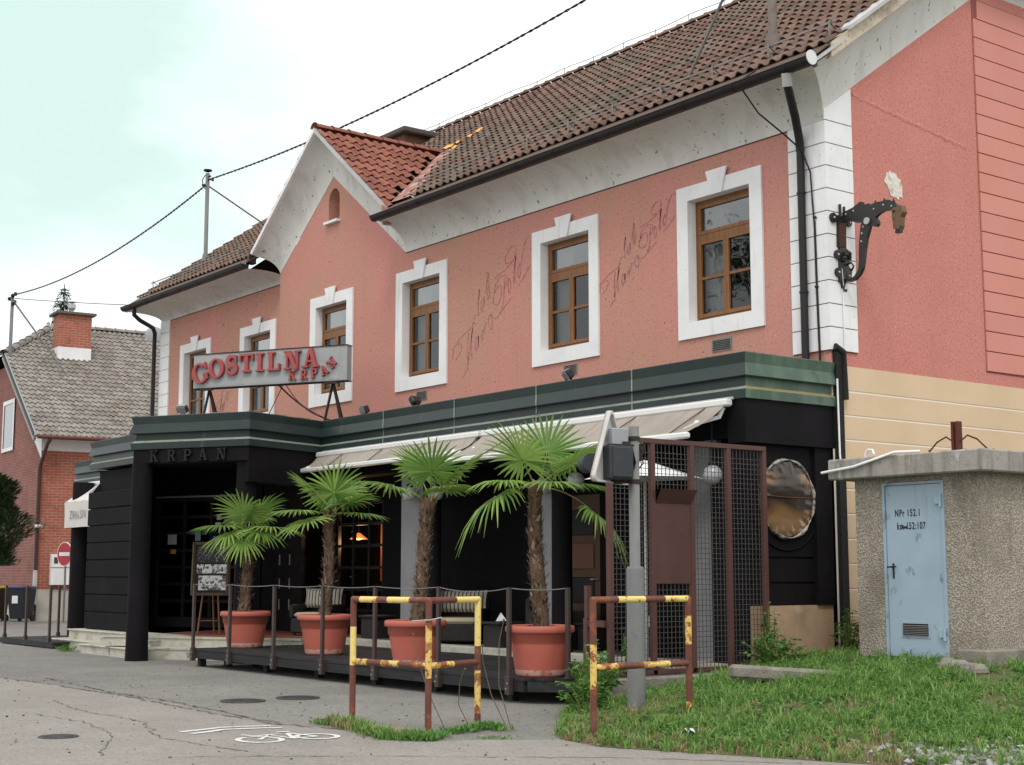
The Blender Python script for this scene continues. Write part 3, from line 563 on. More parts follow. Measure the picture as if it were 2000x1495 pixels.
# gutters
def gutter(xa, xb, clips):
    m = M(); rows = []; n = 10; r = 0.092; yc, zc_ = -0.70, 7.768
    for x in (xa, xb): rows.append([(x, yc - r * math.cos(math.pi * k / n), zc_ - r * math.sin(math.pi * k / n)) for k in range(n + 1)])
    m.grid(rows, True); rows = [[(x, y * 1.0 + (0.004 if False else 0), z) for (x, y, z) in r_] for r_ in rows]
    for x in (xa, xb): m.add([(x, yc - r * math.cos(math.pi * k / n), zc_ - r * math.sin(math.pi * k / n)) for k in range(n + 1)], [tuple(range(n + 1))])
    m.tube([(xa, yc - r, zc_), (xb, yc - r, zc_)], 0.011, 6)
    gt = m.build('gutter', GUTTER, inn)
    for i in range(clips):
        x = xa + (xb - xa) * (i + 0.6) / clips; q = M(); rr = r + 0.008
        q.grid([[(x + d, yc - rr * math.cos(math.pi * k / n), zc_ - rr * math.sin(math.pi * k / n)) for k in range(n + 1)] for d in (-0.018, 0.018)], True)
        q.box((x - 0.012, yc + r, zc_ - 0.004), (x + 0.012, -0.60, zc_ + 0.008)); q.build('gutter_clip', GUTTER, gt)
    return gt
g1 = gutter(-9.83, 0.42, 11); gutter(-21.2, -14.85, 7)
m = M(); m.lathe([(0.001, 0), (0.094, 0), (0.094, 0.012), (0.001, 0.012)], (0, 0, 0), 18, False); T = Matrix.Translation((0.422, -0.70, 7.768)) @ Matrix.Rotation(R(90), 4, 'Y'); m.v = [tuple(T @ Vector(p)) for p in m.v if True]
m.build('gutter_cap', mat('bright_tin', (0.62, 0.63, 0.63), 0.35, metal=0.5), g1)
# downpipes
m = M(); m.tube([(0.0, -0.685, 7.67), (-0.02, -0.66, 7.56), (-0.22, -0.30, 7.25), (-0.33, -0.11, 7.02), (-0.335, -0.09, 6.85)], 0.055, 12); m.tube([(-0.335, -0.09, 6.9), (-0.335, -0.09, 4.05)], 0.05, 12)
dpn = m.build('downpipe', GUTTER, inn, 'brown downpipe beside the white corner blocks')
m = M(); m.tube([(0.0, -0.685, 7.69), (-0.03, -0.64, 7.53)], 0.068, 12); m.build('outlet_collar', ZINC, dpn)
for z in (6.3, 5.0): m = M(); m.tube([(-0.335, -0.09, z - .012), (-0.335, -0.09, z + .012)], 0.06, 12); m.box((-0.345, -0.04, z - .01), (-0.325, 0.0, z + .01)); m.build('pipe_clip', GUTTER, dpn)
m = M(); m.tube([(-20.6, -0.685, 7.67), (-20.6, -0.68, 7.52), (-20.68, -0.5, 7.42), (-20.95, -0.05, 7.32), (-21.08, 0.06, 7.22), (-21.09, 0.06, 7.0), (-21.09, 0.06, 4.0)], 0.052, 12); m.build('downpipe', GUTTER, inn, 'brown downpipe bent round the left corner')
# snow guards
def guard(xa, xb, n):
    m = M(); y = -0.02; z = zr(y) + 0.03
    for dz in (0.20, 0.05): m.bar((xa - 0.15, y + 0.02, z + dz), (xb + 0.1, y + 0.02, z + dz), 0.016, 0.022)
    gd = m.build('snow_guard_rail', STEELD, roof)
    for i in range(n):
        x = xa + (xb - xa) * i / (n - 1); q = M(); q.bar((x, y, z - 0.02), (x, y, z + 0.23), 0.028, 0.012); q.bar((x, y + 0.01, z + 0.20), (x + 0.0, y + 0.22, z + 0.10), 0.02, 0.012); q.build('guard_bracket', STEELD, roof)
guard(-9.4, 0.15, 10); guard(-21.1, -15.4, 6)
m = M(); ln = [(x, YR - 0.08, ZR + 0.20 + 0.02 * math.cos(x * 3.1)) for x in np.linspace(X0 + HB - 0.5, X1 - HB, 40)]; m.tube(ln, 0.008, 5)
for x in np.linspace(X0 + HB, X1 - HB - 0.4, 18): m.bar((x, YR - 0.08, ZR + 0.05), (x, YR - 0.08, ZR + 0.21), 0.012)
m.build('lightning_wire', STEELD, roof)
# chimney behind the cross gable
BRICKD = mat('chimney_brick_old', (0.17, 0.085, 0.06), 0.9, [((0.1, 0.07, 0.055), 'noise', 6, 0.45, 0.7, 0.8)], bump=0.01, bscale=20)
m = M(); m.box((-17.15, 4.1, 10.9), (-16.3, 4.85, 11.78)); ch = m.build('chimney', BRICKD, inn, 'brick chimney with flat slab behind the red gable roof')
m = M(); m.rbox((-17.35, 3.95, 11.78), (-16.1, 5.0, 11.92), 0.03); m.build('chimney_slab', mat('slab_dark', (0.09, 0.075, 0.07), 0.9, bump=0.01, bscale=12), ch)
# ------------------------------------------------------------------ ground floor extension
A_, B_ = Vector((-9.42, -3.26)), Vector((-11.43, -4.44)); BV = Vector((-0.347, 0.938)); PU = (A_ - B_).normalized(); PN = Vector((-PU.y, PU.x))
path = [Vector((0.03, 0.10)), Vector((0.03, -1.57)), Vector((-10.05, -1.57)), A_, B_, B_ + BV * 1.32, Vector((-16.5, -3.2)), Vector((-16.5, -1.5)), Vector((-21.9, -1.5))]
def offs(path, o):
    out = []
    for i, p in enumerate(path):
        ns = []
        if i > 0: d = (p - path[i - 1]).normalized(); ns.append(Vector((-d.y, d.x)))
        if i < len(path) - 1: d = (path[i + 1] - p).normalized(); ns.append(Vector((-d.y, d.x)))
        n = ns[0] if len(ns) == 1 else (ns[0] + ns[1]) / (1 + ns[0].dot(ns[1])); out.append(p + n * o)
    return out
prof = [(-0.10, 4.03, 0), (0.0, 4.06, 0), (0.008, 4.05, 0), (-0.018, 3.93, 0), (0.03, 3.775, 0), (0.022, 3.768, 0), (-0.05, 3.772, 0), (-0.045, 3.655, 0), (-0.04, 3.652, 1), (0.004, 3.615, 1), (0.008, 3.608, 0), (0.0, 3.505, 0), (-0.012, 3.50, 0), (-0.20, 3.505, 0)]
offp = [offs(path, o) for o, z, k in prof]
for s in range(len(path) - 1):
    L = (path[s + 1] - path[s]).length; nseg = max(1, round(L / 2.0)) if L > 2.5 else 1
    for q in range(nseg):
        m = M(); a, b = q / nseg, (q + 1) / nseg; g_ = 0.0015 / L
        for j in range(len(prof) - 1):
            P = []
            for jj, tt in ((j, a + (g_ if q else 0)), (j, b - (g_ if q < nseg - 1 else 0)), (j + 1, b - (g_ if q < nseg - 1 else 0)), (j + 1, a + (g_ if q else 0))):
                p = offp[jj][s].lerp(offp[jj][s + 1], tt); P.append((p.x, p.y, prof[jj][1]))
            m.m = 1 if prof[j][2] == 1 and prof[j + 1][2] == 1 else 0
            m.add(P, [(0, 3, 2, 1)])
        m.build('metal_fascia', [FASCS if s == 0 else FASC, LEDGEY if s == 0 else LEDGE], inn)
        if q > 0:
            k = M(); rows = []
            for j in range(1, len(prof) - 1):
                p = offp[j][s].lerp(offp[j][s + 1], a); d = (path[s + 1] - path[s]).normalized(); n = Vector((-d.y, d.x)); e = p + n * 0.006
                rows.append([(e.x - d.x * 0.012, e.y - d.y * 0.012, prof[j][1]), (e.x + d.x * 0.012, e.y + d.y * 0.012, prof[j][1])])
            k.grid(rows); k.build('sheet_seam', LEDGE, inn)
m = M(); ip = offs(path, -0.09); m.poly([(p.x, p.y, 4.028) for p in ip] + [(-21.9, 0.3, 4.028), (0.0, 0.3, 4.028)]); m.build('flat_roof', mat('roof_felt', (0.10, 0.095, 0.09), 0.9), inn)
m = M()
for i in range(2, 5):
    p, q = offp[1][i], offp[1][i + 1]; d = (q - p).normalized(); n = Vector((-d.y, d.x))
    for k in range(6):
        a = p.lerp(q, k / 6 + 0.003); b = p.lerp(q, (k + 1) / 6 - 0.003); c = b - n * 0.11; e = a - n * 0.11; zt = 4.062 + 0.012 * (k % 2)
        m.add([(a.x, a.y, zt), (b.x, b.y, zt), (c.x, c.y, zt + .01), (e.x, e.y, zt + .01), (a.x, a.y, zt - .02), (b.x, b.y, zt - .02)], [(0, 1, 2, 3), (4, 5, 1, 0)])
m.build('parapet_capping', mat('capping_grey', (0.22, 0.20, 0.17), 0.8, [((0.1, 0.09, 0.08), 'noise', 6, 0.5, 0.7, 0.7)]), inn)
# black beams and walls of the extension
m = M(); m.box((-0.30, -1.55, 2.98), (0.0, 0.12, 3.498)); m.build('end_beam', BLACK, inn)
m = M(); m.box((-9.9, -1.50, 3.05), (-0.30, -1.15, 3.498)); m.build('front_beam', BLACK, inn)
m = M(); zz = [1.05, 1.32, 1.62, 2.98]
for a, b in zip(zz[:-1], zz[1:]): m.box((-0.5, -1.42, a + 0.012), (-0.10, 0.0, b - (0.012 if b < 2.9 else 0.0)))
m.box((-0.5, -1.40, 1.05), (-0.118, 0.0, 2.975)); m.build('end_wall', BLACK, inn)
m = M(); m.box((-0.6, -1.46, 0.0), (-0.07, 0.0, 1.05)); m.build('end_plinth', PLINTH, inn)
m = M(); m.box((-0.66, -1.50, 0.2), (-0.075, -1.462, 2.98)); m.build('black_front_board', BLACK, inn)  # black board added so the plinth front shows dark through the mesh
m = M(); m.box((-0.1, -0.30, 1.05), (-0.04, 0.0, 2.98)); m.build('end_pilaster', BLACK, inn)
m = M(); m.tube([(-0.092, -0.78 + 0.62 * math.cos(R(a)), 2.33 + 0.62 * math.sin(R(a))) for a in range(185, 356, 9)], 0.012, 6); m.build('porthole_moulding', BLACK, inn)
def wrapmat():
    m, t, b = nodes_of('brown_plastic_wrap'); n = tex(t, 'noise', 1.6, 1, .4, (1, .55, 2.0), .4)
    c = mixc(t, (.045, .034, .026), (.27, .16, .075), ramp(t, n, .42, .56)); c = mixc(t, c, (.36, .235, .13), mul(t, ramp(t, n, .56, .68), .8)); t.links.new(c, b.inputs['Base Color'])
    b.inputs['Roughness'].default_value = .2; b.inputs['Specular IOR Level'].default_value = .6; b.inputs['Metallic'].default_value = .25
    bn = t.nodes.new('ShaderNodeBump'); bn.inputs['Distance'].default_value = .02; t.links.new(tex(t, 'noise', 4, 1, .4, (1, .6, 1.6)), bn.inputs['Height']); t.links.new(bn.outputs[0], b.inputs['Normal']); return m
FOILB = wrapmat()
port = thing('wrapped_porthole', 'round porthole wrapped in shiny brown plastic on black end wall', 'porthole', (-0.1, -0.78, 2.33))
m = M(); rows = []; n = 40
for r_, h in ((0.0, 0.05), (0.15, 0.048), (0.30, 0.042), (0.40, 0.034), (0.45, 0.028), (0.48, 0.0)):
    rows.append([(-0.098 + h + 0.006 * math.sin(k * 2.3 + r_ * 30) * (r_ > 0.38), -0.78 + (r_ + 0.010 * math.sin(k * 1.7) * (r_ > .4)) * math.cos(2 * math.pi * k / n), 2.33 + (r_ + 0.010 * math.cos(k * 2.1) * (r_ > .4)) * math.sin(2 * math.pi * k / n)) for k in range(n)])
m.grid(rows, False, True); m.build('plastic_cover', FOILB, port)
m = M(); m.tube([(-0.07 + 0.006 * math.sin(k * 1.9), -0.78 + 0.475 * math.cos(2 * math.pi * k / 36), 2.33 + 0.475 * math.sin(2 * math.pi * k / 36)) for k in range(37)], [0.018 + 0.01 * math.sin(k * 1.3) for k in range(37)], 6, False); m.build('crumpled_rim', mat('plastic_silver', (0.36, 0.34, 0.31), 0.2, [((0.05, 0.045, 0.04), 'noise', 12, 0.5, 0.6, 0.9)], spec=0.8), port)
m = M(); m.tube([(-0.045, -1.25, 2.36), (-0.038, -0.78, 2.345), (-0.045, -0.31, 2.35)], 0.006, 5); m.build('tie_cord', mat('cord_brown', (0.12, 0.06, 0.03), 0.6), port)
# black flashing and pipes where extension meets the gable
m = M(); m.box((0.0, 0.03, 0.4), (0.06, 0.155, 4.22)); m.tube([(0.05, 0.02, 4.26), (0.05, 0.17, 4.20), (0.05, 0.19, 3.6)], 0.05, 8); m.build('black_flashing', mat('bitumen', (0.012, 0.012, 0.012), 0.7, bump=0.01, bscale=20), inn)
m = M(); m.tube([(0.075, 0.02, 3.85), (0.075, 0.03, 2.9), (0.12, 0.0, 2.72)], 0.013, 8); m.tube([(0.045, 0.22, 4.24), (0.045, 0.22, 5.05), (0.045, 0.20, 5.28)], 0.012, 8); m.build('white_conduit', WHITE, inn)
# portico
def pp(u, v): q = B_ + PU * u + PN * v; return (q.x, q.y)
m = M()
for (u0, u1, v0, v1, z0) in ((0.03, 2.30, 0.03, 0.33, 3.27),): m.prism([pp(u0, v0), pp(u1, v0), pp(u1, v1), pp(u0, v1)], lambda u, v, h: (u, v, h), z0, 3.498)
pa, pc = offs(path, -0.03)[3], offs(path, -0.03)[2]; d = (pc - pa); n = Vector((-d.y, d.x)).normalized() 
m.prism([(pa.x, pa.y), (pc.x, pc.y), (pc.x - 0.3, pc.y), (pa.x - 0.3, pa.y)], lambda u, v, h: (u, v, h), 2.92, 3.495); m.build('portico_beam', BLACK, inn)
m = M(); m.poly([(p.x, p.y, 3.46) for p in ip] + [(-21.9, 0.3, 3.46), (0.0, 0.3, 3.46)]); m.build('soffit', BLACK, inn)
for (x, y, r, z0) in ((-11.35, -4.26, 0.175, -0.02), (-9.73, -3.14, 0.165, 0.0)):
    m = M(); m.lathe([(r * 1.08, z0), (r * 1.06, 0.1), (r, 0.9), (r * 0.97, 3.28)], (x, y, 0), 28); m.build('round_column', BLACK, inn)
DU = Vector((0.887, 0.461)); DO = Vector((-16.15, -1.89)); DN = Vector((-DU.y, DU.x))
def dd(s, t): q = DO + DU * s + DN * t; return (q.x, q.y)
def dbox(m, s0, s1, t0, t1, z0, z1): m.prism([dd(s0, t0), dd(s1, t0), dd(s1, t1), dd(s0, t1)], lambda u, v, h: (u, v, h), z0, z1)
m = M(); dbox(m, -0.3, -0.02, -0.05, 0.12, 0.36, 3.46); dbox(m, 2.06, 2.6, -0.04, 0.12, 0.36, 3.46); dbox(m, -0.02, 2.06, -0.02, 0.12, 2.98, 3.46); dbox(m, 2.6, 3.3, 0.0, 0.12, 0.36, 3.46); m.build('entrance_wall', BLACK, inn)
m = M()
for c in range(4): dbox(m, c * 0.665 - 0.0, c * 0.665 + 0.06, 0.0, 0.06, 0.38, 2.93)
zg = [0.38, 0.56] + [0.56 + 0.335 * (k + 1) for k in range(7)]
dbox(m, 0.06, 1.995, 0.004, 0.056, 0.38, 0.58)
for z in zg[2:]: dbox(m, 0.06, 1.995, 0.004, 0.056, z - 0.03, z + 0.03)
door = m.build('entrance_door', DOORF, inn, 'wide black glazed entrance door with many small panes')
for c in range(3):
    for k in range(7):
        z0 = zg[1 + k] + 0.025; z1 = zg[2 + k] - 0.03; q = M(); a, b = dd(c * 0.665 + 0.06, 0.03), dd(c * 0.665 + 0.665, 0.03)
        q.quad((a[0], a[1], z0), (b[0], b[1], z0), (b[0], b[1], z1), (a[0], a[1], z1)); q.build('pane', DGLASS, door)
for (s, z, w_, h_, c) in ((0.30, 2.02, 0.22, 0.20, (0.70, 0.72, 0.68)), (0.38, 1.83, 0.13, 0.09, (0.75, 0.5, 0.05)), (0.98, 2.09, 0.13, 0.16, (0.30, 0.5, 0.58)), (1.42, 1.99, 0.10, 0.19, (0.05, 0.3, 0.65)), (1.50, 2.50, 0.11, 0.11, (0.6, 0.6, 0.55)), (1.47, 2.36, 0.13, 0.09, (0.65, 0.66, 0.68)), (1.68, 2.36, 0.15, 0.15, (0.25, 0.26, 0.22)), (1.66, 1.29, 0.14, 0.09, (0.22, 0.23, 0.24))):
    m = M(); dbox(m, s, s + w_, -0.004, 0.002, z, z + h_); st = m.build('door_sticker', mat('sticker', c, 0.5), door)
m = M(); dbox(m, 0.0, 2.02, -0.05, -0.0, 2.955, 2.99); m.build('door_head_strip', ZINC, inn)
# terrace back wall with doors and windows
m = M(); m.box((-12.5, -0.12, 0.3), (-11.98, -0.02, 3.46)); m.box((-10.32, -0.12, 0.3), (-5.2, -0.02, 3.46)); m.box((-11.98, -0.12, 2.75), (-10.32, -0.02, 3.46)); m.box((-11.98, -0.12, 0.3), (-10.32, -0.02, 0.75)); m.box((-4.35, -0.12, 0.3), (-0.3, -0.02, 3.46)); m.box((-5.2, -0.12, 2.6), (-4.35, -0.02, 3.46)); m.build('terrace_back_wall', BLACK, inn)
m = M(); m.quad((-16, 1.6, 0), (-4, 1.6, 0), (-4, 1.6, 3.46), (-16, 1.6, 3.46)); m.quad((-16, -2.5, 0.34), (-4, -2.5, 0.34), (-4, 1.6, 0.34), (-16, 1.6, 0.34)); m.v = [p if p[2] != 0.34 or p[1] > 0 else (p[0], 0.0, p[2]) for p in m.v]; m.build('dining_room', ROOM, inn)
m = M()
for x in (-11.98, -11.42, -10.87, -10.38): m.box((x, -0.10, 0.75), (x + 0.06, -0.04, 2.75))
for z in (0.75, 1.12, 1.52, 1.92, 2.32, 2.70): m.box((-11.92, -0.096, z), (-10.38, -0.044, z + 0.05))
tw = m.build('terrace_window', BLACKW, inn, 'dark gridded window behind the terrace showing an orange lamp glow')
AMB = mat('orange_wall', (0.32, 0.10, 0.045), 0.8)
for i, x in enumerate((-11.92, -11.36, -10.81)):
    for z in (0.80, 1.17, 1.57, 1.97, 2.37):
        q = M(); q.quad((x, -0.07, z), (x + 0.49, -0.07, z), (x + 0.49, -0.07, z + 0.34), (x, -0.07, z + 0.34)); q.build('pane', DGLASS, tw)
m = M(); m.box((-11.15, 0.35, 1.3), (-9.5, 0.4, 2.35)); m.build('orange_room_wall', AMB, inn)
# lit lamp seen through the window
lp = thing('pendant_lamp', 'small lit orange pendant lamp glowing behind the terrace window', 'lamp', (-11.85, 0.3, 2.12))
m = M(); m.lathe([(0.02, 0.12), (0.05, 0.10), (0.15, 0.02), (0.17, 0.0), (0.15, 0.0), (0.04, 0.08)], (-11.85, 0.3, 2.08), 18); m.build('lamp_shade', emit('shade_glow', (0.9, 0.25, 0.06), 1.6), lp)
m = M(); m.sphere((-11.85, 0.3, 2.10), 0.045, 12, 8, (1.6, 1.6, 0.7)); m.build('bulb', emit('bulb_glow', (1.0, 0.75, 0.35), 10), lp)
m = M(); m.tube([(-11.85, 0.3, 2.2), (-11.85, 0.3, 3.4)], 0.006, 5); m.build('cord', BLACKW, lp)
pl = bpy.data.lights.new('lamp_light', 'POINT'); pl.energy = 45; pl.color = (1, 0.5, 0.2); pl.shadow_soft_size = 0.06
plo = bpy.data.objects.new('lamp_light', pl); COL.objects.link(plo); plo.location = (-11.6, 0.15, 2.0)
# second folding door with pane reflections built as zinc bars, terrace side door
m = M(); m.box((-14.0, -0.56, 0.36), (-12.5, -0.48, 3.2)); sd_ = m.build('side_door', BLACKW, inn, 'black double door beside the entrance, pane reflections built as light streaks')
for x in (-13.35, -12.95):
    for z in (0.75, 1.15, 1.60, 2.10): q = M(); q.box((x, -0.575, z), (x + 0.018, -0.56, z + 0.20)); q.build('reflection_streak', ZINC, sd_)
m = M(); m.box((-5.2, -0.10, 0.36), (-4.35, -0.04, 2.6)); wd = m.build('brown_door', mat('dark_brown_wood', (0.10, 0.048, 0.026), 0.5), inn, 'brown panelled wooden door at right end of terrace')
for z in (0.5, 1.0, 1.5, 2.0): q = M(); q.rbox((-5.08, -0.115, z), (-4.5, -0.10, z + 0.38), 0.012); q.build('door_panel', mat('brown_panel', (0.15, 0.07, 0.038), 0.5) if z in (1.5, 0.5) else BLACKW, wd)
m = M(); m.tube([(-4.42, -0.10, 1.35), (-4.42, -0.15, 1.35), (-4.52, -0.16, 1.35)], 0.012, 6); m.build('handle', ZINC, wd)
m = M(); m.box((-14.42, -0.62, 1.74), (-14.26, -0.60, 1.98)); pt = m.build('wall_plate', mat('plate_white', (0.5, 0.5, 0.5), 0.5), inn); m = M(); m.box((-14.39, -0.628, 1.86), (-14.29, -0.62, 1.92)); m.build('plate_print', BLACK, pt)
m = M(); m.box((-15.1, -0.60, 0.36), (-14.0, -0.5, 3.46)); m.build('entrance_side_wall', BLACK, inn)
lg = thing('lime_wall_lamp', 'lime green and black oval lamp beside the entrance', 'wall lamp', (-13.75, -0.60, 2.18))
m = M(); m.sphere((-13.75, -0.66, 2.18), 0.13, 16, 12, (0.85, 0.5, 1.25)); m.build('lamp_body', mat('lime_plastic', (0.42, 0.55, 0.02), 0.4), lg)
m = M(); m.sphere((-13.69, -0.71, 2.22), 0.06, 12, 8, (0.9, 0.5, 1.2)); m.build('lamp_eye', BLACKW, lg)
# round terrace columns and grey pillars
for x in (-3.63, -6.83): m = M(); m.lathe([(0.145, 0.3), (0.14, 3.46)], (x, -1.42, 0), 26); m.build('round_column', BLACK, inn)
for (xa, xb) in ((-4.03, -3.80), (-7.64, -6.99), (-1.10, -0.60)): m = M(); m.box((xa, -1.46, 0.37), (xb, -1.36, 3.06)); m.build('grey_pillar', ANTHR, inn)
# left part: black rusticated block and back walls
m = M()
for k in range(8):
    a = 0.36 + k * 0.335; m.rbox((-16.46, -3.22, a + 0.008), (-14.15, -3.02, a + 0.327), 0.012)
m.box((-16.40, -3.19, 0.36), (-14.2, -3.03, 3.03)); m.build('rusticated_pier', BLACK, inn)
m = M(); m.box((-16.25, -3.08, 3.02), (-14.2, -2.98, 3.46)); m.build('upper_pier', BLACK, inn); m = M(); m.add([(-16.46, -3.22, 3.035), (-16.25, -3.22, 3.035), (-16.25, -3.08, 3.22), (-16.46, -3.08, 3.035), (-16.46, -2.6, 3.035), (-16.25, -2.6, 3.22)], [(0, 1, 2), (0, 2, 3), (3, 2, 5, 4)]); m.build('pier_cap', ANTHR, inn)
m = M(); m.quad((-16.4, -3.0, 0), (-16.4, 0.2, 0), (-16.4, 0.2, 3.46), (-16.4, -3.0, 3.46)); m.quad((-21, 0.1, 0), (-16.4, 0.1, 0), (-16.4, 0.1, 3.46), (-21, 0.1, 3.46)); m.build('left_back_wall', BLACK, inn)
m = M(); m.lathe([(0.24, 0.0), (0.23, 3.46)], (-19.95, -2.0, 0), 20); m.build('round_column', BLACK, inn)
# marble steps, red tiled landing, terrace floor
st = M(); st.prism([pp(-0.4, 0.62), pp(2.6, 0.62), pp(2.6, 4.2), pp(-0.4, 4.2)], lambda u, v, h: (u, v, h), -0.01, 0.165); s1 = st.build('marble_step', MARBLE, inn)
st = M(); st.prism([pp(-0.42, 0.60), pp(2.6, 0.60), pp(2.6, 1.0), pp(-0.42, 1.0)], lambda u, v, h: (u, v, h), 0.166, 0.195); st.build('step_tread', MARBLE, inn)
st = M(); st.prism([pp(-1.2, 0.98), pp(2.8, 0.98), pp(2.8, 4.6), pp(-1.2, 4.6)], lambda u, v, h: (u, v, h), 0.19, 0.335); st.build('marble_step', MARBLE, inn)
st = M(); st.prism([pp(-1.22, 0.955), pp(2.8, 0.955), pp(2.8, 1.22), pp(-1.22, 1.22)], lambda u, v, h: (u, v, h), 0.336, 0.362); st.build('step_tread', MARBLE, inn)
fl = M(); fl.prism([pp(-0.9, 1.23), pp(2.9, 1.23), pp(2.9, 5.2), pp(-0.9, 5.2)], lambda u, v, h: (u, v, h), 0.2, 0.352); fl.build('red_landing', REDFL, inn)
for (xa, xb, ya, yb_, z0, z1) in ((-14.3, -11.6, -4.10, -3.2, -0.01, 0.17), (-17.0, -14.25, -3.66, -3.0, -0.01, 0.17), (-14.1, -11.9, -3.78, -3.0, 0.17, 0.30), (-16.7, -12.2, -3.42, -2.9, 0.17, 0.355)):
    m = M(); m.box((xa, ya, z0), (xb, yb_, z1 - 0.03)); m.rbox((xa - 0.03, ya - 0.03, z1 - 0.029), (xb, yb_ + 0.002, z1), 0.008); m.build('marble_step', MARBLE, inn)
m = M(); m.box((-10.2, -1.52, 0.25), (-0.1, 0.0, 0.36)); m.build('terrace_floor', mat('floor_slab', (0.12, 0.11, 0.1), 0.8), inn)
for k in range(8):
    xa = -9.6 + k * 1.19; m = M(); m.rbox((xa, -1.62, 0.26), (xa + 1.185, -1.35, 0.372), 0.008); m.build('marble_edging', MARBLE, inn)
# raised KRPAN letters and sign letters -----------------------------------------------------------
def arc(cx, cy, rx, ry, a0, a1, n=12): return [(cx + rx * math.cos(R(a0 + (a1 - a0) * i / n)), cy + ry * math.sin(R(a0 + (a1 - a0) * i / n))) for i in range(n + 1)]
TK, TN, SF = 0.21, 0.10, 0.09               # thick stem, thin stroke, serif height
def ribbon(pts, w0, w1=None):
    """closed outline of a stroke whose width runs w0 (ends) .. w1 (middle)"""
    w1 = w1 or w0; L, Rr = [], []; n = len(pts)
    for i, p in enumerate(pts):
        d = Vector(pts[min(i + 1, n - 1)]) - Vector(pts[max(i - 1, 0)]); d.normalize(); q = Vector((-d.y, d.x)); wv = (w0 + (w1 - w0) * math.sin(math.pi * i / (n - 1))) / 2
        L.append((p[0] + q.x * wv, p[1] + q.y * wv)); Rr.append((p[0] - q.x * wv, p[1] - q.y * wv))
    return L + Rr[::-1]
def rect(x0, y0, x1, y1): return [(x0, y0), (x1, y0), (x1, y1), (x0, y1)]
def serif(cx, w_, top): return rect(cx - w_ / 2, 1 - SF, cx + w_ / 2, 1) if top else rect(cx - w_ / 2, 0, cx + w_ / 2, SF)
GL = {
 'I': (0.5, [rect(.145, 0, .355, 1), serif(.25, .48, 0), serif(.25, .48, 1)]),
 'T': (0.86, [rect(.325, 0, .535, 1), serif(.43, .5, 0), rect(0, .88, .86, 1), rect(0, .62, .09, .9), rect(.77, .62, .86, .9)]),
 'L': (0.78, [rect(.12, 0, .33, 1), serif(.23, .46, 1), rect(0, 0, .78, .10), rect(.68, .05, .78, .36)]),
 'N': (1.0, [rect(.14, 0, .25, 1), rect(.76, 0, .87, 1), serif(.19, .38, 0), serif(.81, .38, 1), rect(0, 1 - SF, .3, 1), [(.14, 1), (.40, 1), (.87, 0), (.64, 0)]]),
 'A': (0.98, [[(.16, 0), (.27, 0), (.54, 1), (.40, 1)], [(.40, 1), (.60, 1), (.90, 0), (.66, 0)], rect(.3, .27, .7, .37), serif(.19, .38, 0), serif(.79, .42, 0)]),
 'O': (0.92, None), 'G': (0.95, None), 'S': (0.74, None),
 'K': (0.92, [rect(.12, 0, .32, 1), serif(.22, .44, 0), serif(.22, .44, 1), [(.30, .40), (.30, .52), (.68, .95), (.80, .95)], [(.40, .56), (.55, .66), (.86, .05), (.62, .05)], serif(.76, .34, 1), serif(.76, .36, 0)]),
 'R': (0.9, [rect(.12, 0, .32, 1), serif(.22, .44, 0), rect(0, 1 - SF, .5, 1), ribbon([(.30, .95)] + arc(.48, .72, .20, .22, 85, -85) + [(.30, .48)], .10, .2), [(.40, .5), (.58, .5), (.84, .04), (.62, .04)], serif(.76, .28, 0)]),
 'P': (0.82, [rect(.12, 0, .32, 1), serif(.22, .46, 0), rect(0, 1 - SF, .5, 1), ribbon([(.30, .95)] + arc(.50, .70, .22, .24, 85, -85) + [(.30, .45)], .10, .2)]),
}
def letter_mesh(ch, fn, h, dep):
    """fn(u, v, w): glyph plane -> world, glyph height h, depth dep; strokes stepped a hair in depth"""
    m = M(); k = 0
    if ch in 'OG':
        out = arc(.46, .5, .46, .52, 0, 360, 30)[:-1]; inn_ = arc(.46, .5, .25, .42, 0, 360, 30)[:-1]; n = 30
        if ch == 'G':
            a0 = 3; rng = range(a0, 27)
            polys = [out[a0:28] + inn_[a0:28][::-1], rect(.60, .30, .90, .44), rect(.72, .12, .88, .42), rect(.80, .66, .88, .98)]
        else: polys = [out[0:16] + inn_[0:16][::-1], out[15:] + [out[0]] + [inn_[0]] + inn_[15:][::-1]]
    elif ch == 'S':
        cl = arc(.38, .74, .24, .21, 20, 180, 10) + arc(.40, .70, .26, .2, 190, 250, 4) + arc(.34, .30, .26, .22, 60, -10, 4) + arc(.36, .27, .24, .22, -20, -160, 10)
        polys = [ribbon(cl, .11, .25), rect(.58, .66, .67, .98), rect(.06, .02, .15, .34)]
    else: polys = GL[ch][1]
    for p in polys:
        m.prism(p, lambda u, v, w_: fn(u * h, v * h, w_), 0.0005 * k, dep + 0.0012 * k); k += 1
    return m
def put_letter(name, ch, O, ex, ey, en, h, dep, rot, mt, parent):
    """O centre of glyph"""
    gw = GL[ch][0]; c, s = math.cos(R(rot)), math.sin(R(rot))
    def fn(u, v, w_):
        a, b = u - gw * h / 2, v - h / 2; a, b = a * c - b * s, a * s + b * c
        q = O + ex * a + ey * b + en * w_; return (q.x, q.y, q.z)
    return letter_mesh(ch, fn, h, dep).build(name, mt, parent)
EX = Vector((PU.x, PU.y, 0)); EN = Vector((PU.y, -PU.x, 0)); EZ = Vector((0, 0, 1))
for ch, f in zip('KRPAN', (0.205, 0.355, 0.49, 0.62, 0.775)):
    q = B_ + PU * (2.33 * f); put_letter('raised_letter', ch, Vector((q.x, q.y, 3.385)) - EN * 0.03, EX, EZ, EN, 0.19, 0.05, 0, BLACKW, inn)
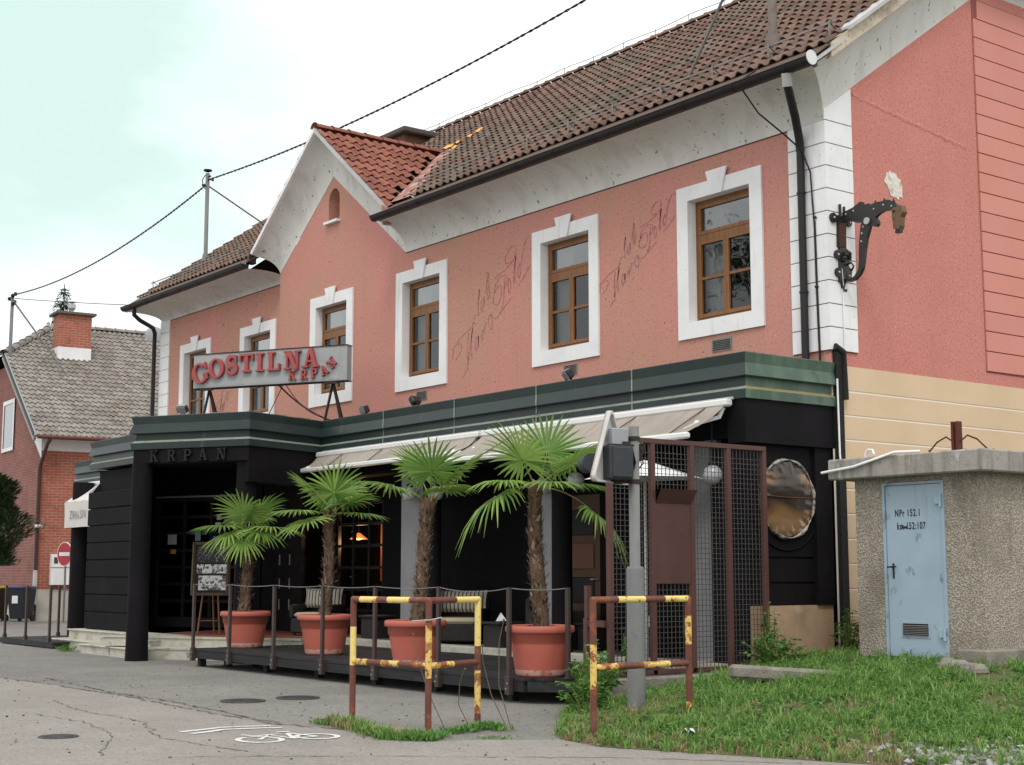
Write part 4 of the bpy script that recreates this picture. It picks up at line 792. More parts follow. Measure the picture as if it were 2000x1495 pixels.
# roof sign
SGO = Vector((-12.70, -2.76, 0)); SGX = Vector((2.76, 1.62, 0)).normalized(); SGN = Vector((SGX.y, -SGX.x, 0)); SW = 3.2
sign = thing('roof_sign', 'grey box sign with red raised letters reading GOSTILNA KRPAN on the entrance roof', 'sign', (-11.3, -1.95, 4.06))
def sp(u, w_, z): q = SGO + SGX * u + SGN * w_; return (q.x, q.y, z)
SGM = mat('sign_grey_sheet', (0.34, 0.36, 0.36), 0.5, [((0.26, 0.28, 0.285), 'noise', 1.2, 0.45, 0.62, 0.8), ((0.44, 0.45, 0.44), 'noise', 2.4, 0.52, 0.7, 0.6), ((0.16, 0.12, 0.09), 'noise', 12, 0.68, 0.78, 0.7)], spec=0.4)
RUST = mat('rusty_dark_steel', (0.035, 0.026, 0.022), 0.8, [((0.09, 0.045, 0.025), 'noise', 8, 0.55, 0.75, 0.7)], bump=0.004, bscale=30)
zS0, zS1 = 4.80, 5.42
m = M(); m.prism([sp(0, 0, 0)[:2], sp(SW, 0, 0)[:2], sp(SW, -0.16, 0)[:2], sp(0, -0.16, 0)[:2]], lambda u, v, h: (u, v, h), zS0, zS1); m.build('sign_box', SGM, sign)
m = M()
for z in (zS0 - 0.012, zS1): m.prism([sp(-0.01, 0.018, 0)[:2], sp(SW + 0.01, 0.018, 0)[:2], sp(SW + 0.01, -0.175, 0)[:2], sp(-0.01, -0.175, 0)[:2]], lambda u, v, h: (u, v, h), z, z + 0.014)
m.build('sign_edge', RUST, sign)
m = M(); m.prism([(a, b) for a, b in (sp(0.03, 0.004, 0)[:2], sp(SW * 0.955, 0.004, 0)[:2], sp(SW * 0.955, 0.0, 0)[:2], sp(0.03, 0.0, 0)[:2])], lambda u, v, h: (u, v, h), zS0 + 0.03, zS1 - 0.03); m.build('sign_face', SGM, sign)
REDL = mat('red_sign_letter', (0.37, 0.075, 0.075), 0.5, [((0.30, 0.06, 0.06), 'noise', 5, 0.45, 0.7, 0.7), ((0.5, 0.2, 0.18), 'noise', 16, 0.64, 0.78, 0.5)], spec=0.4)
def sl(ch, u, v, h, rot, dep=0.07): put_letter('sign_letter', ch, Vector(sp(u * SW, 0.006, zS1 - v * (zS1 - zS0))), SGX, EZ, SGN, h, dep, rot, REDL, sign)
for ch, u, v, h, r_ in (('G', .058, .565, .365, 14), ('O', .165, .445, .355, 8), ('S', .268, .375, .345, 3), ('T', .365, .345, .335, 0), ('I', .452, .345, .335, 0), ('L', .542, .345, .335, 0), ('N', .662, .345, .335, 0), ('A', .778, .31, .345, 0)): sl(ch, u, v, h, r_)
for ch, u, v, h, r_ in (('K', .66, .785, .165, 0), ('R', .735, .785, .165, 0), ('P', .80, .76, .165, 6), ('A', .862, .69, .165, 26), ('N', .91, .49, .165, 48)): sl(ch, u, v, h, r_, 0.05)
for u in (0.30, SW - 0.32):
    for (da, wf) in ((-0.16, 0.02), (0.17, -0.02), (0.04, -0.35)):
        m = M(); m.bar(sp(u, -0.08, zS0 - 0.01), sp(u + da, wf - 0.08, 4.04), 0.035); m.build('sign_leg', RUST, sign)
    m = M(); a = sp(u - 0.13, 0.0, 0); b = sp(u + 0.13, 0.0, 0); m.bar((a[0], a[1], zS0 - 0.03), (b[0], b[1], zS0 - 0.03), 0.04); m.build('leg_plate', RUST, sign)
def sagged(a, b, sag, n=14): a = Vector(a); b = Vector(b); return [a.lerp(b, i / n) - Vector((0, 0, sag * 4 * (i / n) * (1 - i / n))) for i in range(n + 1)]
m = M(); m.tube(sagged(sp(1.75, -0.1, zS0), sp(SW - 0.35, -0.25, 4.10), 0.10), 0.016, 6); m.tube(sagged(sp(1.85, -0.1, zS0), sp(1.45, -0.1, 4.06), 0.0), 0.008, 5); m.tube(sagged(sp(1.9, -0.1, zS0), sp(2.6, -0.2, 4.2), 0.12), 0.008, 5); m.build('sign_cable', mat('brown_cable', (0.06, 0.02, 0.015), 0.6), sign)
# ------------------------------------------------------------------ deck, posts, rail
deck = thing('terrace_deck', 'dark wooden terrace deck on short feet carrying the potted palms', 'deck', (-5, -2.9, 0))
ZD = 0.28; ny = 18; bw = (4.16 - 1.64) / ny
for j in range(ny):
    y0 = -4.16 + j * bw; xe = -0.92 + max(0, min(0.92, (y0 + 4.16) * 1.25)); cuts = [-9.42, -6.6 + rnd.uniform(-.8, .8), -3.6 + rnd.uniform(-.8, .8), xe]
    for a, b in zip(cuts[:-1], cuts[1:]): m = M(); dz = rnd.uniform(-.003, .003); m.box((a + 0.003, y0 + 0.004, ZD - 0.03 + dz), (b - 0.003, y0 + bw - 0.004, ZD + dz)); m.build('plank', DECK, deck)
m = M(); m.box((-9.40, -4.15, 0.13), (-0.95, -4.09, 0.245)); m.box((-9.40, -4.09, 0.13), (-9.34, -1.7, 0.245)); m.bar((-0.93, -4.10, 0.19), (-0.03, -3.40, 0.19), 0.05, 0.11)
for y in (-3.3, -2.4): m.box((-9.3, y, 0.13), (-0.4, y + 0.06, 0.245))
m.build('deck_frame', DECK, deck)
for (x, y) in ((-9.3, -4.05), (-9.1, -3.7), (-8.95, -3.3), (-8.0, -3.6), (-7.4, -3.9), (-5.9, -3.9), (-4.4, -3.9), (-3.0, -3.9), (-1.4, -3.95), (-0.5, -3.5), (-6.5, -2.6), (-3.5, -2.6)): m = M(); m.box((x - .05, y - .05, 0), (x + .05, y + .05, 0.13)); m.build('deck_foot', DECK, deck)
PX = [(-9.38, -4.17), (-8.13, -4.17), (-6.74, -4.17), (-5.36, -4.17), (-4.03, -4.17), (-2.59, -4.17), (-1.16, -4.19), (-0.62, -3.78)]
def rail_post(par, x, y, z0, z1, lean=0.0):
    m = M(); m.rbox((x - 0.028, y - 0.022, z0 + 0.2), (x + 0.028, y + 0.022, z1), 0.006); p = m.build('rail_post', BROWNM, par)
    m = M(); m.rbox((x - 0.042, y - 0.034, z0), (x + 0.042, y + 0.034, z0 + 0.205), 0.006); m.build('post_socket', BROWNM, p)
    m = M()
    for dx in (-.015, .015): m.lathe([(0.001, 0.006), (0.009, 0.006), (0.009, 0)], (0, 0, 0), 6, False)
    m = M(); m.box((x - 0.02, y - 0.040, z0 + 0.06), (x - 0.006, y - 0.034, z0 + 0.075)); m.box((x + 0.005, y - 0.040, z0 + 0.12), (x + 0.019, y - 0.034, z0 + 0.135)); m.build('socket_bolt', ZINC, p)
for i, (x, y) in enumerate(PX): rail_post(deck, x, y, 0.09, 1.275)
m = M(); pts = []
for a, b in zip(PX[:-1], PX[1:]): pts += sagged((a[0], a[1], 1.268), (b[0], b[1], 1.268), 0.022 if abs(a[0] + 2.59) > .1 else .05, 6)[:-1]
pts.append(Vector((PX[-1][0], PX[-1][1], 1.268))); m.tube(pts, 0.0055, 6); m.build('rail_cable', STEELD, deck)
ldeck = thing('side_deck', 'low dark deck with four posts left of the entrance steps', 'deck', (-17.5, -3, 0))
for j in range(12):
    y0 = -4.0 + j * 0.16; m = M(); m.box((-19.1, y0 + .004, 0.09), (-16.0, y0 + .156, 0.125)); m.build('plank', DECK, ldeck)
m = M(); m.box((-19.1, -4.0, 0.02), (-16.0, -3.95, 0.088)); m.build('deck_frame', DECK, ldeck)
for (x, y) in ((-18.95, -3.95), (-19.0, -2.8), (-17.68, -3.95), (-16.33, -3.95), (-19.0, -2.15)): rail_post(ldeck, x, y, 0.0, 1.2)
# ------------------------------------------------------------------ pots and palms
POT = mat('terracotta_plastic', (0.47, 0.125, 0.090), 0.5, [((0.40, 0.105, 0.075), 'noise', 2.5, 0.42, 0.68, 0.7), ((0.50, 0.22, 0.17), 'noise', 14, 0.66, 0.78, 0.4, (1, 1, 0.3))], spec=0.35, bump=0.001, bscale=30)
POTW = mat('pot_scale_marks', (0.52, 0.33, 0.27), 0.8, [((0.37, 0.10, 0.07), 'noise', 12, 0.5, 0.6, 0.9)])
SOIL = mat('soil', (0.028, 0.022, 0.018), 0.95, [((0.06, 0.045, 0.035), 'noise', 25, 0.5, 0.7, 0.8)], bump=0.02, bscale=30)
BARK = mat('palm_fibre', (0.135, 0.085, 0.055), 0.95, [((0.06, 0.038, 0.026), 'noise', 14, 0.45, 0.65, 0.9, (1, 1, 0.5)), ((0.24, 0.18, 0.125), 'noise', 26, 0.6, 0.72, 0.7, (1, 1, 0.3))], bump=0.02, bscale=22, bstretch=(1, 1, 0.35))
FIB = mat('fibre_strip', (0.20, 0.142, 0.102), 0.95, rand=0.85)
PALM = leafmat('palm_leaf', (0.10, 0.215, 0.04), (0.33, 0.48, 0.12), 0.34, 0.30, 0.35)
PETI = mat('petiole', (0.20, 0.25, 0.07), 0.55, [((0.25, 0.16, 0.07), 'noise', 6, 0.5, 0.7, 0.7)])
RT = Vector((0.603, 0.798, 0)); TC = Vector((0.798, -0.603, 0)); UZ = Vector((0, 0, 1))
def pot(x, y, lab, s=1.0):
    t = thing('plant_pot', lab, 'plant pot', (x, y, ZD), 'terracotta coloured pots on the deck')
    Q = 1.08; zq_ = lambda L: [(a * Q, b_ * Q) for a, b_ in L]
    m = M(); m.lathe(zq_([(0.001, 0.0), (0.235, 0.0), (0.245, 0.012), (0.25, 0.02)]), (x, y, ZD), 32); 
    m.lathe(zq_([(0.262, 0.075), (0.275, 0.14), (0.305, 0.33), (0.312, 0.36), (0.322, 0.365), (0.33, 0.45), (0.355, 0.452), (0.366, 0.465), (0.366, 0.505), (0.357, 0.523), (0.335, 0.528), (0.322, 0.515), (0.318, 0.46)]), (x, y, ZD), 36); m.build('pot_body', POT, t)
    m = M(); m.lathe(zq_([(0.25, 0.02), (0.256, 0.03), (0.2625, 0.076)]), (x, y, ZD), 36); m.build('scale_band', POTW, t)
    m = M(); n = 16; m.grid([[(x + r * math.cos(2 * math.pi * k / n), y + r * math.sin(2 * math.pi * k / n), ZD + 0.515 + rnd.uniform(-.012, .012) + 0.03 * (1 - r / .36)) for k in range(n)] for r in (0.345, 0.26, 0.15, 0.05, 0.001)], False, True)
    for _ in range(70):
        a, r = rnd.uniform(0, 6.28), rnd.uniform(.1, .33); c = Vector((x + r * math.cos(a), y + r * math.sin(a), ZD + .525 + .03 * (1 - r / .36))); s_ = rnd.uniform(.008, .024); T = Matrix.Translation(c) @ Matrix.Rotation(rnd.uniform(0, 6), 4, Vector((rnd.random(), rnd.random(), 1))); m.box((-s_, -s_ * .7, -s_ * .5), (s_, s_ * .7, s_ * .5), T)
    m.build('potting_soil', SOIL, t)
def frond(par, base, d, up, Lp, Rf, droop, nl=30, span=148):
    d = Vector(d).normalized(); side = d.cross(up).normalized(); nrm = side.cross(d).normalized()
    # petiole arcs down with its load
    pts = [base + d * (Lp * k / 6) - UZ * (droop * 0.35 * (k / 6) ** 2 * Lp) for k in range(7)]; hub = pts[-1]
    dd_ = (pts[-1] - pts[-2]).normalized(); side = dd_.cross(nrm).normalized(); nn = side.cross(dd_).normalized()
    m = M(); m.tube(pts, [0.011 - 0.0008 * k for k in range(7)], 5); fr = m.build('petiole', PETI, par)
    m = M(); da = 2 * span / (nl - 1)
    for i in range(nl):
        a = R(-span + da * i + rnd.uniform(-1.2, 1.2)); ax = dd_ * math.cos(a) + side * math.sin(a); tx = -dd_ * math.sin(a) + side * math.cos(a)
        L = Rf * (1.0 - 0.30 * (abs(a) / R(span)) ** 2) * rnd.uniform(0.9, 1.05); cup = 0.16 * (1 if abs(a) < R(95) else 0.6); rows = []; tipd = droop * rnd.uniform(0.6, 1.4)
        for (f, w_) in ((0.03, 0.004), (0.30, 0.30 * math.tan(R(da / 2)) * 1.08), (0.50, min(0.5 * math.tan(R(da / 2)), 0.038 / Rf * 0.5)), (0.78, 0.027 / Rf * 0.5), (1.0, 0.004)):
            r = L * f; wv = (w_ if f > .1 else .004) * Rf * (1.0); c = hub + ax * r + nn * (cup * r * (1 - f * 0.75)) - UZ * (tipd * L * max(0, f - 0.35) ** 2 * 0.75)
            rows.append([c - tx * wv, c - nn * (wv * 0.55), c + tx * wv])
        m.grid(rows)
    m.build('leaf_fan', PALM, fr)
def palm(x, y, h, lean, r, specs, lab, seed, bulge=0.0):
    q = random.Random(seed); z0 = ZD + 0.52; h -= .03; t = thing('potted_palm', lab, 'palm', (x, y, z0), 'fan palms along the deck')
    top = Vector((x, y, z0)) + RT * lean + UZ * h; N = 22; pts = []; rs = []
    for k in range(N + 1):
        f = k / N; pts.append(Vector((x, y, z0 - 0.05)).lerp(top, f) + RT * (0.02 * math.sin(f * 5 + seed))); rs.append(r * (1.08 - 0.15 * f + 0.06 * q.uniform(-1, 1) + bulge * math.exp(-((f - .93) / .07) ** 2)))
    m = M(); m.tube(pts, rs, 14); tk = m.build('trunk', BARK, t)
    m = M()
    for _ in range(620):
        f = q.uniform(0.0, 1.0) ; k = min(N - 1, int(f * N)); c = pts[k].lerp(pts[k + 1], f * N - k); a = q.uniform(0, 6.283); o = Vector((math.cos(a), math.sin(a), 0)); s = Vector((-math.sin(a), math.cos(a), 0))
        b = c + o * (rs[k] * 0.95); L = q.uniform(0.035, 0.11); w_ = q.uniform(0.006, 0.026) * (1 if q.random() < .6 else .3); up = (UZ * q.uniform(0.2, 1.0) + o * q.uniform(0.10, 0.45) + s * q.uniform(-0.7, 0.7)).normalized()
        e = b + up * L; m.add([b - s * w_, b + s * w_, e + s * w_ * .35, e - s * w_ * .35], [(0, 1, 2, 3)])
    m.build('fibres', FIB, tk, kind='stuff')
    for (dx, dz, dc, Lp, Rf, dr) in specs:
        d = RT * dx + UZ * dz + TC * dc; frond(t, top - UZ * 0.05 + Vector((q.uniform(-.03, .03), q.uniform(-.03, .03), 0)), d, UZ if abs(d.normalized().z) < .93 else TC * -1, Lp, Rf, dr)
    for _ in range(5):
        a = q.uniform(-.9, .9); m = M(); c = top - UZ * 0.10; m.tube([c + RT * a * .06, c + RT * a * .13 + UZ * .12 + TC * q.uniform(-.05, .05)], [0.016, 0.006], 5); m.build('cut_stalk', PETI, t)
def ring(n, el, Lp, Rf, dr, seed, skip=()):
    q = random.Random(seed); out = []
    for i in range(n):
        if i in skip: continue
        a = 2 * math.pi * (i + q.uniform(-.25, .25)) / n; e = R(el + q.uniform(-9, 9)); out.append((math.cos(a) * math.cos(e), math.sin(e), math.sin(a) * math.cos(e), Lp * q.uniform(.85, 1.15), Rf * q.uniform(.9, 1.08), dr * q.uniform(.8, 1.2)))
    return out
PP = [(-9.02, -3.46), (-6.55, -3.45), (-3.62, -3.82), (-1.12, -3.78)]
for (x, y), l in zip(PP, ('red terracotta pot leftmost in the row by the entrance', 'red terracotta pot second from the entrance behind a slim brown post', 'red terracotta pot standing behind the taller corner of the yellow barrier', 'red terracotta pot nearest the mesh screen at the right deck corner')): pot(x, y, l)
palm(PP[0][0], PP[0][1], 1.40, 0.0, 0.084, [(-.15, .8, .55, .32, .56, .3), (.45, .7, .3, .36, .54, .35), (-.95, .35, .25, .40, .56, .6), (.95, .30, .2, .40, .56, .6), (.65, .15, .65, .36, .48, .8), (.0, -.2, .85, .30, .46, .9), (-.65, .05, .6, .34, .48, .8), (.0, .75, -.7, .36, .5, .4)], 'small fan palm leftmost in the row in front of the menu board', 11)
palm(PP[1][0], PP[1][1], 1.56, 0.05, 0.076, [(.12, .9, .4, .38, .58, .25), (-.62, .78, .2, .44, .56, .3), (.68, .55, .4, .40, .54, .45), (-.95, .28, .25, .46, .5, .5), (-.7, -.08, .55, .36, .56, .5), (.93, .20, .2, .44, .48, .5), (.3, .8, -.6, .4, .5, .3)], 'fan palm second in the row beside the lit window', 12)
palm(PP[2][0], PP[2][1], 1.62, 0.17, 0.086, [(.05, .88, .55, .48, .56, .2), (.66, .74, .1, .56, .50, .3), (-.92, .55, .2, .58, .62, .55), (-.38, .9, -.3, .54, .48, .25), (.5, .45, .75, .46, .44, .45)], 'fan palm third in the row with thick reddish collar of cut stalks', 13, 0.28)
palm(PP[3][0], PP[3][1], 1.68, -0.05, 0.080, [(-.38, .85, .45, .42, .58, .25), (.22, .94, -.2, .48, .54, .2), (.74, .64, .25, .54, .62, .35), (-.78, .38, .4, .42, .48, .7), (.35, .35, .85, .42, .44, .7), (-.93, .30, .2, .46, .58, 1.5), (.98, .12, .15, .70, .52, 1.6), (.85, .22, .2, .46, .42, .5)], 'tallest fan palm rightmost in the row with two long drooping fronds', 14)
# ------------------------------------------------------------------ awnings
AWN = mat('awning_fabric', (0.36, 0.325, 0.285), 0.9, [((0.27, 0.24, 0.21), 'noise', 1.2, 0.45, 0.65, 0.8), ((0.30, 0.25, 0.2), 'noise', 3, 0.5, 0.62, 0.8, (6, 0.3, 0.3))], bump=0.004, bscale=6)
AWH = mat('awning_white_metal', (0.72, 0.72, 0.71), 0.4, [((0.5, 0.5, 0.48), 'noise', 5, 0.6, 0.75, 0.6)], spec=0.4)
SEAM = mat('seam', (0.1, 0.085, 0.07), 0.9)
def awning(xa, xb, yo, zo, lab):
    t = thing('folding_awning', lab, 'awning', ((xa + xb) / 2, -1.6, 3.45), 'half rolled awnings over the terrace')
    m = M(); m.rbox((xa, -1.72, 3.41), (xb, -1.59, 3.50), 0.02); m.build('cassette', AWH, t)
    m = M(); m.box((xa, -1.60, 3.498), (xb, -1.575, 3.53)); m.build('wall_rail', ZINC, t)
    m = M(); n = 26; rows = []
    for j in range(7):
        f = j / 6; rows.append([(xa + 0.04 + (xb - xa - 0.08) * i / n, -1.70 + (yo + 1.70) * f, 3.42 + (zo + 0.045 - 3.42) * f - 0.035 * math.sin(math.pi * f) - 0.008 * math.sin(i * 1.7 + j)) for i in range(n + 1)])
    m.grid(rows, True); m.build('fabric', AWN, t)
    for x in np.arange(xa + 0.9, xb - .2, 1.25): k = M(); k.bar((x, -1.72, 3.412), (x - 0.02, yo + 0.02, zo + 0.052), 0.012, 0.012); k.build('fabric_seam', SEAM, t)
    m = M(); m.rbox((xa + 0.02, yo - 0.045, zo - 0.03), (xb - 0.02, yo + 0.045, zo + 0.045), 0.018); m.build('front_bar', AWH, t)
    for x, s in ((xb - 0.12, -1), (xa + 0.12, 1)):
        m = M(); e = Vector((x + s * 0.10, -1.98, 3.20)); m.tube([(x + 0.02, -1.66, 3.40), (x, -1.72, 3.28)], 0.03, 8); m.bar((x, -1.70, 3.29), e, 0.05, 0.045); m.bar(e, (x + s * 0.25, yo, zo), 0.045, 0.04); m.sphere(e, 0.04, 10, 6); m.build('folding_arm', AWH, t)
awning(-5.15, -0.16, -2.32, 3.02, 'beige awning at right end of terrace, its right edge open above the mesh screen')
awning(-9.98, -5.22, -2.0, 3.16, 'beige awning left of the seam, beside the entrance portico')
# ------------------------------------------------------------------ globe lamps
GLOBE = mat('opal_globe', (0.50, 0.50, 0.52), 0.25, spec=0.4)
for i, (x, y, z, r, l) in enumerate(((-6.41, -1.62, 2.65, .113, 'opal globe lamp between the third and fourth palms'), (-7.16, -1.62, 2.67, .113, 'opal globe lamp half hidden behind the third palm'), (-3.08, -1.62, 2.67, .12, 'opal globe lamp left of the triangular sign'), (-3.78, -1.62, 2.63, .12, 'opal globe lamp behind the crown of the tallest palm'), (-0.50, -1.62, 2.61, .12, 'opal globe lamp behind the steel mesh screen'))):
    t = thing('globe_lamp', l, 'lamp', (x, y, z), 'opal globe lamps under the awning'); m = M(); m.sphere((x, y, z), r, 20, 14); m.build('globe', GLOBE, t)
    m = M(); m.lathe([(0.05, r - .01), (0.05, r + .04), (0.012, r + .05), (0.012, 3.46 - z)], (x, y, z), 12, False); m.build('stem', BLACKW, t)
# ------------------------------------------------------------------ terrace furniture
RATT = mat('dark_wicker', (0.022, 0.019, 0.019), 0.6, [((0.045, 0.04, 0.04), 'noise', 40, 0.5, 0.65, 0.8)], bump=0.004, bscale=60)
CREAMC = mat('cream_cushion', (0.50, 0.44, 0.30), 0.9, [((0.4, 0.35, 0.23), 'noise', 4, 0.5, 0.7, 0.6)])
def striped():
    m, t, b = nodes_of('striped_fabric'); tcn = t.nodes.new('ShaderNodeTexCoord'); wv = t.nodes.new('ShaderNodeTexWave'); wv.inputs['Scale'].default_value = 5.0; wv.inputs['Distortion'].default_value = 0.0
    mp_ = t.nodes.new('ShaderNodeMapping'); mp_.inputs['Rotation'].default_value = (0, 0, R(-40)); t.links.new(tcn.outputs['Object'], mp_.inputs['Vector']); t.links.new(mp_.outputs['Vector'], wv.inputs['Vector'])
    c = mixc(t, (0.07, 0.06, 0.05), (0.55, 0.51, 0.43), ramp(t, wv.outputs['Fac'], 0.10, 0.40)); t.links.new(c, b.inputs['Base Color']); b.inputs['Roughness'].default_value = 0.9; return m
STRIPE = striped()
def pillow(m, c, w_, h_, th, rz, tilt):
    T = Matrix.Translation(c) @ Matrix.Rotation(rz, 4, 'Z') @ Matrix.Rotation(tilt, 4, 'X'); n = 12; vs = []; top = []
    for sgn in (1, -1):
        rows = []
        for j in range(n + 1):
            rows.append([tuple(T @ Vector(((i / n - .5) * w_ * (1 - .06 * (1 - abs(2 * j / n - 1) ** 2)), sgn * th * (max(0, (1 - (2 * i / n - 1) ** 4) * (1 - (2 * j / n - 1) ** 4)) ** .6), (j / n - .5) * h_ * (1 - .06 * (1 - abs(2 * i / n - 1) ** 2))))) for i in range(n + 1)])
        m.grid(rows, True)
def armchair(x, y, rz, lab, cl, wide=0.75, seat=True):
    t = thing('wicker_armchair', lab, 'armchair', (x, y, 0.36), 'wicker armchairs on the terrace'); T = Matrix.Translation((x, y, 0.36)) @ Matrix.Rotation(rz, 4, 'Z'); w_ = wide / 2
    m = M(); m.rbox((-w_, -.36, .04), (w_, .36, .30), .02, T); m.build('seat_base', RATT, t)
    m = M(); m.rbox((-w_, .26, .30), (w_, .38, .72), .03, T); m.build('backrest', RATT, t)
    for s in (-1, 1): m = M(); m.rbox((s * w_ - .05 if s > 0 else -w_ - .03, -.36, .302), (s * w_ + .03 if s > 0 else -w_ + .05, .255, .54), .02, T); m.build('armrest', RATT, t)
    for sx in (-1, 1):
        for sy in (-1, 1): m = M(); m.box((sx * (w_ - .05) - .025, sy * .3 - .025, 0), (sx * (w_ - .05) + .025, sy * .3 + .025, .04), T); m.build('foot', RATT, t)
    c = T @ Vector((0, .20, .64)); m = M(); pillow(m, c, wide * .98, .36, .09, rz, R(-12)); tag(m.build('striped_cushion', STRIPE), cl, 'cushion', 'striped back cushions')
    if seat:
        m = M(); m.rbox((-w_ + .06, -.38, .305), (w_ - .06, .15, .40), .04, T); tag(m.build('seat_cushion', CREAMC), 'cream seat cushion on the ' + cl.split(' on the ')[1], 'cushion', 'cream seat cushions')
armchair(-10.95, -1.05, R(35), 'dark wicker armchair left of the second palm', 'striped cushion on the armchair left of the second palm', .75)
armchair(-6.85, -0.95, R(42), 'dark wicker armchair behind the third palm and the yellow barrier', 'striped cushion on the armchair behind the third palm', .95)
armchair(-4.55, -0.75, R(80), 'dark wicker armchair behind the tallest palm', 'striped cushion on the armchair behind the tallest palm', .7, False)
armchair(-1.05, -0.95, R(40), 'dark wicker armchair behind the steel mesh screen', 'striped cushion on the armchair behind the mesh screen', .85, False)
def side_table(x, y, lab, s=.45):
    t = thing('coffee_table', lab, 'table', (x, y, .36), 'dark square terrace tables'); m = M(); m.rbox((x - s / 2, y - s / 2, .70), (x + s / 2, y + s / 2, .74), .01); m.build('table_top', RATT, t)
    m = M(); m.rbox((x - s / 2 + .04, y - s / 2 + .04, .36), (x + s / 2 - .04, y + s / 2 - .04, .698), .01); m.build('table_base', RATT, t)
side_table(-5.25, -1.22, 'dark table with a white napkin between armchairs', .5); side_table(-3.9, -0.55, 'dark table beside the right round column', .5); side_table(-9.2, -0.9, 'dark table behind the second red pot', .5); side_table(-2.3, -1.0, 'dark table left of the mesh screen armchair', .6)
m = M(); m.add([(-5.32, -1.3, .745), (-5.15, -1.22, .745), (-5.3, -1.12, .745), (-5.33, -1.2, .87)], [(0, 1, 3), (1, 2, 3), (2, 0, 3)]); m.lathe([(.001, .746), (.06, .748), (.085, .756), (.08, .757), (.001, .75)], (-5.14, -1.28, 0), 14); tag(m.build('folded_napkin', mat('paper_white', (.75, .75, .74), .8)), 'white folded napkin on a saucer on the dark table', 'napkin')
for x, l in ((-2.62, 'pale green card standing on the table behind the mesh screen, left one'), (-2.32, 'pale green card standing on the table behind the mesh screen, right one')):
    m = M(); m.box((x - .05, -1.0, .741), (x + .05, -.99, .88)); m.add([(x - .05, -.99, .88), (x + .05, -.99, .88), (x + .05, -.94, .741), (x - .05, -.94, .741)], [(0, 1, 2, 3)]); tag(m.build('table_card', mat('pale_green', (.30, .52, .32), .6)), l, 'card', 'pale green table cards')
# menu easel
ez = thing('menu_easel', 'wooden easel with black menu board and food photos at the entrance', 'easel', (-12.2, -2.6, .36))
ED = Vector((0.62, 0.785, 0)).normalized(); EO = Vector((-12.55, -2.75, 0)); EB = Vector((-ED.y, ED.x, 0))
def ep(u, z, w_=0.0): q = EO + ED * u + EB * ((z - .36) * 0.10 + w_); return (q.x, q.y, z)
OLDW = mat('old_easel_wood', (0.10, 0.075, 0.04), 0.7, [((0.05, 0.038, 0.02), 'noise', 8, .5, .7, .8)]); EW = mat('easel_leg_wood', (0.2, 0.1, 0.045), 0.6)
for a, b in ((.12, .20), (.52, .44)): m = M(); m.bar(ep(a, .36, .02), ep(b, 1.25, .02), .03, .02); m.build('easel_leg', EW, ez)
m = M(); m.bar(ep(.17, .60, .015), ep(.47, .60, .015), .03, .015); m.build('crossbar', EW, ez)
m = M(); m.bar(ep(.3, 1.9, .05), ep(.3, .36, .55), .03, .02); m.build('rear_leg', EW, ez)
m = M()
for (a, za, b, zb) in ((.0, 1.05, .0, 2.0), (.64, 1.05, .64, 2.0), (-.025, 1.07, .665, 1.07), (-.025, 1.98, .665, 1.98)): m.bar(ep(a, za, -.02), ep(b, zb, -.02), .05, .05)
m.build('board_frame', OLDW, ez)
m = M(); m.add([ep(.02, 1.08, -.012), ep(.62, 1.08, -.012), ep(.62, 1.97, -.012), ep(.02, 1.97, -.012)], [(0, 1, 2, 3)]); m.build('black_board', BLACKW, ez)
FOOD = mat('food_print', (0.72, 0.72, 0.72), 0.4, [((0.05, 0.05, 0.06), 'noise', 14, .48, .55, .95), ((0.45, 0.08, 0.08), 'noise', 9, .62, .66, .9), ((0.12, 0.35, 0.08), 'noise', 11, .64, .68, .9)])
MENU = mat('menu_print', (0.02, 0.02, 0.022), 0.4, [((0.6, 0.6, 0.6), 'noise', 30, .60, .64, .9, (1, 1, 2.2))])
for (a, b, z0, z1, mm) in ((.10, .60, 1.14, 1.40, FOOD), (.06, .60, 1.44, 1.60, FOOD), (.06, .60, 1.64, 1.93, MENU)): m = M(); m.add([ep(a, z0, -.018), ep(b, z0, -.018), ep(b, z1, -.018), ep(a, z1, -.018)], [(0, 1, 2, 3)]); m.build('menu_photo', mm, ez)
# ------------------------------------------------------------------ mesh screen at the right end
scr = thing('mesh_screen', 'tall brown steel screen with wire mesh and a red panel', 'screen', (.1, -2.6, .3))
MX = 0.10; py = [-3.78, -3.16, -2.56, -1.97, -1.38]; zt = 2.92
for i, y in enumerate(py):
    zb = (0.34, 0.34, 0.34, 0.36, 0.5)[i]; m = M(); m.rbox((MX - .03, y - .032, zb), (MX + .03, y + .032, zt - .055 if 0 < i < 4 else zt - .056), .004); m.build('screen_post', REDBR, scr)
m = M(); m.rbox((MX - .03, py[0] - .032, zt - .055), (MX + .03, py[-1] + .032, zt), .004); m.build('top_rail', REDBR, scr)
m = M(); m.rbox((MX - .03, py[0] + .034, .34), (MX + .03, py[-2] - .034, .39), .004); m.build('bottom_rail', REDBR, scr)
def wires(y0, y1, z0, z1):
    m = M(); st_ = 0.058; n = int((z1 - z0) / st_)
    for i in range(1, n):
        z = z0 + st_ * i; k = int((y1 - y0) / .058); m.tube([(MX + .005 * (1 if (j + i) % 2 else -1), y0 + (y1 - y0) * j / k, z + .0015 * (1 if j % 2 else -1)) for j in range(k + 1)], .0042, 4, False)
    k = int((y1 - y0) / .058)
    for j in range(1, k):
        y = y0 + (y1 - y0) * j / k; m.tube([(MX, y, z0), (MX, y + .003, (z0 + z1) / 2), (MX, y, z1)], .0042, 4, False)
    m.build('wire_mesh', WIRE, scr, kind='stuff')
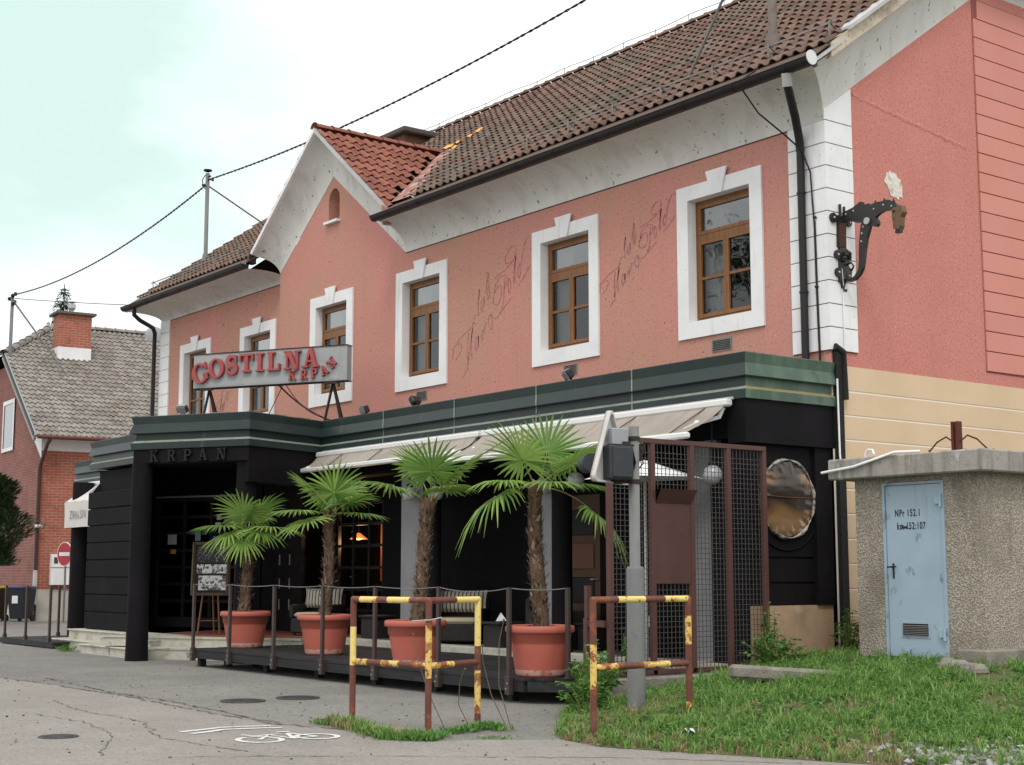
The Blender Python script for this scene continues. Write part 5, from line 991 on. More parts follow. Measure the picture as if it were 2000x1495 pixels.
wires(py[0] + .03, py[1] - .03, .38, 2.87); wires(py[1] + .03, py[2] - .03, 2.36, 2.87); wires(py[1] + .03, py[2] - .03, .38, 1.32); wires(py[2] + .03, py[3] - .03, .38, 2.87); wires(py[3] + .03, py[4] - .03, .38, 2.87)
m = M(); m.box((MX + .005, py[1] + .033, 1.32), (MX + .02, py[2] - .033, 2.20)); m.add([(MX + .02, py[1] + .033, 2.20), (MX + .02, py[2] - .033, 2.20), (MX + .13, py[2] - .02, 2.36), (MX + .13, py[1] + .02, 2.36), (MX + .02, py[1] + .033, 2.36), (MX + .02, py[2] - .033, 2.36)], [(0, 1, 2, 3), (3, 2, 5, 4)]); m.build('steel_panel', REDBR, scr, 'flat oxide red sheet panel in the mesh screen')
m = M(); m.box((MX - .36, -3.86, .28), (MX - .30, -3.80, .95)); m.box((MX - .30, -3.85, .86), (MX - .03, -3.81, .93)); m.box((MX - .34, -3.86, .95), (MX - .29, -3.80, 1.30)); m.build('gate_stub', REDBR, scr)
CONC = mat('old_concrete', (0.26, 0.235, 0.20), 0.95, [((0.15, 0.135, 0.115), 'noise', 4, .45, .68, .8), ((0.38, 0.35, 0.31), 'noise', 60, .58, .7, .6), ((0.1, 0.1, 0.07), 'noise', 9, .6, .75, .6)], bump=.012, bscale=35)
m = M(); m.rbox((MX - .10, -3.85, -.02), (MX + .14, -1.45, .325), .02); tag(m.build('concrete_kerb', CONC), 'old concrete kerb carrying the mesh screen', 'kerb')
uw = thing('white_parasol', 'white parasol edge seen behind the mesh screen', 'parasol', (-.9, -2.3, 2.6))
m = M(); m.add([(-.9, -2.35, 2.78), (-.55, -1.7, 2.56), (-1.4, -1.9, 2.56), (-1.5, -2.8, 2.56), (-.6, -2.85, 2.56), (-.3, -2.2, 2.56)], [(0, 1, 2), (0, 2, 3), (0, 3, 4), (0, 4, 5), (0, 5, 1)]); m.build('canopy', WHITE, uw)
m = M(); m.tube([(-.9, -2.35, .36), (-.9, -2.35, 2.78)], .02, 8); m.build('pole', ZINC, uw)
# ------------------------------------------------------------------ level crossing post with sign
GALV = mat('grey_painted_pole', (0.155, 0.16, 0.165), 0.6, [((0.21, 0.205, 0.18), 'noise', 3, .45, .7, .8, (1, 1, .3)), ((0.11, 0.115, 0.12), 'noise', 9, .55, .72, .7)], spec=.4, bump=.001, bscale=20)
DGREY = mat('signal_dark_grey', (0.035, 0.042, 0.050), 0.55, [((0.06, 0.065, 0.07), 'noise', 6, .5, .75, .6)])
SGREY = mat('signal_light_grey', (0.30, 0.32, 0.34), 0.55, [((0.22, 0.23, 0.24), 'noise', 5, .5, .7, .6)])
SWHT = mat('sign_back_white', (0.52, 0.51, 0.49), 0.5, [((0.40, 0.38, 0.36), 'noise', 5, .45, .7, .7)])
KX, KY = 1.42, -4.60
pole = thing('signal_pole', 'grey steel signal pole with thicker sleeve in the weeds', 'pole', (KX, KY, .05))
m = M(); m.lathe([(0.088, -.05), (0.087, 1.47), (0.082, 1.49), (0.052, 1.50), (0.052, 2.86), (0.001, 2.862)], (KX, KY, 0), 20); m.build('pole_tube', GALV, pole)
for z in (2.74, 2.32):
    m = M(); m.lathe([(.054, -.02), (.060, -.02), (.060, .02), (.054, .02)], (KX, KY, z), 20, False); p = Vector((KX, KY, z)); m.bar(p - RT * .05, p - RT * .24, .03, .035); m.bar(p - RT * .12 + TC * .02, p - RT * .20 + TC * .06, .025, .05); m.build('clamp', RUST, pole)
m = M(); p = Vector((KX, KY, 0)); m.bar(p + RT * .06 + UZ * 2.55, p + RT * .10 + UZ * 2.68 + TC * .02, .02, .03); m.tube([p + RT * .05 + UZ * 2.45, p + RT * .09 + UZ * 2.5, p + RT * .07 + UZ * 2.6], .008, 5); m.build('pole_fitting', RUST, pole)
FW = -TC
sg = thing('warning_sign', 'triangular warning sign seen from behind, on the grey signal pole', 'road sign', (KX, KY, 2.6))
sd_ = (RT * .47 + FW * .88).normalized(); sn = sd_.cross(UZ).normalized(); SC = Vector((KX, KY, 0)) - RT * .245 + TC * .05
def tri(r, z0=2.30, side=.88, k=6):
    h = side * .866; pts = [(-side / 2, 0), (side / 2, 0), (0, h)]; c = (0, h / 3); out = []
    for i, p in enumerate(pts):
        q = Vector((p[0] - c[0], p[1] - c[1])); q = q * (1 - r); ang = math.atan2(q.y, q.x); cc = q * (1 - .05 / q.length * 2)
        for j in range(k): a = ang - R(60) + R(120) * j / (k - 1); out.append((cc.x + .05 * math.cos(a), cc.y + .05 * math.sin(a) + h / 3 + z0))
    return out
sfn = lambda u, v, h: tuple(SC + sd_ * u + UZ * v + sn * h)
m = M(); m.prism(tri(0), sfn, -.012, -.004); m.build('sign_plate', SWHT, sg)
m = M(); o, i_ = tri(0), tri(.07); rows = []
for (P, h) in ((o, -.016), (o, .035), (i_, .035), (i_, -.002)): rows.append([sfn(u, v, h) for u, v in P])
m.grid(rows, False, True); m.build('sign_rim', SWHT, sg)
m = M(); m.prism(tri(.16), sfn, -.0175, -.0165); m.build('sign_front', mat('sign_white_front', (.7, .7, .7), .4), sg); m = M(); o, i_ = tri(.0), tri(.16); m.grid([[sfn(u, v, -.019) for u, v in o], [sfn(u, v, -.019) for u, v in i_]], False, True); m.build('red_border', mat('sign_red', (.45, .02, .02), .4), sg)
box = thing('crossing_signal', 'dark grey signal lamp housing fixed between the triangular sign and pole', 'signal lamp', (KX, KY, 2.5))
bm_ = Matrix((RT * .86 + FW * .5, -(RT * -.5 + FW * .86), UZ)).transposed().to_4x4(); T = Matrix.Translation(Vector((KX, KY, 0)) - RT * .20 + TC * .10) @ bm_
m = M(); m.rbox((-.135, -.02, 2.33), (.145, .13, 2.66), .015, T); m.build('housing', DGREY, box)
m = M(); m.rbox((-.11, .128, 2.35), (.115, .142, 2.64), .008, T); m.build('rear_cover', DGREY, box)
m = M(); m.rbox((-.07, -.01, 2.665), (.12, .08, 2.83), .01, T); m.build('upper_box', SGREY, box)
m = M(); m.rbox((-.10, .02, 2.655), (.16, .12, 2.672), .004, T); m.rbox((.04, .08, 2.67), (.12, .11, 2.70), .004, T); m.build('hinge_bracket', RUST, box)
m = M()
for k in range(3): m.tube([T @ Vector((.15, .06 + .02 * k, 2.62)), T @ Vector((.19, .05 + .02 * k, 2.5)), T @ Vector((.16, .04, 2.36))], .007, 5)
m.build('cable', BLACKW, box)
m = M(); m.tube([T @ Vector((-.20, -.10, 2.50)), T @ Vector((-.16, -.26, 2.49))], .09, 16); m.build('lamp_hood', DGREY, box)
# ------------------------------------------------------------------ barriers
def paint_rust(name, c, rust, lo, hi):
    return mat(name, c, .55, [(rust, 'noise', 9, lo, hi, 1.0), ((.30, .085, .025), 'noise', 22, hi - .01, hi + .10, .8), (tuple(min(.9, x * 1.18 + .03) for x in c), 'noise', 3, .5, .7, .5), ((.05, .022, .014), 'noise', 26, .62, .72, .8)], bump=.0025, bscale=45, spec=.35)
YEL = paint_rust('yellow_paint_rusty', (.74, .58, .19), (.33, .12, .035), .61, .635); BRN = paint_rust('brown_paint_rusty', (.135, .045, .032), (.24, .075, .03), .55, .64); OLDY = paint_rust('yellow_paint_flaking', (.70, .49, .14), (.25, .08, .03), .515, .54)
def striped(m, a, b, segs, r=.030):
    a = Vector(a); b = Vector(b); tot = sum(s for s, k in segs); f = 0
    for s, k in segs:
        m.m = k; p = a.lerp(b, f / tot); f += s; q = a.lerp(b, f / tot); m.tube([p, q], r, 14, False)
    m.m = segs[-1][1]
def barrier(lab, posts, zt, zl, pseg, tseg, lseg):
    t = thing('tube_barrier', lab, 'barrier', (posts[0][0], posts[0][1], 0), 'yellow and rusty brown tube barriers'); mats = [YEL, BRN, OLDY]
    for (x, y, z), sg_ in zip(posts, pseg): m = M(); striped(m, (x, y, z - .06), (x, y, zt), sg_); m.m = sg_[-1][1]; m.sphere((x, y, zt), .0305, 14, 8); m.build('post', mats, t)
    for zz, ss, nm in ((zt, tseg, 'top_tube'), (zl, lseg, 'lower_tube')):
        for i, (a, b) in enumerate(zip(posts[:-1], posts[1:])): m = M(); striped(m, (a[0], a[1], zz), (b[0], b[1], zz), ss[i], .029); m.build(nm, mats, t)
    return t
bl = barrier('L shaped barrier of rusty yellow and brown tube in front of the deck', [(-.13, -6.83, 0), (.94, -6.68, 0), (.70, -5.96, 0)], 1.185, .60,
    [[(.45, 1), (.15, 1), (.35, 0), (.25, 1)], [(.55, 1), (.12, 2), (.35, 2), (.22, 1)], [(.18, 1), (.38, 2), (.22, 1), (.42, 0)]],
    [[(.10, 1), (.22, 0), (.14, 1), (.28, 0), (.22, 1)], [(.55, 1), (.5, 0)]], [[(.22, 2), (.2, 1), (.24, 2), (.2, 1), (.18, 2)], [(.45, 2), (.5, 1)]])
barrier('straight barrier of rusty yellow and brown tube beside the signal pole', [(2.25, -5.84, 0), (2.26, -4.71, .13)], 1.20, .62,
    [[(.35, 1), (.1, 1), (.35, 2), (.35, 1)], [(.2, 2), (.2, 1), (.3, 1), (.25, 2), (.15, 1)]], [[(.28, 1), (.32, 0), (.24, 1), (.30, 0)]], [[(.22, 2), (.24, 1), (.26, 2), (.2, 1)]])
m = M(); m.tube([(.94 - .11, -6.79, 1.0), (.94 - .0, -6.72, 1.01), (.98, -6.70, 1.01), (1.06, -6.62, 1.035)], .006, 5); m.tube([(.94, -6.65, 1.0), (.90, -6.67, 1.01), (.94, -6.715, 1.005)], .006, 5); m.build('wire_tie', mat('pale_wire', (.45, .45, .43), .5), bl)
# ------------------------------------------------------------------ kiosk
PEB = mat('pebble_dash', (0.46, 0.415, 0.35), .95, [((0.25, 0.215, 0.18), 'voronoi', 46, .38, .52, .8), ((.56, .50, .42), 'noise', 40, .56, .66, .8), ((.13, .112, .09), 'noise', 34, .58, .68, .75), ((.20, .17, .13), 'noise', 1.1, .48, .70, .75), ((.10, .09, .07), 'noise', 1.7, .58, .76, .7, (1.4, 1.4, .4))], bump=.012, bscale=60, bkind='voronoi')
BLUE = mat('blue_grey_door_paint', (0.335, 0.435, 0.525), .5, [((.28, .37, .46), 'noise', 2.2, .45, .68, .7), ((.14, .16, .19), 'noise', 6, .62, .70, .75, (1, 1, .6)), ((.20, .22, .24), 'noise', 2.2, .56, .74, .5, (2.5, 1, .3)), ((.41, .50, .575), 'noise', 4, .62, .75, .5)], spec=.4, bump=.001, bscale=25)
ki = thing('utility_kiosk', 'small pebble-dashed utility kiosk with blue steel door and concrete roof slab', 'kiosk', (2.1, 0, .4))
m = M(); m.box((1.32, -1.20, .0), (1.72, -.9, 2.47)); m.box((2.49, -1.20, .0), (2.95, -.9, 2.47)); m.box((1.32, -.9, 0), (2.95, 1.4, 2.47)); m.box((1.72, -1.19, 2.40), (2.49, -.9, 2.47)); m.box((1.72, -1.18, 0), (2.49, -.9, .52)); m.build('walls', PEB, ki)
m = M(); m.rbox((2.62, -1.26, -.05), (3.02, 1.45, .66), .02); m.box((1.30, -1.22, -.05), (2.6, -.9, .42)); m.build('foundation', CONC, ki)
m = M(); m.rbox((1.10, -1.40, 2.47), (3.14, 1.6, 2.70), .015); m.build('roof_slab', mat('streaked_slab', (.33, .31, .285), .9, [((.14, .13, .115), 'noise', 3.2, .46, .66, .9, (1.6, 1.6, .25)), ((.62, .61, .59), 'noise', 5, .62, .68, .6, (1, 1, .35)), ((.1, .09, .07), 'noise', 12, .6, .75, .6)], bump=.008, bscale=20), ki)
m = M(); m.box((1.705, -1.215, .50), (1.735, -1.10, 2.41)); m.box((2.475, -1.215, .50), (2.51, -1.10, 2.41)); m.box((1.735, -1.213, 2.385), (2.475, -1.10, 2.41)); m.build('door_frame', BLUE, ki)
m = M(); m.rbox((1.74, -1.20, .545), (2.47, -1.165, 2.38), .004); kd = m.build('door', BLUE, ki, 'blue-grey steel door with stencilled numbers')
m = M(); m.box((1.90, -1.208, .75), (2.28, -1.199, .92)); m.build('vent_frame', BLUE, kd)
m = M(); m.box((1.925, -1.2095, .775), (2.255, -1.2085, .90)); m.build('vent_opening', ROOM, kd)
for k in range(7): m = M(); m.add([(1.925, -1.211, .778 + k * .0175), (2.255, -1.211, .778 + k * .0175), (2.255, -1.219, .770 + k * .0175), (1.925, -1.219, .770 + k * .0175), ], [(0, 1, 2, 3)]); m.box((1.925, -1.219, .7705 + k * .0175), (2.255, -1.210, .7725 + k * .0175)); m.build('vent_slat', STEELD, kd)
m = M(); m.tube([(1.82, -1.20, 1.50), (1.82, -1.245, 1.50)], .008, 6); m.tube([(1.77, -1.245, 1.50), (1.885, -1.245, 1.505)], .009, 6); m.box((1.812, -1.210, 1.38), (1.832, -1.2005, 1.54)); m.build('door_handle', RUST, kd)
for z in (.80, 2.20): m = M(); m.rbox((2.40, -1.235, z - .04), (2.455, -1.20, z + .05), .004); m.lathe([(.001, -.07), (.018, -.07), (.018, .07), (.001, .07)], (2.475, -1.23, z), 10, False); m.build('hinge', BLUE, kd)
def text_obj(name, s, loc, size, mt, par, rot=(R(90), 0, 0), ext=.0008, sx=.8):
    c = bpy.data.curves.new(name, 'FONT'); c.body = s; c.size = size; c.extrude = ext; c.offset = .0022 if size < .2 else 0; c.space_character = 1.22 if size < .2 else 1.3; o = bpy.data.objects.new(name, c); COL.objects.link(o)
    me = bpy.data.meshes.new_from_object(o.evaluated_get(bpy.context.evaluated_depsgraph_get())); bpy.data.objects.remove(o); me.materials.clear(); me.materials.append(mt)
    Mx = Matrix.Translation(loc) @ Matrix.Rotation(rot[2], 4, 'Z') @ Matrix.Rotation(rot[0], 4, 'X') @ Matrix.Diagonal((sx, 1, 1, 1)); me.transform(Mx); return place(name, me, par)
INK = mat('stencil_ink', (.02, .022, .028), .7)
text_obj('stencil_text', 'NPr 152.1', (1.86, -1.2022, 2.045), .105, INK, kd, sx=.64); text_obj('stencil_text', 'km 152:107', (1.885, -1.2022, 1.905), .105, INK, kd, sx=.62)
m = M(); m.box((1.935, -1.2024, 1.912), (2.06, -1.2014, 1.920)); m.box((1.95, -1.2026, 1.914), (2.02, -1.2016, 1.938)); m.build('smudged_paint', INK, kd)
at = thing('rusty_bracket', 'rusty steel post with curved rods on the kiosk roof', 'bracket', (2.25, -.6, 2.7))
RUSTR = mat('red_rust', (.10, .028, .018), .8, [((.05, .02, .015), 'noise', 9, .5, .7, .8)])
m = M(); m.box((2.215, -.64, 2.70), (2.245, -.56, 3.09)); m.box((2.245, -.615, 2.70), (2.275, -.585, 3.088)); m.box((2.275, -.64, 2.70), (2.305, -.56, 3.09)); m.build('steel_post', RUSTR, at)
for s in (-1, 1): m = M(); m.tube([(2.26 + s * .03, -.6, 2.86), (2.26 + s * .14, -.6, 2.93), (2.26 + s * .26, -.6, 2.88), (2.26 + s * .38, -.6, 2.77), (2.26 + s * .44, -.6, 2.715), (2.26 + s * .49, -.6, 2.73), (2.26 + s * .46, -.6, 2.76)], .010, 6); m.build('curved_rod', RUSTR, at)
m = M(); m.tube([(2.26, -.62, 2.74), (2.0, -.68, 2.73), (1.96, -.7, 2.79)], .009, 5); m.tube([(1.3, -.9, 2.705), (1.7, -.9, 2.72), (2.1, -.9, 2.71)], .007, 5); m.build('loose_wire', RUSTR, at)
m = M(); m.tube([(1.04, -1.43, 2.555), (1.5, -1.425, 2.60), (2.05, -1.415, 2.725), (2.22, -1.2, 2.735)], .016, 8); m.tube([(1.32, -1.0, 2.70), (1.32, -1.0, 2.79), (1.36, -1.0, 2.82), (1.42, -1.0, 2.815), (1.44, -1.0, 2.76)], .013, 8); tag(m.build('white_pipe', WHITE), 'thin white plastic pipe slung over the kiosk roof edge', 'pipe')
# ------------------------------------------------------------------ iron bracket with beast head
IRONB = mat('wrought_iron', (.014, .012, .011), .5, [((.06, .025, .016), 'noise', 9, .6, .75, .7)], bump=.003, bscale=40, spec=.5)
dr = thing('wrought_iron_bracket', 'black wrought iron sign bracket with bent neck and small bronze animal head', 'bracket', (.03, .27, 5.5))
ARM = [(-0.098, 6.014), (0.058, 6.018), (0.206, 6.047), (0.342, 6.103), (0.366, 6.093), (0.358, 6.046), (0.424, 6.052), (0.478, 6.051), (0.5, 6.007), (0.531, 6.035), (0.602, 6.044), (0.684, 6.037), (0.76, 6.045), (0.823, 6.013), (0.889, 5.957), (0.91, 5.905), (0.863, 5.876), (0.783, 5.906), (0.69, 5.911), (0.619, 5.886), (0.571, 5.857), (0.604, 5.803), (0.608, 5.763), (0.578, 5.735), (0.519, 5.751), (0.484, 5.773), (0.458, 5.705), (0.419, 5.615), (0.39, 5.495), (0.367, 5.354), (0.345, 5.251), (0.293, 5.172), (0.219, 5.117), (0.121, 5.103), (0.037, 5.127), (0.05, 5.159), (0.135, 5.135), (0.209, 5.162), (0.272, 5.234), (0.287, 5.319), (0.297, 5.511), (0.312, 5.655), (0.335, 5.787), (0.355, 5.832), (0.247, 5.852), (0.176, 5.886), (0.078, 5.895), (0.04, 5.88), (0.04, 5.96)][1:]
afn = lambda u, v, h: (u, .27 + h, v)
m = M(); m.prism(ARM, afn, -.028, .028); m.build('arm', IRONB, dr)
m = M(); m.prism([(0.847, 5.898), (0.876, 5.921), (0.945, 5.907), (0.957, 5.934), (0.985, 5.92), (1.004, 5.838), (0.968, 5.779), (0.957, 5.667), (0.944, 5.632), (0.853, 5.649), (0.851, 5.726), (0.835, 5.813)], afn, -.045, .045); hd = m.build('animal_head', mat('bronze', (.16, .095, .05), .5, [((.06, .04, .028), 'noise', 14, .5, .65, .8)], metal=.3, bump=.004, bscale=40), dr)
m = M(); m.prism([(0.876, 5.65), (0.945, 5.655), (0.943, 5.594), (0.868, 5.594)], afn, -.03, .03); m.build('muzzle', IRONB, hd)
m = M(); m.sphere((.875, .22, 5.868), .016, 8, 6); m.build('eye', IRONB, hd)
for (u, v) in ((.56, 6.03), (.70, 6.03), (.845, 5.99)): m = M(); m.prism([(u - .02, v - .01), (u + .025, v - .012), (u - .005, v + .055)], afn, -.008, .008); m.build('mane_spike', IRONB, dr)
m = M()
for (u, v) in ((0.106, 5.985), (0.229, 6.005), (0.551, 5.963), (0.7, 5.985), (0.826, 5.945), (0.374, 5.769), (0.352, 5.687), (0.340, 5.587)): m.sphere((u, .24, v), .013, 10, 6, (1, .5, 1))
m.build('rivet', ZINC, dr)
m = M(); m.tube([(.451, .232, 5.828), (.451, .215, 5.828)], .045, 16); m.build('round_boss', ZINC, dr)
PLT = [(0.145, 5.97), (0.313, 5.97), (0.291, 5.561), (0.391, 5.496), (0.387, 5.407), (0.311, 5.358), (0.395, 5.27), (0.376, 5.169), (0.271, 5.117), (0.238, 5.025), (0.195, 5.03), (0.184, 5.097), (0.141, 5.101), (0.159, 5.201), (0.153, 5.376), (0.170, 5.547), (0.131, 5.56)]
m = M(); m.prism(PLT, lambda u, v, h: (h, u, v), .032, .055); m.build('wall_plate', IRONB, dr)
m = M(); m.box((.056, .155, 5.56), (.062, .29, 5.86)); m.build('rusty_strap', mat('strap_rust', (.07, .03, .02), .8), dr)
for (y, z, r) in ((.07, 5.926, .065), (.13, 5.454, .06), (.135, 5.225, .06), (.371, 5.90, .05), (.33, 5.20, .05)):
    m = M(); m.tube([(.032, y, z), (.06, y, z)], r, 12); k = m.build('rosette', IRONB, dr); m = M(); m.sphere((.064, y, z), .016, 8, 6); m.build('bolt_head', ZINC, k)
for k in range(9): a = k * .7; m = M(); m.sphere((.075 + .02 * math.sin(a), .27 + .055 * math.cos(a), 5.44 + .05 * math.sin(a * 1.3)), .032, 8, 6); m.build('leaf_knob', IRONB, dr)
m = M(); m.tube([(.05, .2, 5.95), (.05, .2, 6.12)], .018, 6); m.build('spike', IRONB, dr); m = M(); m.tube([(.05, .28, 5.95), (.05, .28, 6.10)], .016, 6); m.build('spike', IRONB, dr); m = M(); m.tube([(.05, .22, 5.06), (.06, .22, 5.0), (.09, .22, 4.98), (.10, .22, 5.01)], .014, 6); m.build('scroll', IRONB, dr)
m = M(); m.tube([(.05, .30, 5.34), (.12, .30, 5.36), (.16, .30, 5.31), (.13, .30, 5.26), (.10, .30, 5.28)], .014, 6); m.build('scroll', IRONB, dr)
# ------------------------------------------------------------------ floodlights, vents, cables on the facade
FLB = mat('flood_body', (.03, .03, .032), .5); FLG = mat('flood_grey', (.22, .22, .22), .4, spec=.5)
def flood(x, y, rz, lab, tilt=35):
    t = thing('floodlight', lab, 'floodlight', (x, y, 4.06), 'small floodlights on the canopy roof'); T = Matrix.Translation((x, y, 4.20)) @ Matrix.Rotation(rz, 4, 'Z') @ Matrix.Rotation(R(tilt), 4, 'X')
    m = M(); m.rbox((-.10, -.05, -.065), (.10, .05, .065), .02, T); m.build('housing', FLB, t)
    m = M(); m.rbox((-.09, -.06, -.055), (.09, -.049, .055), .006, T); m.rbox((-.085, -.04, .064), (.085, .04, .072), .004, T); m.build('front_glass', FLG, t)
    m = M(); m.bar((x - .06, y + .02, 4.05), (x - .06, y, 4.19), .02, .03); m.bar((x + .05, y + .02, 4.05), (x + .05, y, 4.19), .02, .03); m.box((x - .07, y - .02, 4.03), (x + .07, y + .06, 4.06)); m.build('mount', FLB, t)
flood(-3.62, -1.30, R(-20), 'floodlight on the canopy below the middle window between inscriptions'); flood(-7.55, -1.28, R(-75), 'floodlight on the canopy right of the big sign'); flood(-9.15, -1.25, R(-5), 'floodlight beside the right leg of the big sign', 20); flood(-10.95, -3.75, R(30), 'floodlight on the portico left of the big sign', 30)
for x0, x1, z0, z1 in ((-2.08, -1.71, 4.44, 4.62), (-5.30, -4.99, 4.46, 4.62), (-9.44, -9.12, 4.46, 4.62)):
    m = M(); m.box((x0, -.012, z0), (x1, .0, z1)); vv = m.build('wall_vent', STEELD, inn)
    for k in range(6): m = M(); m.box((x0 + .02, -.020, z0 + .02 + k * .024), (x1 - .02, -.012, z0 + .03 + k * .024)); m.build('vent_slat', GUTTER, vv)
CABLE = mat('black_cable', (.012, .012, .013), .5)
m = M(); m.tube([(-.75, -.45, 7.98), (-.85, -.60, 7.86), (-.80, -.66, 7.70), (-.62, -.55, 7.35), (-.40, -.30, 7.05), (-.28, -.12, 6.85), (-.20, -.06, 6.55), (-.19, -.05, 6.2), (-.17, -.05, 5.9)], .012, 6); m.tube([(-.17, -.04, 5.9), (-.16, -.04, 5.0), (-.14, -.04, 4.06)], .016, 6); tag(m.build('service_cable', CABLE), 'black cable hanging from the eaves beside the brown downpipe', 'cable')
m = M()
for z in (5.95, 5.05): m.lathe([(.02, -.015), (.03, 0), (.02, .015)], (-.16, -.045, z), 8)
m.build('cable_clip', CABLE, inn)
# painted inscriptions
SCR = mat('faded_script_paint', (.32, .13, .14), .9, [((.54, .24, .20), 'noise', 16, .42, .60, .9)])
INS = [[(0.045, 0.18), (0.003, 0.221), (0.044, 0.29), (0.021, 0.348), (0.091, 0.404), (0.233, 0.423), (0.281, 0.353), (0.203, 0.225), (0.109, 0.163)], [(0.138, 0.444), (0.248, 0.522), (0.404, 0.593), (0.544, 0.647), (0.59, 0.677), (0.636, 0.744)], [(0.461, 0.018), (0.457, 0.24), (0.462, 0.421), (0.488, 0.571)], [(0.461, 0.018), (0.515, 0.251), (0.608, 0.653)], [(0.608, 0.653), (0.573, 0.48), (0.561, 0.318), (0.587, 0.116)], [(0.781, 0.48), (0.714, 0.471), (0.675, 0.358), (0.7, 0.238), (0.754, 0.33), (0.781, 0.48), (0.769, 0.364), (0.806, 0.288)], [(0.836, 0.446), (0.887, 0.565), (0.902, 0.527), (0.881, 0.386)], [(1.01, 0.678), (0.95, 0.655), (0.932, 0.55), (0.986, 0.52)], [(1.12, 0.809), (1.051, 0.74), (1.07, 0.612), (1.136, 0.55), (1.165, 0.653), (1.12, 0.809), (1.209, 0.727), (1.298, 0.723), (1.377, 0.787), (1.691, 1.007)], [(0.332, -0.163), (0.409, -0.081), (0.486, -0.017)], [(0.718, 0.859), (0.65, 0.836), (0.626, 0.736), (0.688, 0.709)], [(0.773, 0.806), (0.76, 0.98), (0.801, 1.282), (0.741, 1.019)], [(0.848, 1.076), (0.846, 0.913), (0.894, 0.906), (0.923, 1.133), (0.936, 0.969)], [(0.972, 1.165), (1.037, 1.522), (1.043, 1.371), (1.026, 1.067), (1.086, 1.148), (1.076, 1.308)], [(1.505, 1.35), (1.485, 1.122), (1.468, 0.947), (1.406, 0.841)], [(1.238, 1.142), (1.229, 1.233), (1.317, 1.362), (1.458, 1.411), (1.557, 1.373), (1.56, 1.27), (1.482, 1.185)], [(1.164, 1.01), (1.253, 0.944), (1.356, 0.973), (1.415, 1.133), (1.385, 1.25), (1.282, 1.225), (1.199, 1.113), (1.185, 0.98)], [(1.222, 1.392), (1.341, 1.439), (1.517, 1.49), (1.633, 1.551), (1.748, 1.632), (1.805, 1.76), (1.777, 1.844), (1.667, 1.841), (1.551, 1.743), (1.516, 1.636), (1.575, 1.587), (1.696, 1.605)], [(1.639, 1.337), (1.592, 1.247), (1.616, 1.093), (1.667, 1.164), (1.639, 1.337)], [(1.754, 1.212), (1.757, 1.397), (1.811, 1.67), (1.782, 1.499), (1.771, 1.219)], [(1.925, 1.545), (1.862, 1.432), (1.879, 1.292), (1.936, 1.385), (1.925, 1.536)], [(1.962, 1.486), (1.976, 1.641), (2.025, 1.791), (2.095, 1.901), (2.174, 1.93)], [(1.862, 1.178), (2.004, 1.269), (2.187, 1.465)]]
def inscription(x0, z0, sx, sz, lab, y=-.0):
    t = thing('painted_inscription', lab, 'lettering', (x0, y, z0), 'painted wall inscriptions')
    def stroke(P, nm, r):
        m = M(); Q = []
        for i in range(len(P)):       # smooth the traced stroke
            p0, p1, p2, p3 = (Vector(P[max(0, min(len(P) - 1, i + d))]) for d in (-1, 0, 1, 2))
            for k in range(5 if i < len(P) - 1 else 1):
                s = k / 5; Q.append(p1 * (1 + s * s * (2 * s - 3)) + p2 * (s * s * (3 - 2 * s)) + (p2 - p0) * (.5 * s * (s - 1) ** 2) + (p3 - p1) * (.5 * s * s * (s - 1)))
        n = len(Q); rows = []
        for i, p in enumerate(Q):
            d = Q[min(i + 1, n - 1)] - Q[max(i - 1, 0)]; d = Vector((d.x * sx, d.y * sz)).normalized(); q = Vector((-d.y, d.x)); wv = r * (0.45 + 0.75 * abs(d.y)) * (1 if 0 < i < n - 1 else .4)
            rows.append([(x0 + p.x * sx + q.x * wv, y - .003, z0 + p.y * sz + q.y * wv), (x0 + p.x * sx - q.x * wv, y - .003, z0 + p.y * sz - q.y * wv)])
        m.grid(rows); return m.build(nm, SCR, t)
    for k, P in enumerate(INS): stroke(P, 'letter_stroke' if len(P) < 9 else 'flourish', .0085)
inscription(-8.35, 4.90, 1.0, 1.0, 'slanting script club Marco Polo painted left of the middle window', -.001)
inscription(-4.466, 5.507, .772, .69, 'slanting script club Marco Polo painted left of the window nearest the corner', -.001)
inscription(-17.95, 4.80, .52, .78, 'faint slanting script on the left wing behind the big sign', .199)
# ------------------------------------------------------------------ roof masts and overhead wires
def mast(x, y, z0, z1, r, lab, stay):
    t = thing('roof_mast', lab, 'mast', (x, y, z0), 'service masts on the inn roof'); m = M(); m.lathe([(r * 1.9, -.1), (r * 1.6, .22), (r, .30), (r, z1 - z0), (.001, z1 - z0 + .01)], (x, y, z0), 14); m.build('tube', GALV if r < .055 else mat('old_mast_paint', (.17, .14, .12), .7, [((.1, .06, .04), 'noise', 6, .5, .7, .8)]), t)
    m = M(); m.lathe([(.001, .10), (r * 2.1, .09), (r * 2.1, .06), (r * 1.1, .04)], (x, y, z1), 12); m.build('cap', BLACKW, t)
    m = M()
    for k in range(5): a = k * 1.25; m.bar((x, y, z1 - .08 - .06 * k), (x + .13 * math.cos(a), y + .13 * math.sin(a), z1 - .10 - .06 * k), .025); m.sphere((x + .13 * math.cos(a), y + .13 * math.sin(a), z1 - .10 - .06 * k), .03, 8, 6)
    m.tube([(x, y - .06, z1 - .05), (x - .14, y - .08, z1 - .15), (x - .12, y - .05, z1 - .32), (x, y - .05, z1 - .4)], .012, 5); m.build('insulator_set', CABLE, t)
    m = M(); m.tube([(x, y, z1 - .3), stay], .022, 6); m.build('stay', GALV, t)
mast(-20.55, 1.08, 8.95, 11.25, .05, 'grey mast on the left end of the inn roof with a stay', (-21.1, 2.9, 10.36))
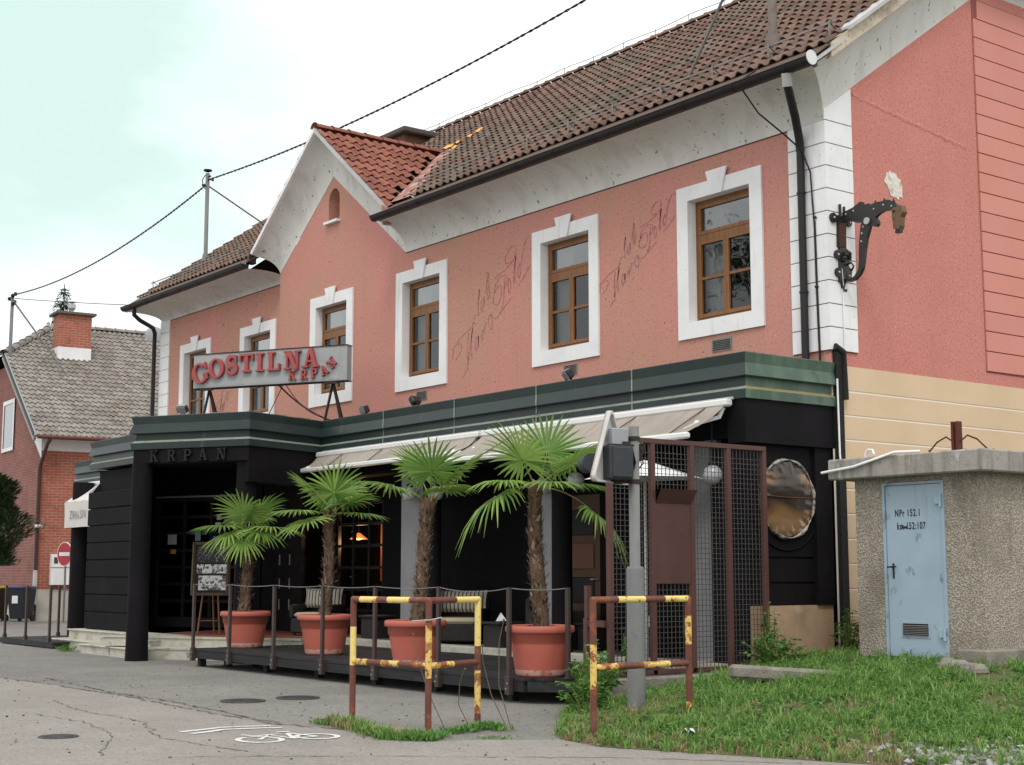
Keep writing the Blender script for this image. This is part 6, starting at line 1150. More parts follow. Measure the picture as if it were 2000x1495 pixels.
mast(-1.51, .73, 8.72, 11.4, .065, 'old brownish mast near the right end of the inn roof with a stay', (-3.14, .66, 8.78))
def twisted(a, b, sag, lab, r=.014, n=150, tw=46):
    P = sagged(a, b, sag, n); d = (Vector(b) - Vector(a)).normalized(); s = d.cross(UZ).normalized(); u = s.cross(d); m = M()
    for ph in (0, math.pi): m.tube([p + s * (r * math.cos(ph + tw * 2 * math.pi * i / n)) + u * (r * math.sin(ph + tw * 2 * math.pi * i / n)) for i, p in enumerate(P)], r * .95, 5, False)
    return tag(m.build('overhead_cable', CABLE), lab, 'cable')
twisted((-20.5, 1.08, 11.08), (-1.51, .73, 11.15), .40, 'twisted overhead cable between the two masts on the inn roof')
HC = Vector((-33.35, 1.71, 0)); H1 = Vector((.087, .996, 0)); H2 = Vector((-.996, .087, 0))
def hp(a, b, z): q = HC + H1 * a + H2 * b; return Vector((q.x, q.y, z))
twisted((-20.6, 1.08, 10.98), hp(-.18, 4, 10.86), .45, 'twisted overhead cable from the inn roof mast to the house on the left', .015)
m = M(); m.tube(sagged(hp(-.1, 4, 10.75), (-20.98, 6.5, 8.6), .15), .012, 5); tag(m.build('service_wire', CABLE), 'thin wire from the house mast running behind the brick chimney', 'wire')
# ------------------------------------------------------------------ neighbouring brick house
def brickmat(name, c1, c2, mortar, ax):
    m, t, b = nodes_of(name); tcn = t.nodes.new('ShaderNodeTexCoord'); dt = t.nodes.new('ShaderNodeVectorMath'); dt.operation = 'DOT_PRODUCT'; dt.inputs[1].default_value = ax
    sx = t.nodes.new('ShaderNodeSeparateXYZ'); cb = t.nodes.new('ShaderNodeCombineXYZ'); t.links.new(tcn.outputs['Object'], dt.inputs[0]); t.links.new(tcn.outputs['Object'], sx.inputs[0]); t.links.new(dt.outputs['Value'], cb.inputs[0]); t.links.new(sx.outputs['Z'], cb.inputs[1])
    br = t.nodes.new('ShaderNodeTexBrick'); br.inputs['Scale'].default_value = 1; br.inputs['Brick Width'].default_value = .27; br.inputs['Row Height'].default_value = .088; br.inputs['Mortar Size'].default_value = .012; br.inputs['Mortar Smooth'].default_value = .4
    br.inputs['Color1'].default_value = c4(c1); br.inputs['Color2'].default_value = c4(c2); br.inputs['Mortar'].default_value = c4(mortar); t.links.new(cb.outputs[0], br.inputs['Vector'])
    c = mixc(t, br.outputs['Color'], tuple(x * .62 for x in c1), mul(t, ramp(t, tex(t, 'noise', 2.5, 5), .48, .7), .6)); t.links.new(c, b.inputs['Base Color']); b.inputs['Roughness'].default_value = .9
    bn = t.nodes.new('ShaderNodeBump'); bn.inputs['Distance'].default_value = .012; bn.invert = True; t.links.new(br.outputs['Fac'], bn.inputs['Height']); b2 = t.nodes.new('ShaderNodeBump'); b2.inputs['Distance'].default_value = .012; t.links.new(tex(t, 'noise', 14, 4), b2.inputs['Height']); t.links.new(bn.outputs[0], b2.inputs['Normal']); t.links.new(b2.outputs[0], b.inputs['Normal']); return m
hs = thing('brick_house', 'red brick neighbour house with grey brown tiled roof left of the inn', 'building', tuple(hp(4, 4, 0)))
BR1 = brickmat('brick_orange', (.40, .125, .075), (.33, .10, .06), (.47, .28, .21), tuple(H1)); BR2 = brickmat('brick_dark_red', (.27, .10, .082), (.22, .08, .066), (.33, .19, .16), tuple(H2))
HL, HW, PZ, PK = 9.0, 6.2, 5.80, .68
m = M(); m.quad(hp(0, 0, .95), hp(HL, 0, .95), hp(HL, 0, 5.3), hp(0, 0, 5.3)); m.build('eaves_wall', BR1, hs, 'orange brick wall under the eaves')
m = M(); m.poly([hp(0, 0, .95), hp(0, 0, 5.7), hp(0, 4.2, 8.55), hp(0, 8.2, 8.55), hp(0, 12.4, 5.7), hp(0, 12.4, .95)]); m.build('gable_wall', BR2, hs, 'dull red brick gable wall')
m = M(); m.quad(hp(HL, 0, 0), hp(HL, 12.4, 0), hp(HL, 12.4, 5.7), hp(HL, 0, 5.7)); m.quad(hp(0, 12.4, 0), hp(HL, 12.4, 0), hp(HL, 12.4, 5.7), hp(0, 12.4, 5.7)); m.build('rear_walls', BR2, hs)
m = M(); m.quad(hp(-.0, -.06, 0), hp(HL, -.06, 0), hp(HL, -.06, .95), hp(0, -.06, .95)); m.quad(hp(-.06, -.06, 0), hp(-.06, 12.4, 0), hp(-.06, 12.4, .95), hp(-.06, -.06, .95)); m.quad(hp(-.06, -.06, .95), hp(HL, -.06, .95), hp(HL, .05, .96), hp(-.06, .05, .96)); m.build('foundation', mat('pale_foundation', (.46, .44, .39), .9, [((.3, .29, .26), 'noise', 2, .5, .72, .7)]), hs)
m = M(); n = 6; m.grid([[hp(a, .0 - .45 * S1(i / n * math.pi / 2) * (a >= 0), 5.28 + .38 * math.sin(i / n * math.pi / 2)) for a in (-.02, HL)] for i in range(n + 1)], True); m.build('white_cove', WHITE, hs)
m = M(); m.quad(hp(-.012, 0, 5.0), hp(-.012, 0, 5.75), hp(-.012, 4.2, 8.6), hp(-.012, 4.2, 7.9)); m.build('white_rake_band', WHITE, hs)
def hz(b): return PZ + PK * (b + .5) - .12
m = M(); m.poly([hp(-.35, -.5, PZ - .14), hp(HL + .3, -.5, PZ - .14), hp(HL + .3, HW, hz(HW) - .02), hp(1.8, HW, hz(HW) - .02), hp(-.35, 4.1, hz(4.1) - .02)])
m.poly([hp(-.35, 4.1, hz(4.1) - .02), hp(1.8, HW, hz(HW) - .02), hp(-.35, 8.3, hz(4.1) - .02)]); m.poly([hp(-.35, 12.9, PZ - .14), hp(-.35, 8.3, hz(4.1) - .02), hp(1.8, HW, hz(HW) - .02), hp(HL + .3, HW, hz(HW) - .02), hp(HL + .3, 12.9, PZ - .14)]); hroof = m.build('roof', UNDER, hs)
hv = (H2 + UZ * PK).normalized()
tiles(hroof, hp(-.32, -.52, hz(-.52) + .01), H1, hv, .185, .30, 52, 27, lambda p, j: (lambda a, b: b < HW and a < HL + .25 and (b < 4.1 or a > -.35 + (b - 4.1) / (HW - 4.1) * 2.15))((p - HC).dot(H1), (p - HC).dot(H2)), TILEG, 0)
hu = (-H2) ; hvv = (H1 * 2.15 + UZ * (hz(HW) - hz(4.1))).normalized()
tiles(hroof, hp(-.35, 8.3, hz(4.1) + .01), hu, hvv, .185, .30, 23, 9, lambda p, j: (lambda a, b: abs(b - HW) < 2.1 * (1 - (a + .35) / 2.15))((p - HC).dot(H1), (p - HC).dot(H2)), TILEG, 0)
ridge_caps(hroof, hp(1.8, HW, hz(HW) + .04), hp(HL + .3, HW, hz(HW) + .04), 20, TILEG, .12); ridge_caps(hroof, hp(-.35, 4.1, hz(4.1) + .04), hp(1.8, HW, hz(HW) + .04), 8, TILEG, .13)
m = M(); m.bar(hp(-.36, -.5, hz(-.5) - .06), hp(-.36, 4.1, hz(4.1) - .06), .08, .22); m.build('barge_board', mat('barge_grey', (.30, .32, .33), .6), hs)
m = M(); m.bar(hp(-.40, -.5, hz(-.5) + .04), hp(-.40, 4.15, hz(4.15) + .04), .06, .07); m.build('barge_flashing', GUTTER, hs)
m = M(); m.tube([hp(-.3, -.58, PZ - .14), hp(HL + .3, -.58, PZ - .14)], .07, 8); m.build('gutter', mat('red_brown_gutter', (.14, .05, .04), .5), hs)
m = M(); m.tube([hp(.1, -.58, PZ - .2), hp(.02, -.55, PZ - .35), hp(-.06, -.12, PZ - 1.0), hp(-.07, -.09, PZ - 1.2), hp(-.07, -.09, 1.5)], .06, 8); m.build('downpipe', mat('brown_pipe', (.06, .028, .028), .5), hs)
m = M(); m.tube([hp(-.07, -.09, 1.55), hp(-.07, -.09, .5)], .07, 8); m.build('pipe_foot', SWHT, hs)
for (b0, b1, z0, z1) in ((3.6, 5.2, 5.55, 7.3),):
    m = M(); 
    for a_, b_ in (((b0, z0), (b0 + .14, z1)), ((b1 - .14, z0), (b1, z1)), ((b0 + .14, z1 - .14), (b1 - .14, z1)), ((b0 + .14, z0), (b1 - .14, z0 + .12))): m.quad(hp(-.05, a_[0], a_[1]), hp(-.05, b_[0], a_[1]), hp(-.05, b_[0], b_[1]), hp(-.05, a_[0], b_[1]))
    hw = m.build('window', WHITE, hs); m = M(); m.quad(hp(-.03, b0 + .1, z0 + .1), hp(-.03, b1 - .1, z0 + .1), hp(-.03, b1 - .1, z1 - .1), hp(-.03, b0 + .1, z1 - .1)); m.build('pane', mat('far_glass', (.16, .19, .21), .1, spec=.8), hw)
m = M(); m.box((0, 0, 0), (1, 1, 1)); 
def hbox(a0, a1, b0, b1, z0, z1):
    m = M(); m.add([hp(a0, b0, z0), hp(a1, b0, z0), hp(a1, b1, z0), hp(a0, b1, z0), hp(a0, b0, z1), hp(a1, b0, z1), hp(a1, b1, z1), hp(a0, b1, z1)], [(0, 3, 2, 1), (4, 5, 6, 7), (0, 1, 5, 4), (1, 2, 6, 5), (2, 3, 7, 6), (3, 0, 4, 7)]); return m
chim = hbox(1.42, 2.55, 4.0, 4.75, 9.2, 10.38).build('chimney', BR1, hs); hbox(1.41, 2.56, 3.98, 4.77, 8.4, 9.22).build('chimney_flashing', WHITE, chim); hbox(1.30, 2.67, 3.85, 4.9, 10.38, 10.46).build('chimney_slab', mat('slab_grey', (.12, .11, .1), .9), chim)
q = hp(1.95, 4.4, 10.46); m = M(); m.lathe([(.06, 0), (.06, .12), (.13, .2), (.13, .34), (.05, .36), (.05, .40), (.17, .42), (.001, .47)], tuple(q), 12, False); m.build('chimney_cowl', ZINC, chim)
q = hp(-.18, 4, 8.8); mm_ = thing('house_mast', 'grey mast with a stay on the brick house roof', 'mast', tuple(q)); m = M(); m.lathe([(.06, -.3), (.055, 2.05), (.001, 2.06)], tuple(q), 10); m.build('tube', GALV, mm_)
m = M(); m.tube([q + UZ * 1.9, hp(1.45, 3.0, hz(3.0) + .1)], .03, 6); m.build('stay', GALV, mm_)
m = M()
for k in range(5): m.sphere(q + UZ * (1.75 + .09 * k) + Vector((.1 * math.cos(k * 2), .1 * math.sin(k * 2), 0)), .07, 8, 6)
m.build('insulator_set', CABLE, mm_)
dsh = hp(5.45, HW - .3, hz(HW - .3) - .25); m = M(); m.sphere(dsh + UZ * .35, .42, 16, 8, (.3, 1, 1)); m.tube([dsh - UZ * .2, dsh + UZ * .3], .03, 6); tag(m.build('satellite_dish', SGREY), 'grey satellite dish on the brick house ridge beside the inn', 'dish')
mb = thing('meter_box', 'white double electricity meter cabinet on the brick house wall', 'cabinet', tuple(hp(.7, -.1, 1.6))); hbox(.38, 1.04, -.2, -.002, 1.10, 2.05).build('cabinet_body', WHITE, mb); hbox(.37, 1.05, -.205, -.2, 1.62, 1.64).build('door_gap', GUTTER, mb)
for a in (.46, .72): hbox(a, a + .12, -.21, -.2, 1.76, 1.95).build('meter_window', mat('meter_dark', (.06, .06, .06), .3), mb)
m = M(); m.rbox((-.06, -.12, -.05), (.06, .12, .05), .02, Matrix.Translation(hp(-.06, -.25, 2.9))); tag(m.build('security_camera', WHITE), 'small white camera on the corner of the brick house', 'camera')
# road signs and bins by the house
SRED = mat('sign_red_disc', (.42, .03, .045), .45)
def noentry(p, z, r, d, lab):
    t = thing('no_entry_sign', lab, 'road sign', (p.x, p.y, 0), 'no entry signs by the brick house'); d = d.normalized(); s = d.cross(UZ).normalized()
    m = M(); m.tube([(p.x, p.y, 0), (p.x, p.y, z + r)], .03, 8); m.build('pole', GALV, t); c = Vector((p.x, p.y, z)) + d * .05
    m = M(); m.prism(arc(0, 0, r, r, 0, 360, 28)[:-1], lambda u, v, h: tuple(c + s * u + UZ * v + d * h), -.02, .0); m.build('disc_rim', WHITE, t)
    m = M(); m.prism(arc(0, 0, r * .94, r * .94, 0, 360, 28)[:-1], lambda u, v, h: tuple(c + s * u + UZ * v + d * h), .001, .004); m.build('red_disc', SRED, t)
    m = M(); m.prism(rect(-r * .7, -r * .15, r * .7, r * .15), lambda u, v, h: tuple(c + s * u + UZ * v + d * h), .005, .008); m.build('white_bar', WHITE, t)
noentry(Vector((-30.9, 1.70, 0)), 2.02, .36, Vector((.28, -1, 0)), 'round red no entry sign in front of the white meter cabinet')
noentry(Vector((-31.05, 2.35, 0)), 2.62, .36, Vector((.5, -1, 0)), 'round red no entry sign half hidden by the black column')
def bin_(x, y, c, lc, lab):
    t = thing('wheelie_bin', lab, 'bin', (x, y, 0), 'wheelie bins by the brick house'); m = M(); v0 = [(-.22, -.25, .08), (.22, -.25, .08), (.22, .25, .08), (-.22, .25, .08), (-.29, -.33, .98), (.29, -.33, .98), (.29, .33, .98), (-.29, .33, .98)]
    T = Matrix.Translation((x, y, 0)) @ Matrix.Rotation(R(35), 4, 'Z'); m.add([tuple(T @ Vector(p)) for p in v0], [(0, 3, 2, 1), (4, 5, 6, 7), (0, 1, 5, 4), (1, 2, 6, 5), (2, 3, 7, 6), (3, 0, 4, 7)]); m.build('bin_body', mat('bin_plastic', c, .5), t)
    m = M(); m.rbox((-.31, -.36, .985), (.31, .35, 1.06), .03, T); m.build('lid', mat('bin_lid', lc, .45), t)
    m = M(); m.box((-.1, -.335, .55), (.1, -.30, .78), T); m.build('label', WHITE, t)
    for s in (-1, 1): m = M(); m.tube([T @ Vector((s * .2, .26, .1)), T @ Vector((s * .25, .26, .1))], .1, 12); m.build('wheel', BLACKW, t)
bin_(-33.6, .55, (.06, .035, .022), (.45, .36, .03), 'brown wheelie bin with yellow lid at the far left'); bin_(-33.0, 1.15, (.018, .02, .026), (.025, .05, .12), 'dark wheelie bin with blue lid left of the brick house corner'); bin_(-34.5, .75, (.018, .02, .026), (.03, .05, .10), 'dark wheelie bin behind the brown bin')
sn_ = M(); sn_.rbox((-27.4, -.6, .0), (-26.9, -.1, .75), .05, None); 
# far-left awning and valance
fa = thing('white_awning', 'white awning with lettered valance at the far left of the inn', 'awning', (-20.5, -1.7, 3.4)); AWL = mat('white_fabric', (.62, .60, .57), .9, [((.5, .48, .45), 'noise', 3, .5, .7, .6)])
m = M(); m.rbox((-20.35, -1.78, 3.40), (-16.6, -1.62, 3.50), .02); m.build('cassette', AWH, fa)
m = M(); n = 24; m.grid([[(-20.25 + 3.6 * i / n, -1.75 - .55 * f, 3.42 - .40 * f + .01 * math.sin(i * 1.9)) for i in range(n + 1)] for f in (0, .5, 1)], True); m.build('fabric', AWL, fa)
m = M(); m.grid([[(-20.25 + 3.6 * i / n, -2.31 + .015 * math.sin(i * 1.3 + j), z) for i in range(n + 1)] for j, z in enumerate((3.02, 2.72, 2.45))], True); m.build('valance', AWL, fa)
text_obj('valance_text', 'ZRALSIV', (-19.85, -2.335, 2.64), .26, STEELD, fa)
# ------------------------------------------------------------------ bicycle marking
def mark(strokes, lab, wds, cl=False):
    m = M()
    for k, (P, wd_) in enumerate(zip(strokes, wds)):
        rows = []; n = len(P); closed = P[0] == P[-1]
        for i, p in enumerate(P):
            a = Vector(P[i - 1] if i else (P[-2] if closed else P[0])); b = Vector(P[i + 1] if i < n - 1 else (P[1] if closed else P[-1])); d = (b - a).normalized(); q = Vector((-d.y, d.x)) * wd_ / 2
            rows.append([(p[0] + q.x, p[1] + q.y, .009 + .0006 * k), (p[0] - q.x, p[1] - q.y, .009 + .0006 * k)])
        m.grid(rows)
    return structure(m.build('road_marking', PAINT))
mark([[(-0.491, -8.415), (-0.54, -8.226), (-0.628, -7.951), (-0.596, -7.747), (-0.492, -7.502)], [(-0.294, -8.402), (-0.34, -8.215), (-0.444, -8.022), (-0.402, -7.862), (-0.344, -7.654), (-0.253, -7.507)]], '', (.075, .075))
mark([[(0.618, -7.977), (0.673, -8.017), (0.711, -8.067), (0.728, -8.123), (0.723, -8.18), (0.698, -8.231), (0.653, -8.273), (0.594, -8.301), (0.526, -8.312), (0.454, -8.306), (0.387, -8.283), (0.331, -8.244), (0.29, -8.194), (0.271, -8.137), (0.275, -8.078), (0.301, -8.025), (0.347, -7.982), (0.409, -7.954), (0.479, -7.944), (0.552, -7.952), (0.618, -7.977)], [(0.688, -7.466), (0.736, -7.505), (0.768, -7.553), (0.782, -7.607), (0.776, -7.661), (0.75, -7.71), (0.709, -7.75), (0.654, -7.776), (0.591, -7.787), (0.527, -7.781), (0.467, -7.758), (0.417, -7.72), (0.383, -7.672), (0.368, -7.617), (0.373, -7.561), (0.399, -7.511), (0.442, -7.47), (0.499, -7.443), (0.563, -7.434), (0.628, -7.442), (0.688, -7.466)], [(0.503, -8.13), (0.219, -7.894), (0.606, -7.855), (0.577, -7.612)], [(0.219, -7.894), (0.184, -7.697), (0.606, -7.855)], [(0.184, -7.697), (0.577, -7.612)], [(0.072, -7.745), (0.091, -7.619)], [(0.219, -7.894), (0.256, -8.037), (0.097, -8.104)]], '', (.055, .055, .05, .045, .05, .06, .05))

# ------------------------------------------------------------------ weedy bank, grass, plants
EDGE = [(-.6, -3.6), (-.2, -4.2), (2.0, -6.0), (2.67, -6.10), (3.31, -5.83), (3.97, -5.53), (4.54, -5.30), (5.6, -4.88), (8, -4.2), (14, -3.4), (40, -2)]
def eyb(x):
    for (a, b), (c, d) in zip(EDGE[:-1], EDGE[1:]):
        if a <= x <= c: return b + (d - b) * (x - a) / (c - a)
    return -2
def lz(x, y):
    t = max(0, min(1, (y - eyb(x)) / 4.5)); z = .53 * (t * (1.25 - .25 * t)) * (1 - .05 * max(0, min(2.2, x - 1.2))); z *= max(0.0, min(1.0, (x + .0) / .35)); return z
BANK = mat('bank_soil', (.13, .105, .06), .95, [((.08, .12, .035), 'noise', 3, .4, .6, .8), ((.24, .18, .11), 'noise', 2.2, .58, .72, .8), ((.03, .025, .018), 'noise', 14, .5, .7, .7)], bump=.03, bscale=12)
m = M(); rows = []; xs_ = [0.0, .12] + list(np.linspace(.3, 5.5, 34)) + list(np.linspace(5.9, 14, 14)) + [22, 40]
for j in range(34):
    f = (j / 33) ** 1.2; row = []
    for x in xs_: y0 = eyb(x) - .02; y = y0 + (14 - y0) * f * f if f > 0 else y0; row.append((x, y, lz(x, y) + .006 + (rnd.uniform(-.012, .012) if 0 < j else 0)))
    rows.append(row)
m.grid(rows, True); structure(m.build('grass_bank', BANK))
nr = np.random.default_rng(5)
def in_blocks(x, y): return (x > 1.28 and x < 3.05 and y > -1.22) or (x < .0) or (x < .26 and y > -3.9) or (y > -.0 and x < .1)
WEED = leafmat('weed_leaf', (.07, .19, .035), (.17, .34, .08), .35, .5)
GR = leafmat('grass_blade', (.10, .235, .048), (.28, .42, .11), .35, .5); GD = leafmat('dry_grass', (.42, .34, .17), (.26, .20, .10), .25, .7)
def blades(name, n, dens, mt, hmin, hmax, wmax, parent=None, region=(0.2, 7.5, -6.2, -.6)):
    V = []; F = []; k = 0; tries = 0
    while k < n and tries < n * 8:
        tries += 1; x = rnd.uniform(region[0], region[1]); y = rnd.uniform(region[2], region[3])
        if y < eyb(x) + rnd.uniform(-.06, .10) or in_blocks(x, y): continue
        if rnd.random() > dens(x, y): continue
        z = lz(x, y); h = rnd.uniform(hmin, hmax) * (.6 + .8 * rnd.random()); a = rnd.uniform(0, 6.283); lean = rnd.uniform(.1, .75) * h; w_ = rnd.uniform(.3, 1) * wmax
        dx, dy = math.cos(a), math.sin(a); sx_, sy_ = -dy * w_, dx * w_; o = len(V)
        V += [(x - sx_, y - sy_, z), (x + sx_, y + sy_, z), (x + dx * lean * .35 + sx_ * .8, y + dy * lean * .35 + sy_ * .8, z + h * .6), (x + dx * lean * .35 - sx_ * .8, y + dy * lean * .35 - sy_ * .8, z + h * .6), (x + dx * lean, y + dy * lean, z + h * .92)]
        F += [(o, o + 1, o + 2, o + 3), (o + 3, o + 2, o + 4)]; k += 1
    me = bpy.data.meshes.new(name); me.from_pydata(V, [], F); me.materials.append(mt); o = bpy.data.objects.new(name, me); COL.objects.link(o); o['kind'] = 'stuff'; return o
from mathutils import noise as mn
def patch(x, y, s=1.1, o=0.0): return .5 + .5 * mn.noise(Vector((x * s + o, y * s, o)))
def green_d(x, y):
    p = patch(x, y, .9, 3); e = y - eyb(x); v = max(.06, 2.6 * p - .72) * (.55 + .9 * patch(x, y, 3.1, 9)); 
    if e < 1.0: v *= .35 + .65 * e
    return min(1, v)
def dry_d(x, y): e = y - eyb(x); return max(.05, min(1, 1.5 - patch(x, y, .9, 3) * 2.0 - e * .22 + (.35 if e < 1.1 else 0)))
tag(blades('grass', 38000, green_d, GR, .03, .085, .0062), 'green grass covering the bank beside the kiosk', 'grass')
def tufts(name, n, dens, mt, h0, h1, region=(0.1, 7.2, -6.35, -.8), fringe=.12, nb=(9, 16), pts=None):
    m = M(); k = 0; tries = 0
    while k < n and tries < n * 12:
        tries += 1
        if pts: a, b = pts[rnd.randrange(len(pts) - 1)], None; i = pts.index(a); b = pts[i + 1]; f = rnd.random(); x = a[0] + (b[0] - a[0]) * f + rnd.gauss(0, .045); y = a[1] + (b[1] - a[1]) * f + rnd.gauss(0, .045); z = .004
        else:
            x = rnd.uniform(region[0], region[1]); y = rnd.uniform(region[2], region[3])
            if y < eyb(x) - fringe * max(0, mn.noise(Vector((x * 2.1, 3.3, 0)))) * 2 or in_blocks(x, y) or rnd.random() > dens(x, y): continue
            z = lz(x, y) if y > eyb(x) else .004
        k += 1; H = rnd.uniform(h0, h1)
        for _ in range(rnd.randint(*nb)):
            a = rnd.uniform(0, 6.283); d = Vector((math.cos(a), math.sin(a), 0)); s_ = Vector((-math.sin(a), math.cos(a), 0)); h = H * rnd.uniform(.5, 1.1); rch = h * rnd.uniform(.25, .95); w_ = rnd.uniform(.0022, .0048); b0 = Vector((x + rnd.gauss(0, .018), y + rnd.gauss(0, .018), z)); rows = []
            for f, ww in ((0, 1), (.4, 1), (.75, .75), (1, .1)): c = b0 + d * (rch * f * f) + UZ * (h * (1.25 * f - .45 * f * f)); rows.append([c - s_ * w_ * ww, c + s_ * w_ * ww])
            m.grid(rows)
    return m.build(name, mt, None, None, 'stuff')
tag(tufts('grass_tufts', 1500, lambda x, y: min(1, .15 + green_d(x, y) * patch(x, y, 1.9, 21) * 1.5), GR, .07, .19), 'bent grass tufts of mixed length over the bank', 'grass')
tag(tufts('grass_tufts', 260, lambda x, y: 1.0 if y < eyb(x) + .22 else 0.0, GR, .06, .16, fringe=.16), 'ragged grass tufts overhanging the road edge', 'grass')
tag(tufts('grass_tufts', 120, None, GR, .05, .16, pts=[(-.42, -6.98), (-.1, -6.92), (.2, -7.0), (.7, -7.14), (1.11, -7.2), (1.4, -7.0)]), 'grass tufts among the weeds under the L shaped barrier', 'grass')
tag(tufts('grass_tufts', 45, None, GD, .05, .15, pts=[(-.3, -6.97), (.2, -7.05), (.9, -7.16), (1.2, -7.1)]), 'dry grass tufts among the weeds under the L shaped barrier', 'grass')
tag(tufts('grass_tufts', 240, lambda x, y: dry_d(x, y), GD, .05, .13), 'dry straw coloured tufts on the bank', 'grass')
def leafy(n, dens, h0, h1, mt):
    m = M(); k = 0; tries = 0
    while k < n and tries < n * 12:
        tries += 1; x = rnd.uniform(.15, 7.2); y = rnd.uniform(-6.2, -.8)
        if y < eyb(x) - .03 or in_blocks(x, y) or rnd.random() > dens(x, y): continue
        z = lz(x, y); k += 1; H = rnd.uniform(h0, h1); R_ = H * rnd.uniform(.5, .9)
        for _ in range(rnd.randint(16, 30)):
            a = rnd.uniform(0, 6.283); r = R_ * math.sqrt(rnd.random()); p = Vector((x + r * math.cos(a), y + r * math.sin(a), z + H * rnd.uniform(.15, 1) * (1 - .5 * (r / R_) ** 2))); L = rnd.uniform(.018, .045); an = rnd.uniform(0, 6.283); d = Vector((math.cos(an), math.sin(an), rnd.uniform(-.3, .6))).normalized(); s_ = Vector((-math.sin(an), math.cos(an), rnd.uniform(-.3, .3))) * L * .36
            m.add([p, p + d * L * .5 + s_, p + d * L, p + d * L * .5 - s_], [(0, 1, 2), (0, 2, 3)])
    return m.build('leafy_weeds', mt, None, None, 'stuff')
tag(leafy(620, lambda x, y: min(1, patch(x, y, 1.2, 40) ** 2 * 2.4), .05, .17, WEED), 'bushy leafy weed clumps on the bank', 'weeds')
DRYL = mat('dead_leaf', (.26, .17, .09), .9, rand=.5)
m = M()
for _ in range(900):
    x = rnd.uniform(.2, 6.5); y = eyb(x) + abs(rnd.gauss(0, .55)) - .06
    if in_blocks(x, y): continue
    L = rnd.uniform(.012, .035); a = rnd.uniform(0, 6.283); d = Vector((math.cos(a), math.sin(a), rnd.uniform(-.2, .4))) * L; s_ = Vector((-math.sin(a), math.cos(a), rnd.uniform(-.3, .3))) * L * rnd.uniform(.1, .4); p = Vector((x, y, (lz(x, y) if y > eyb(x) else 0) + .014)); m.add([p - d, p + s_, p + d, p - s_], [(0, 1, 2, 3)])
tag(m.build('dead_leaves', DRYL, None, None, 'stuff'), 'dead leaves and straw littering the verge edge', 'litter')
m = M()
for _ in range(420):
    x = rnd.uniform(-9, 4.5); y = rnd.uniform(-10, -4.4); s = rnd.uniform(.003, .011)
    if y > eyb(x) - .05 and x > -.6: continue
    T = Matrix.Translation((x, y, .006 + s * .4)) @ Matrix.Rotation(rnd.uniform(0, 6), 4, 'Z'); m.box((-s, -s * .7, -s * .5), (s, s * .7, s * .5), T)
tag(m.build('road_grit', mat('grit', (.22, .205, .18), .95, rand=.8), None, None, 'stuff'), 'loose grit scattered over the asphalt', 'grit')
m = M(); c = Vector((3.02, -5.42, lz(3.02, -5.42) + .03)); rows = [[c + Vector(((i - 3) * .022, (j - 2) * .02, rnd.uniform(-.02, .045))) for i in range(7)] for j in range(5)]; m.grid(rows); tag(m.build('crumpled_paper', mat('litter_white', (.75, .75, .73), .8)), 'crumpled white paper lying at the front edge of the grass', 'litter')
tag(blades('dry_grass', 9000, dry_d, GD, .02, .07, .0048), 'dry brown grass along the road edge of the bank', 'grass')
def weedmesh(n, region, dens, s0, s1, name, mt):
    m = M(); k = 0; tries = 0
    while k < n and tries < n * 12:
        tries += 1; x = rnd.uniform(region[0], region[1]); y = rnd.uniform(region[2], region[3])
        if y < eyb(x) + .05 or in_blocks(x, y) or rnd.random() > dens(x, y): continue
        z = lz(x, y); k += 1; nl = rnd.randint(4, 8)
        for i in range(nl):
            a = 6.283 * i / nl + rnd.uniform(-.4, .4); L = rnd.uniform(s0, s1); w_ = L * rnd.uniform(.22, .36); el = rnd.uniform(.2, 1.1); d = Vector((math.cos(a) * math.cos(el), math.sin(a) * math.cos(el), math.sin(el))); s = Vector((-math.sin(a), math.cos(a), 0)); b = Vector((x, y, z + .01))
            m.add([b, b + d * L * .5 + s * w_, b + d * L + Vector((0, 0, -.25 * L)), b + d * L * .5 - s * w_], [(0, 1, 2, 3)])
    return m.build(name, mt, None, None, 'stuff')
tag(weedmesh(7500, (0.2, 7, -6.2, -.8), green_d, .025, .075, 'broadleaf_weeds', WEED), 'low broadleaf weeds among the grass of the bank', 'weeds')
def weed_row(pts, n, name, lab, h=.09):
    m = M()
    for _ in range(n):
        f = rnd.uniform(0, len(pts) - 1.001); i = int(f); a, b = pts[i], pts[i + 1]; t_ = f - i; x = a[0] + (b[0] - a[0]) * t_ + rnd.gauss(0, .05); y = a[1] + (b[1] - a[1]) * t_ + rnd.gauss(0, .05); an = rnd.uniform(0, 6.283); L = rnd.uniform(.2, .8) * h; d = Vector((math.cos(an) * .7, math.sin(an) * .7, rnd.uniform(.3, 1))).normalized(); s = Vector((-math.sin(an), math.cos(an), 0)) * L * rnd.uniform(.04, .2); p = Vector((x, y, .004))
        m.add([p, p + d * L * .5 + s, p + d * L, p + d * L * .5 - s], [(0, 1, 2, 3)])
    o = m.build(name, WEED, None, None, 'stuff'); return tag(o, lab, 'weeds')
weed_row([(-.42, -6.98), (-.1, -6.92), (.2, -7.0), (.7, -7.14), (1.11, -7.2), (1.4, -7.0), (1.2, -6.75), (1.05, -6.85)], 3600, 'kerb_weeds', 'strip of weeds growing round the foot of the L shaped barrier', .11)
weed_row([(1.05, -6.6), (1.0, -6.2), (.8, -5.95), (1.15, -6.0)], 800, 'kerb_weeds', 'weeds at the rear post of the L shaped barrier', .13)
weed_row([(1.55, -6.55), (1.75, -6.35)], 180, 'kerb_weeds', 'small weed tuft in the asphalt between the two barriers', .06)
weed_row([(-15.2, -4.15), (-15.0, -4.12), (-14.7, -4.15)], 60, 'kerb_weeds', 'green weed tuft at the foot of the marble steps', .26)
m = M()
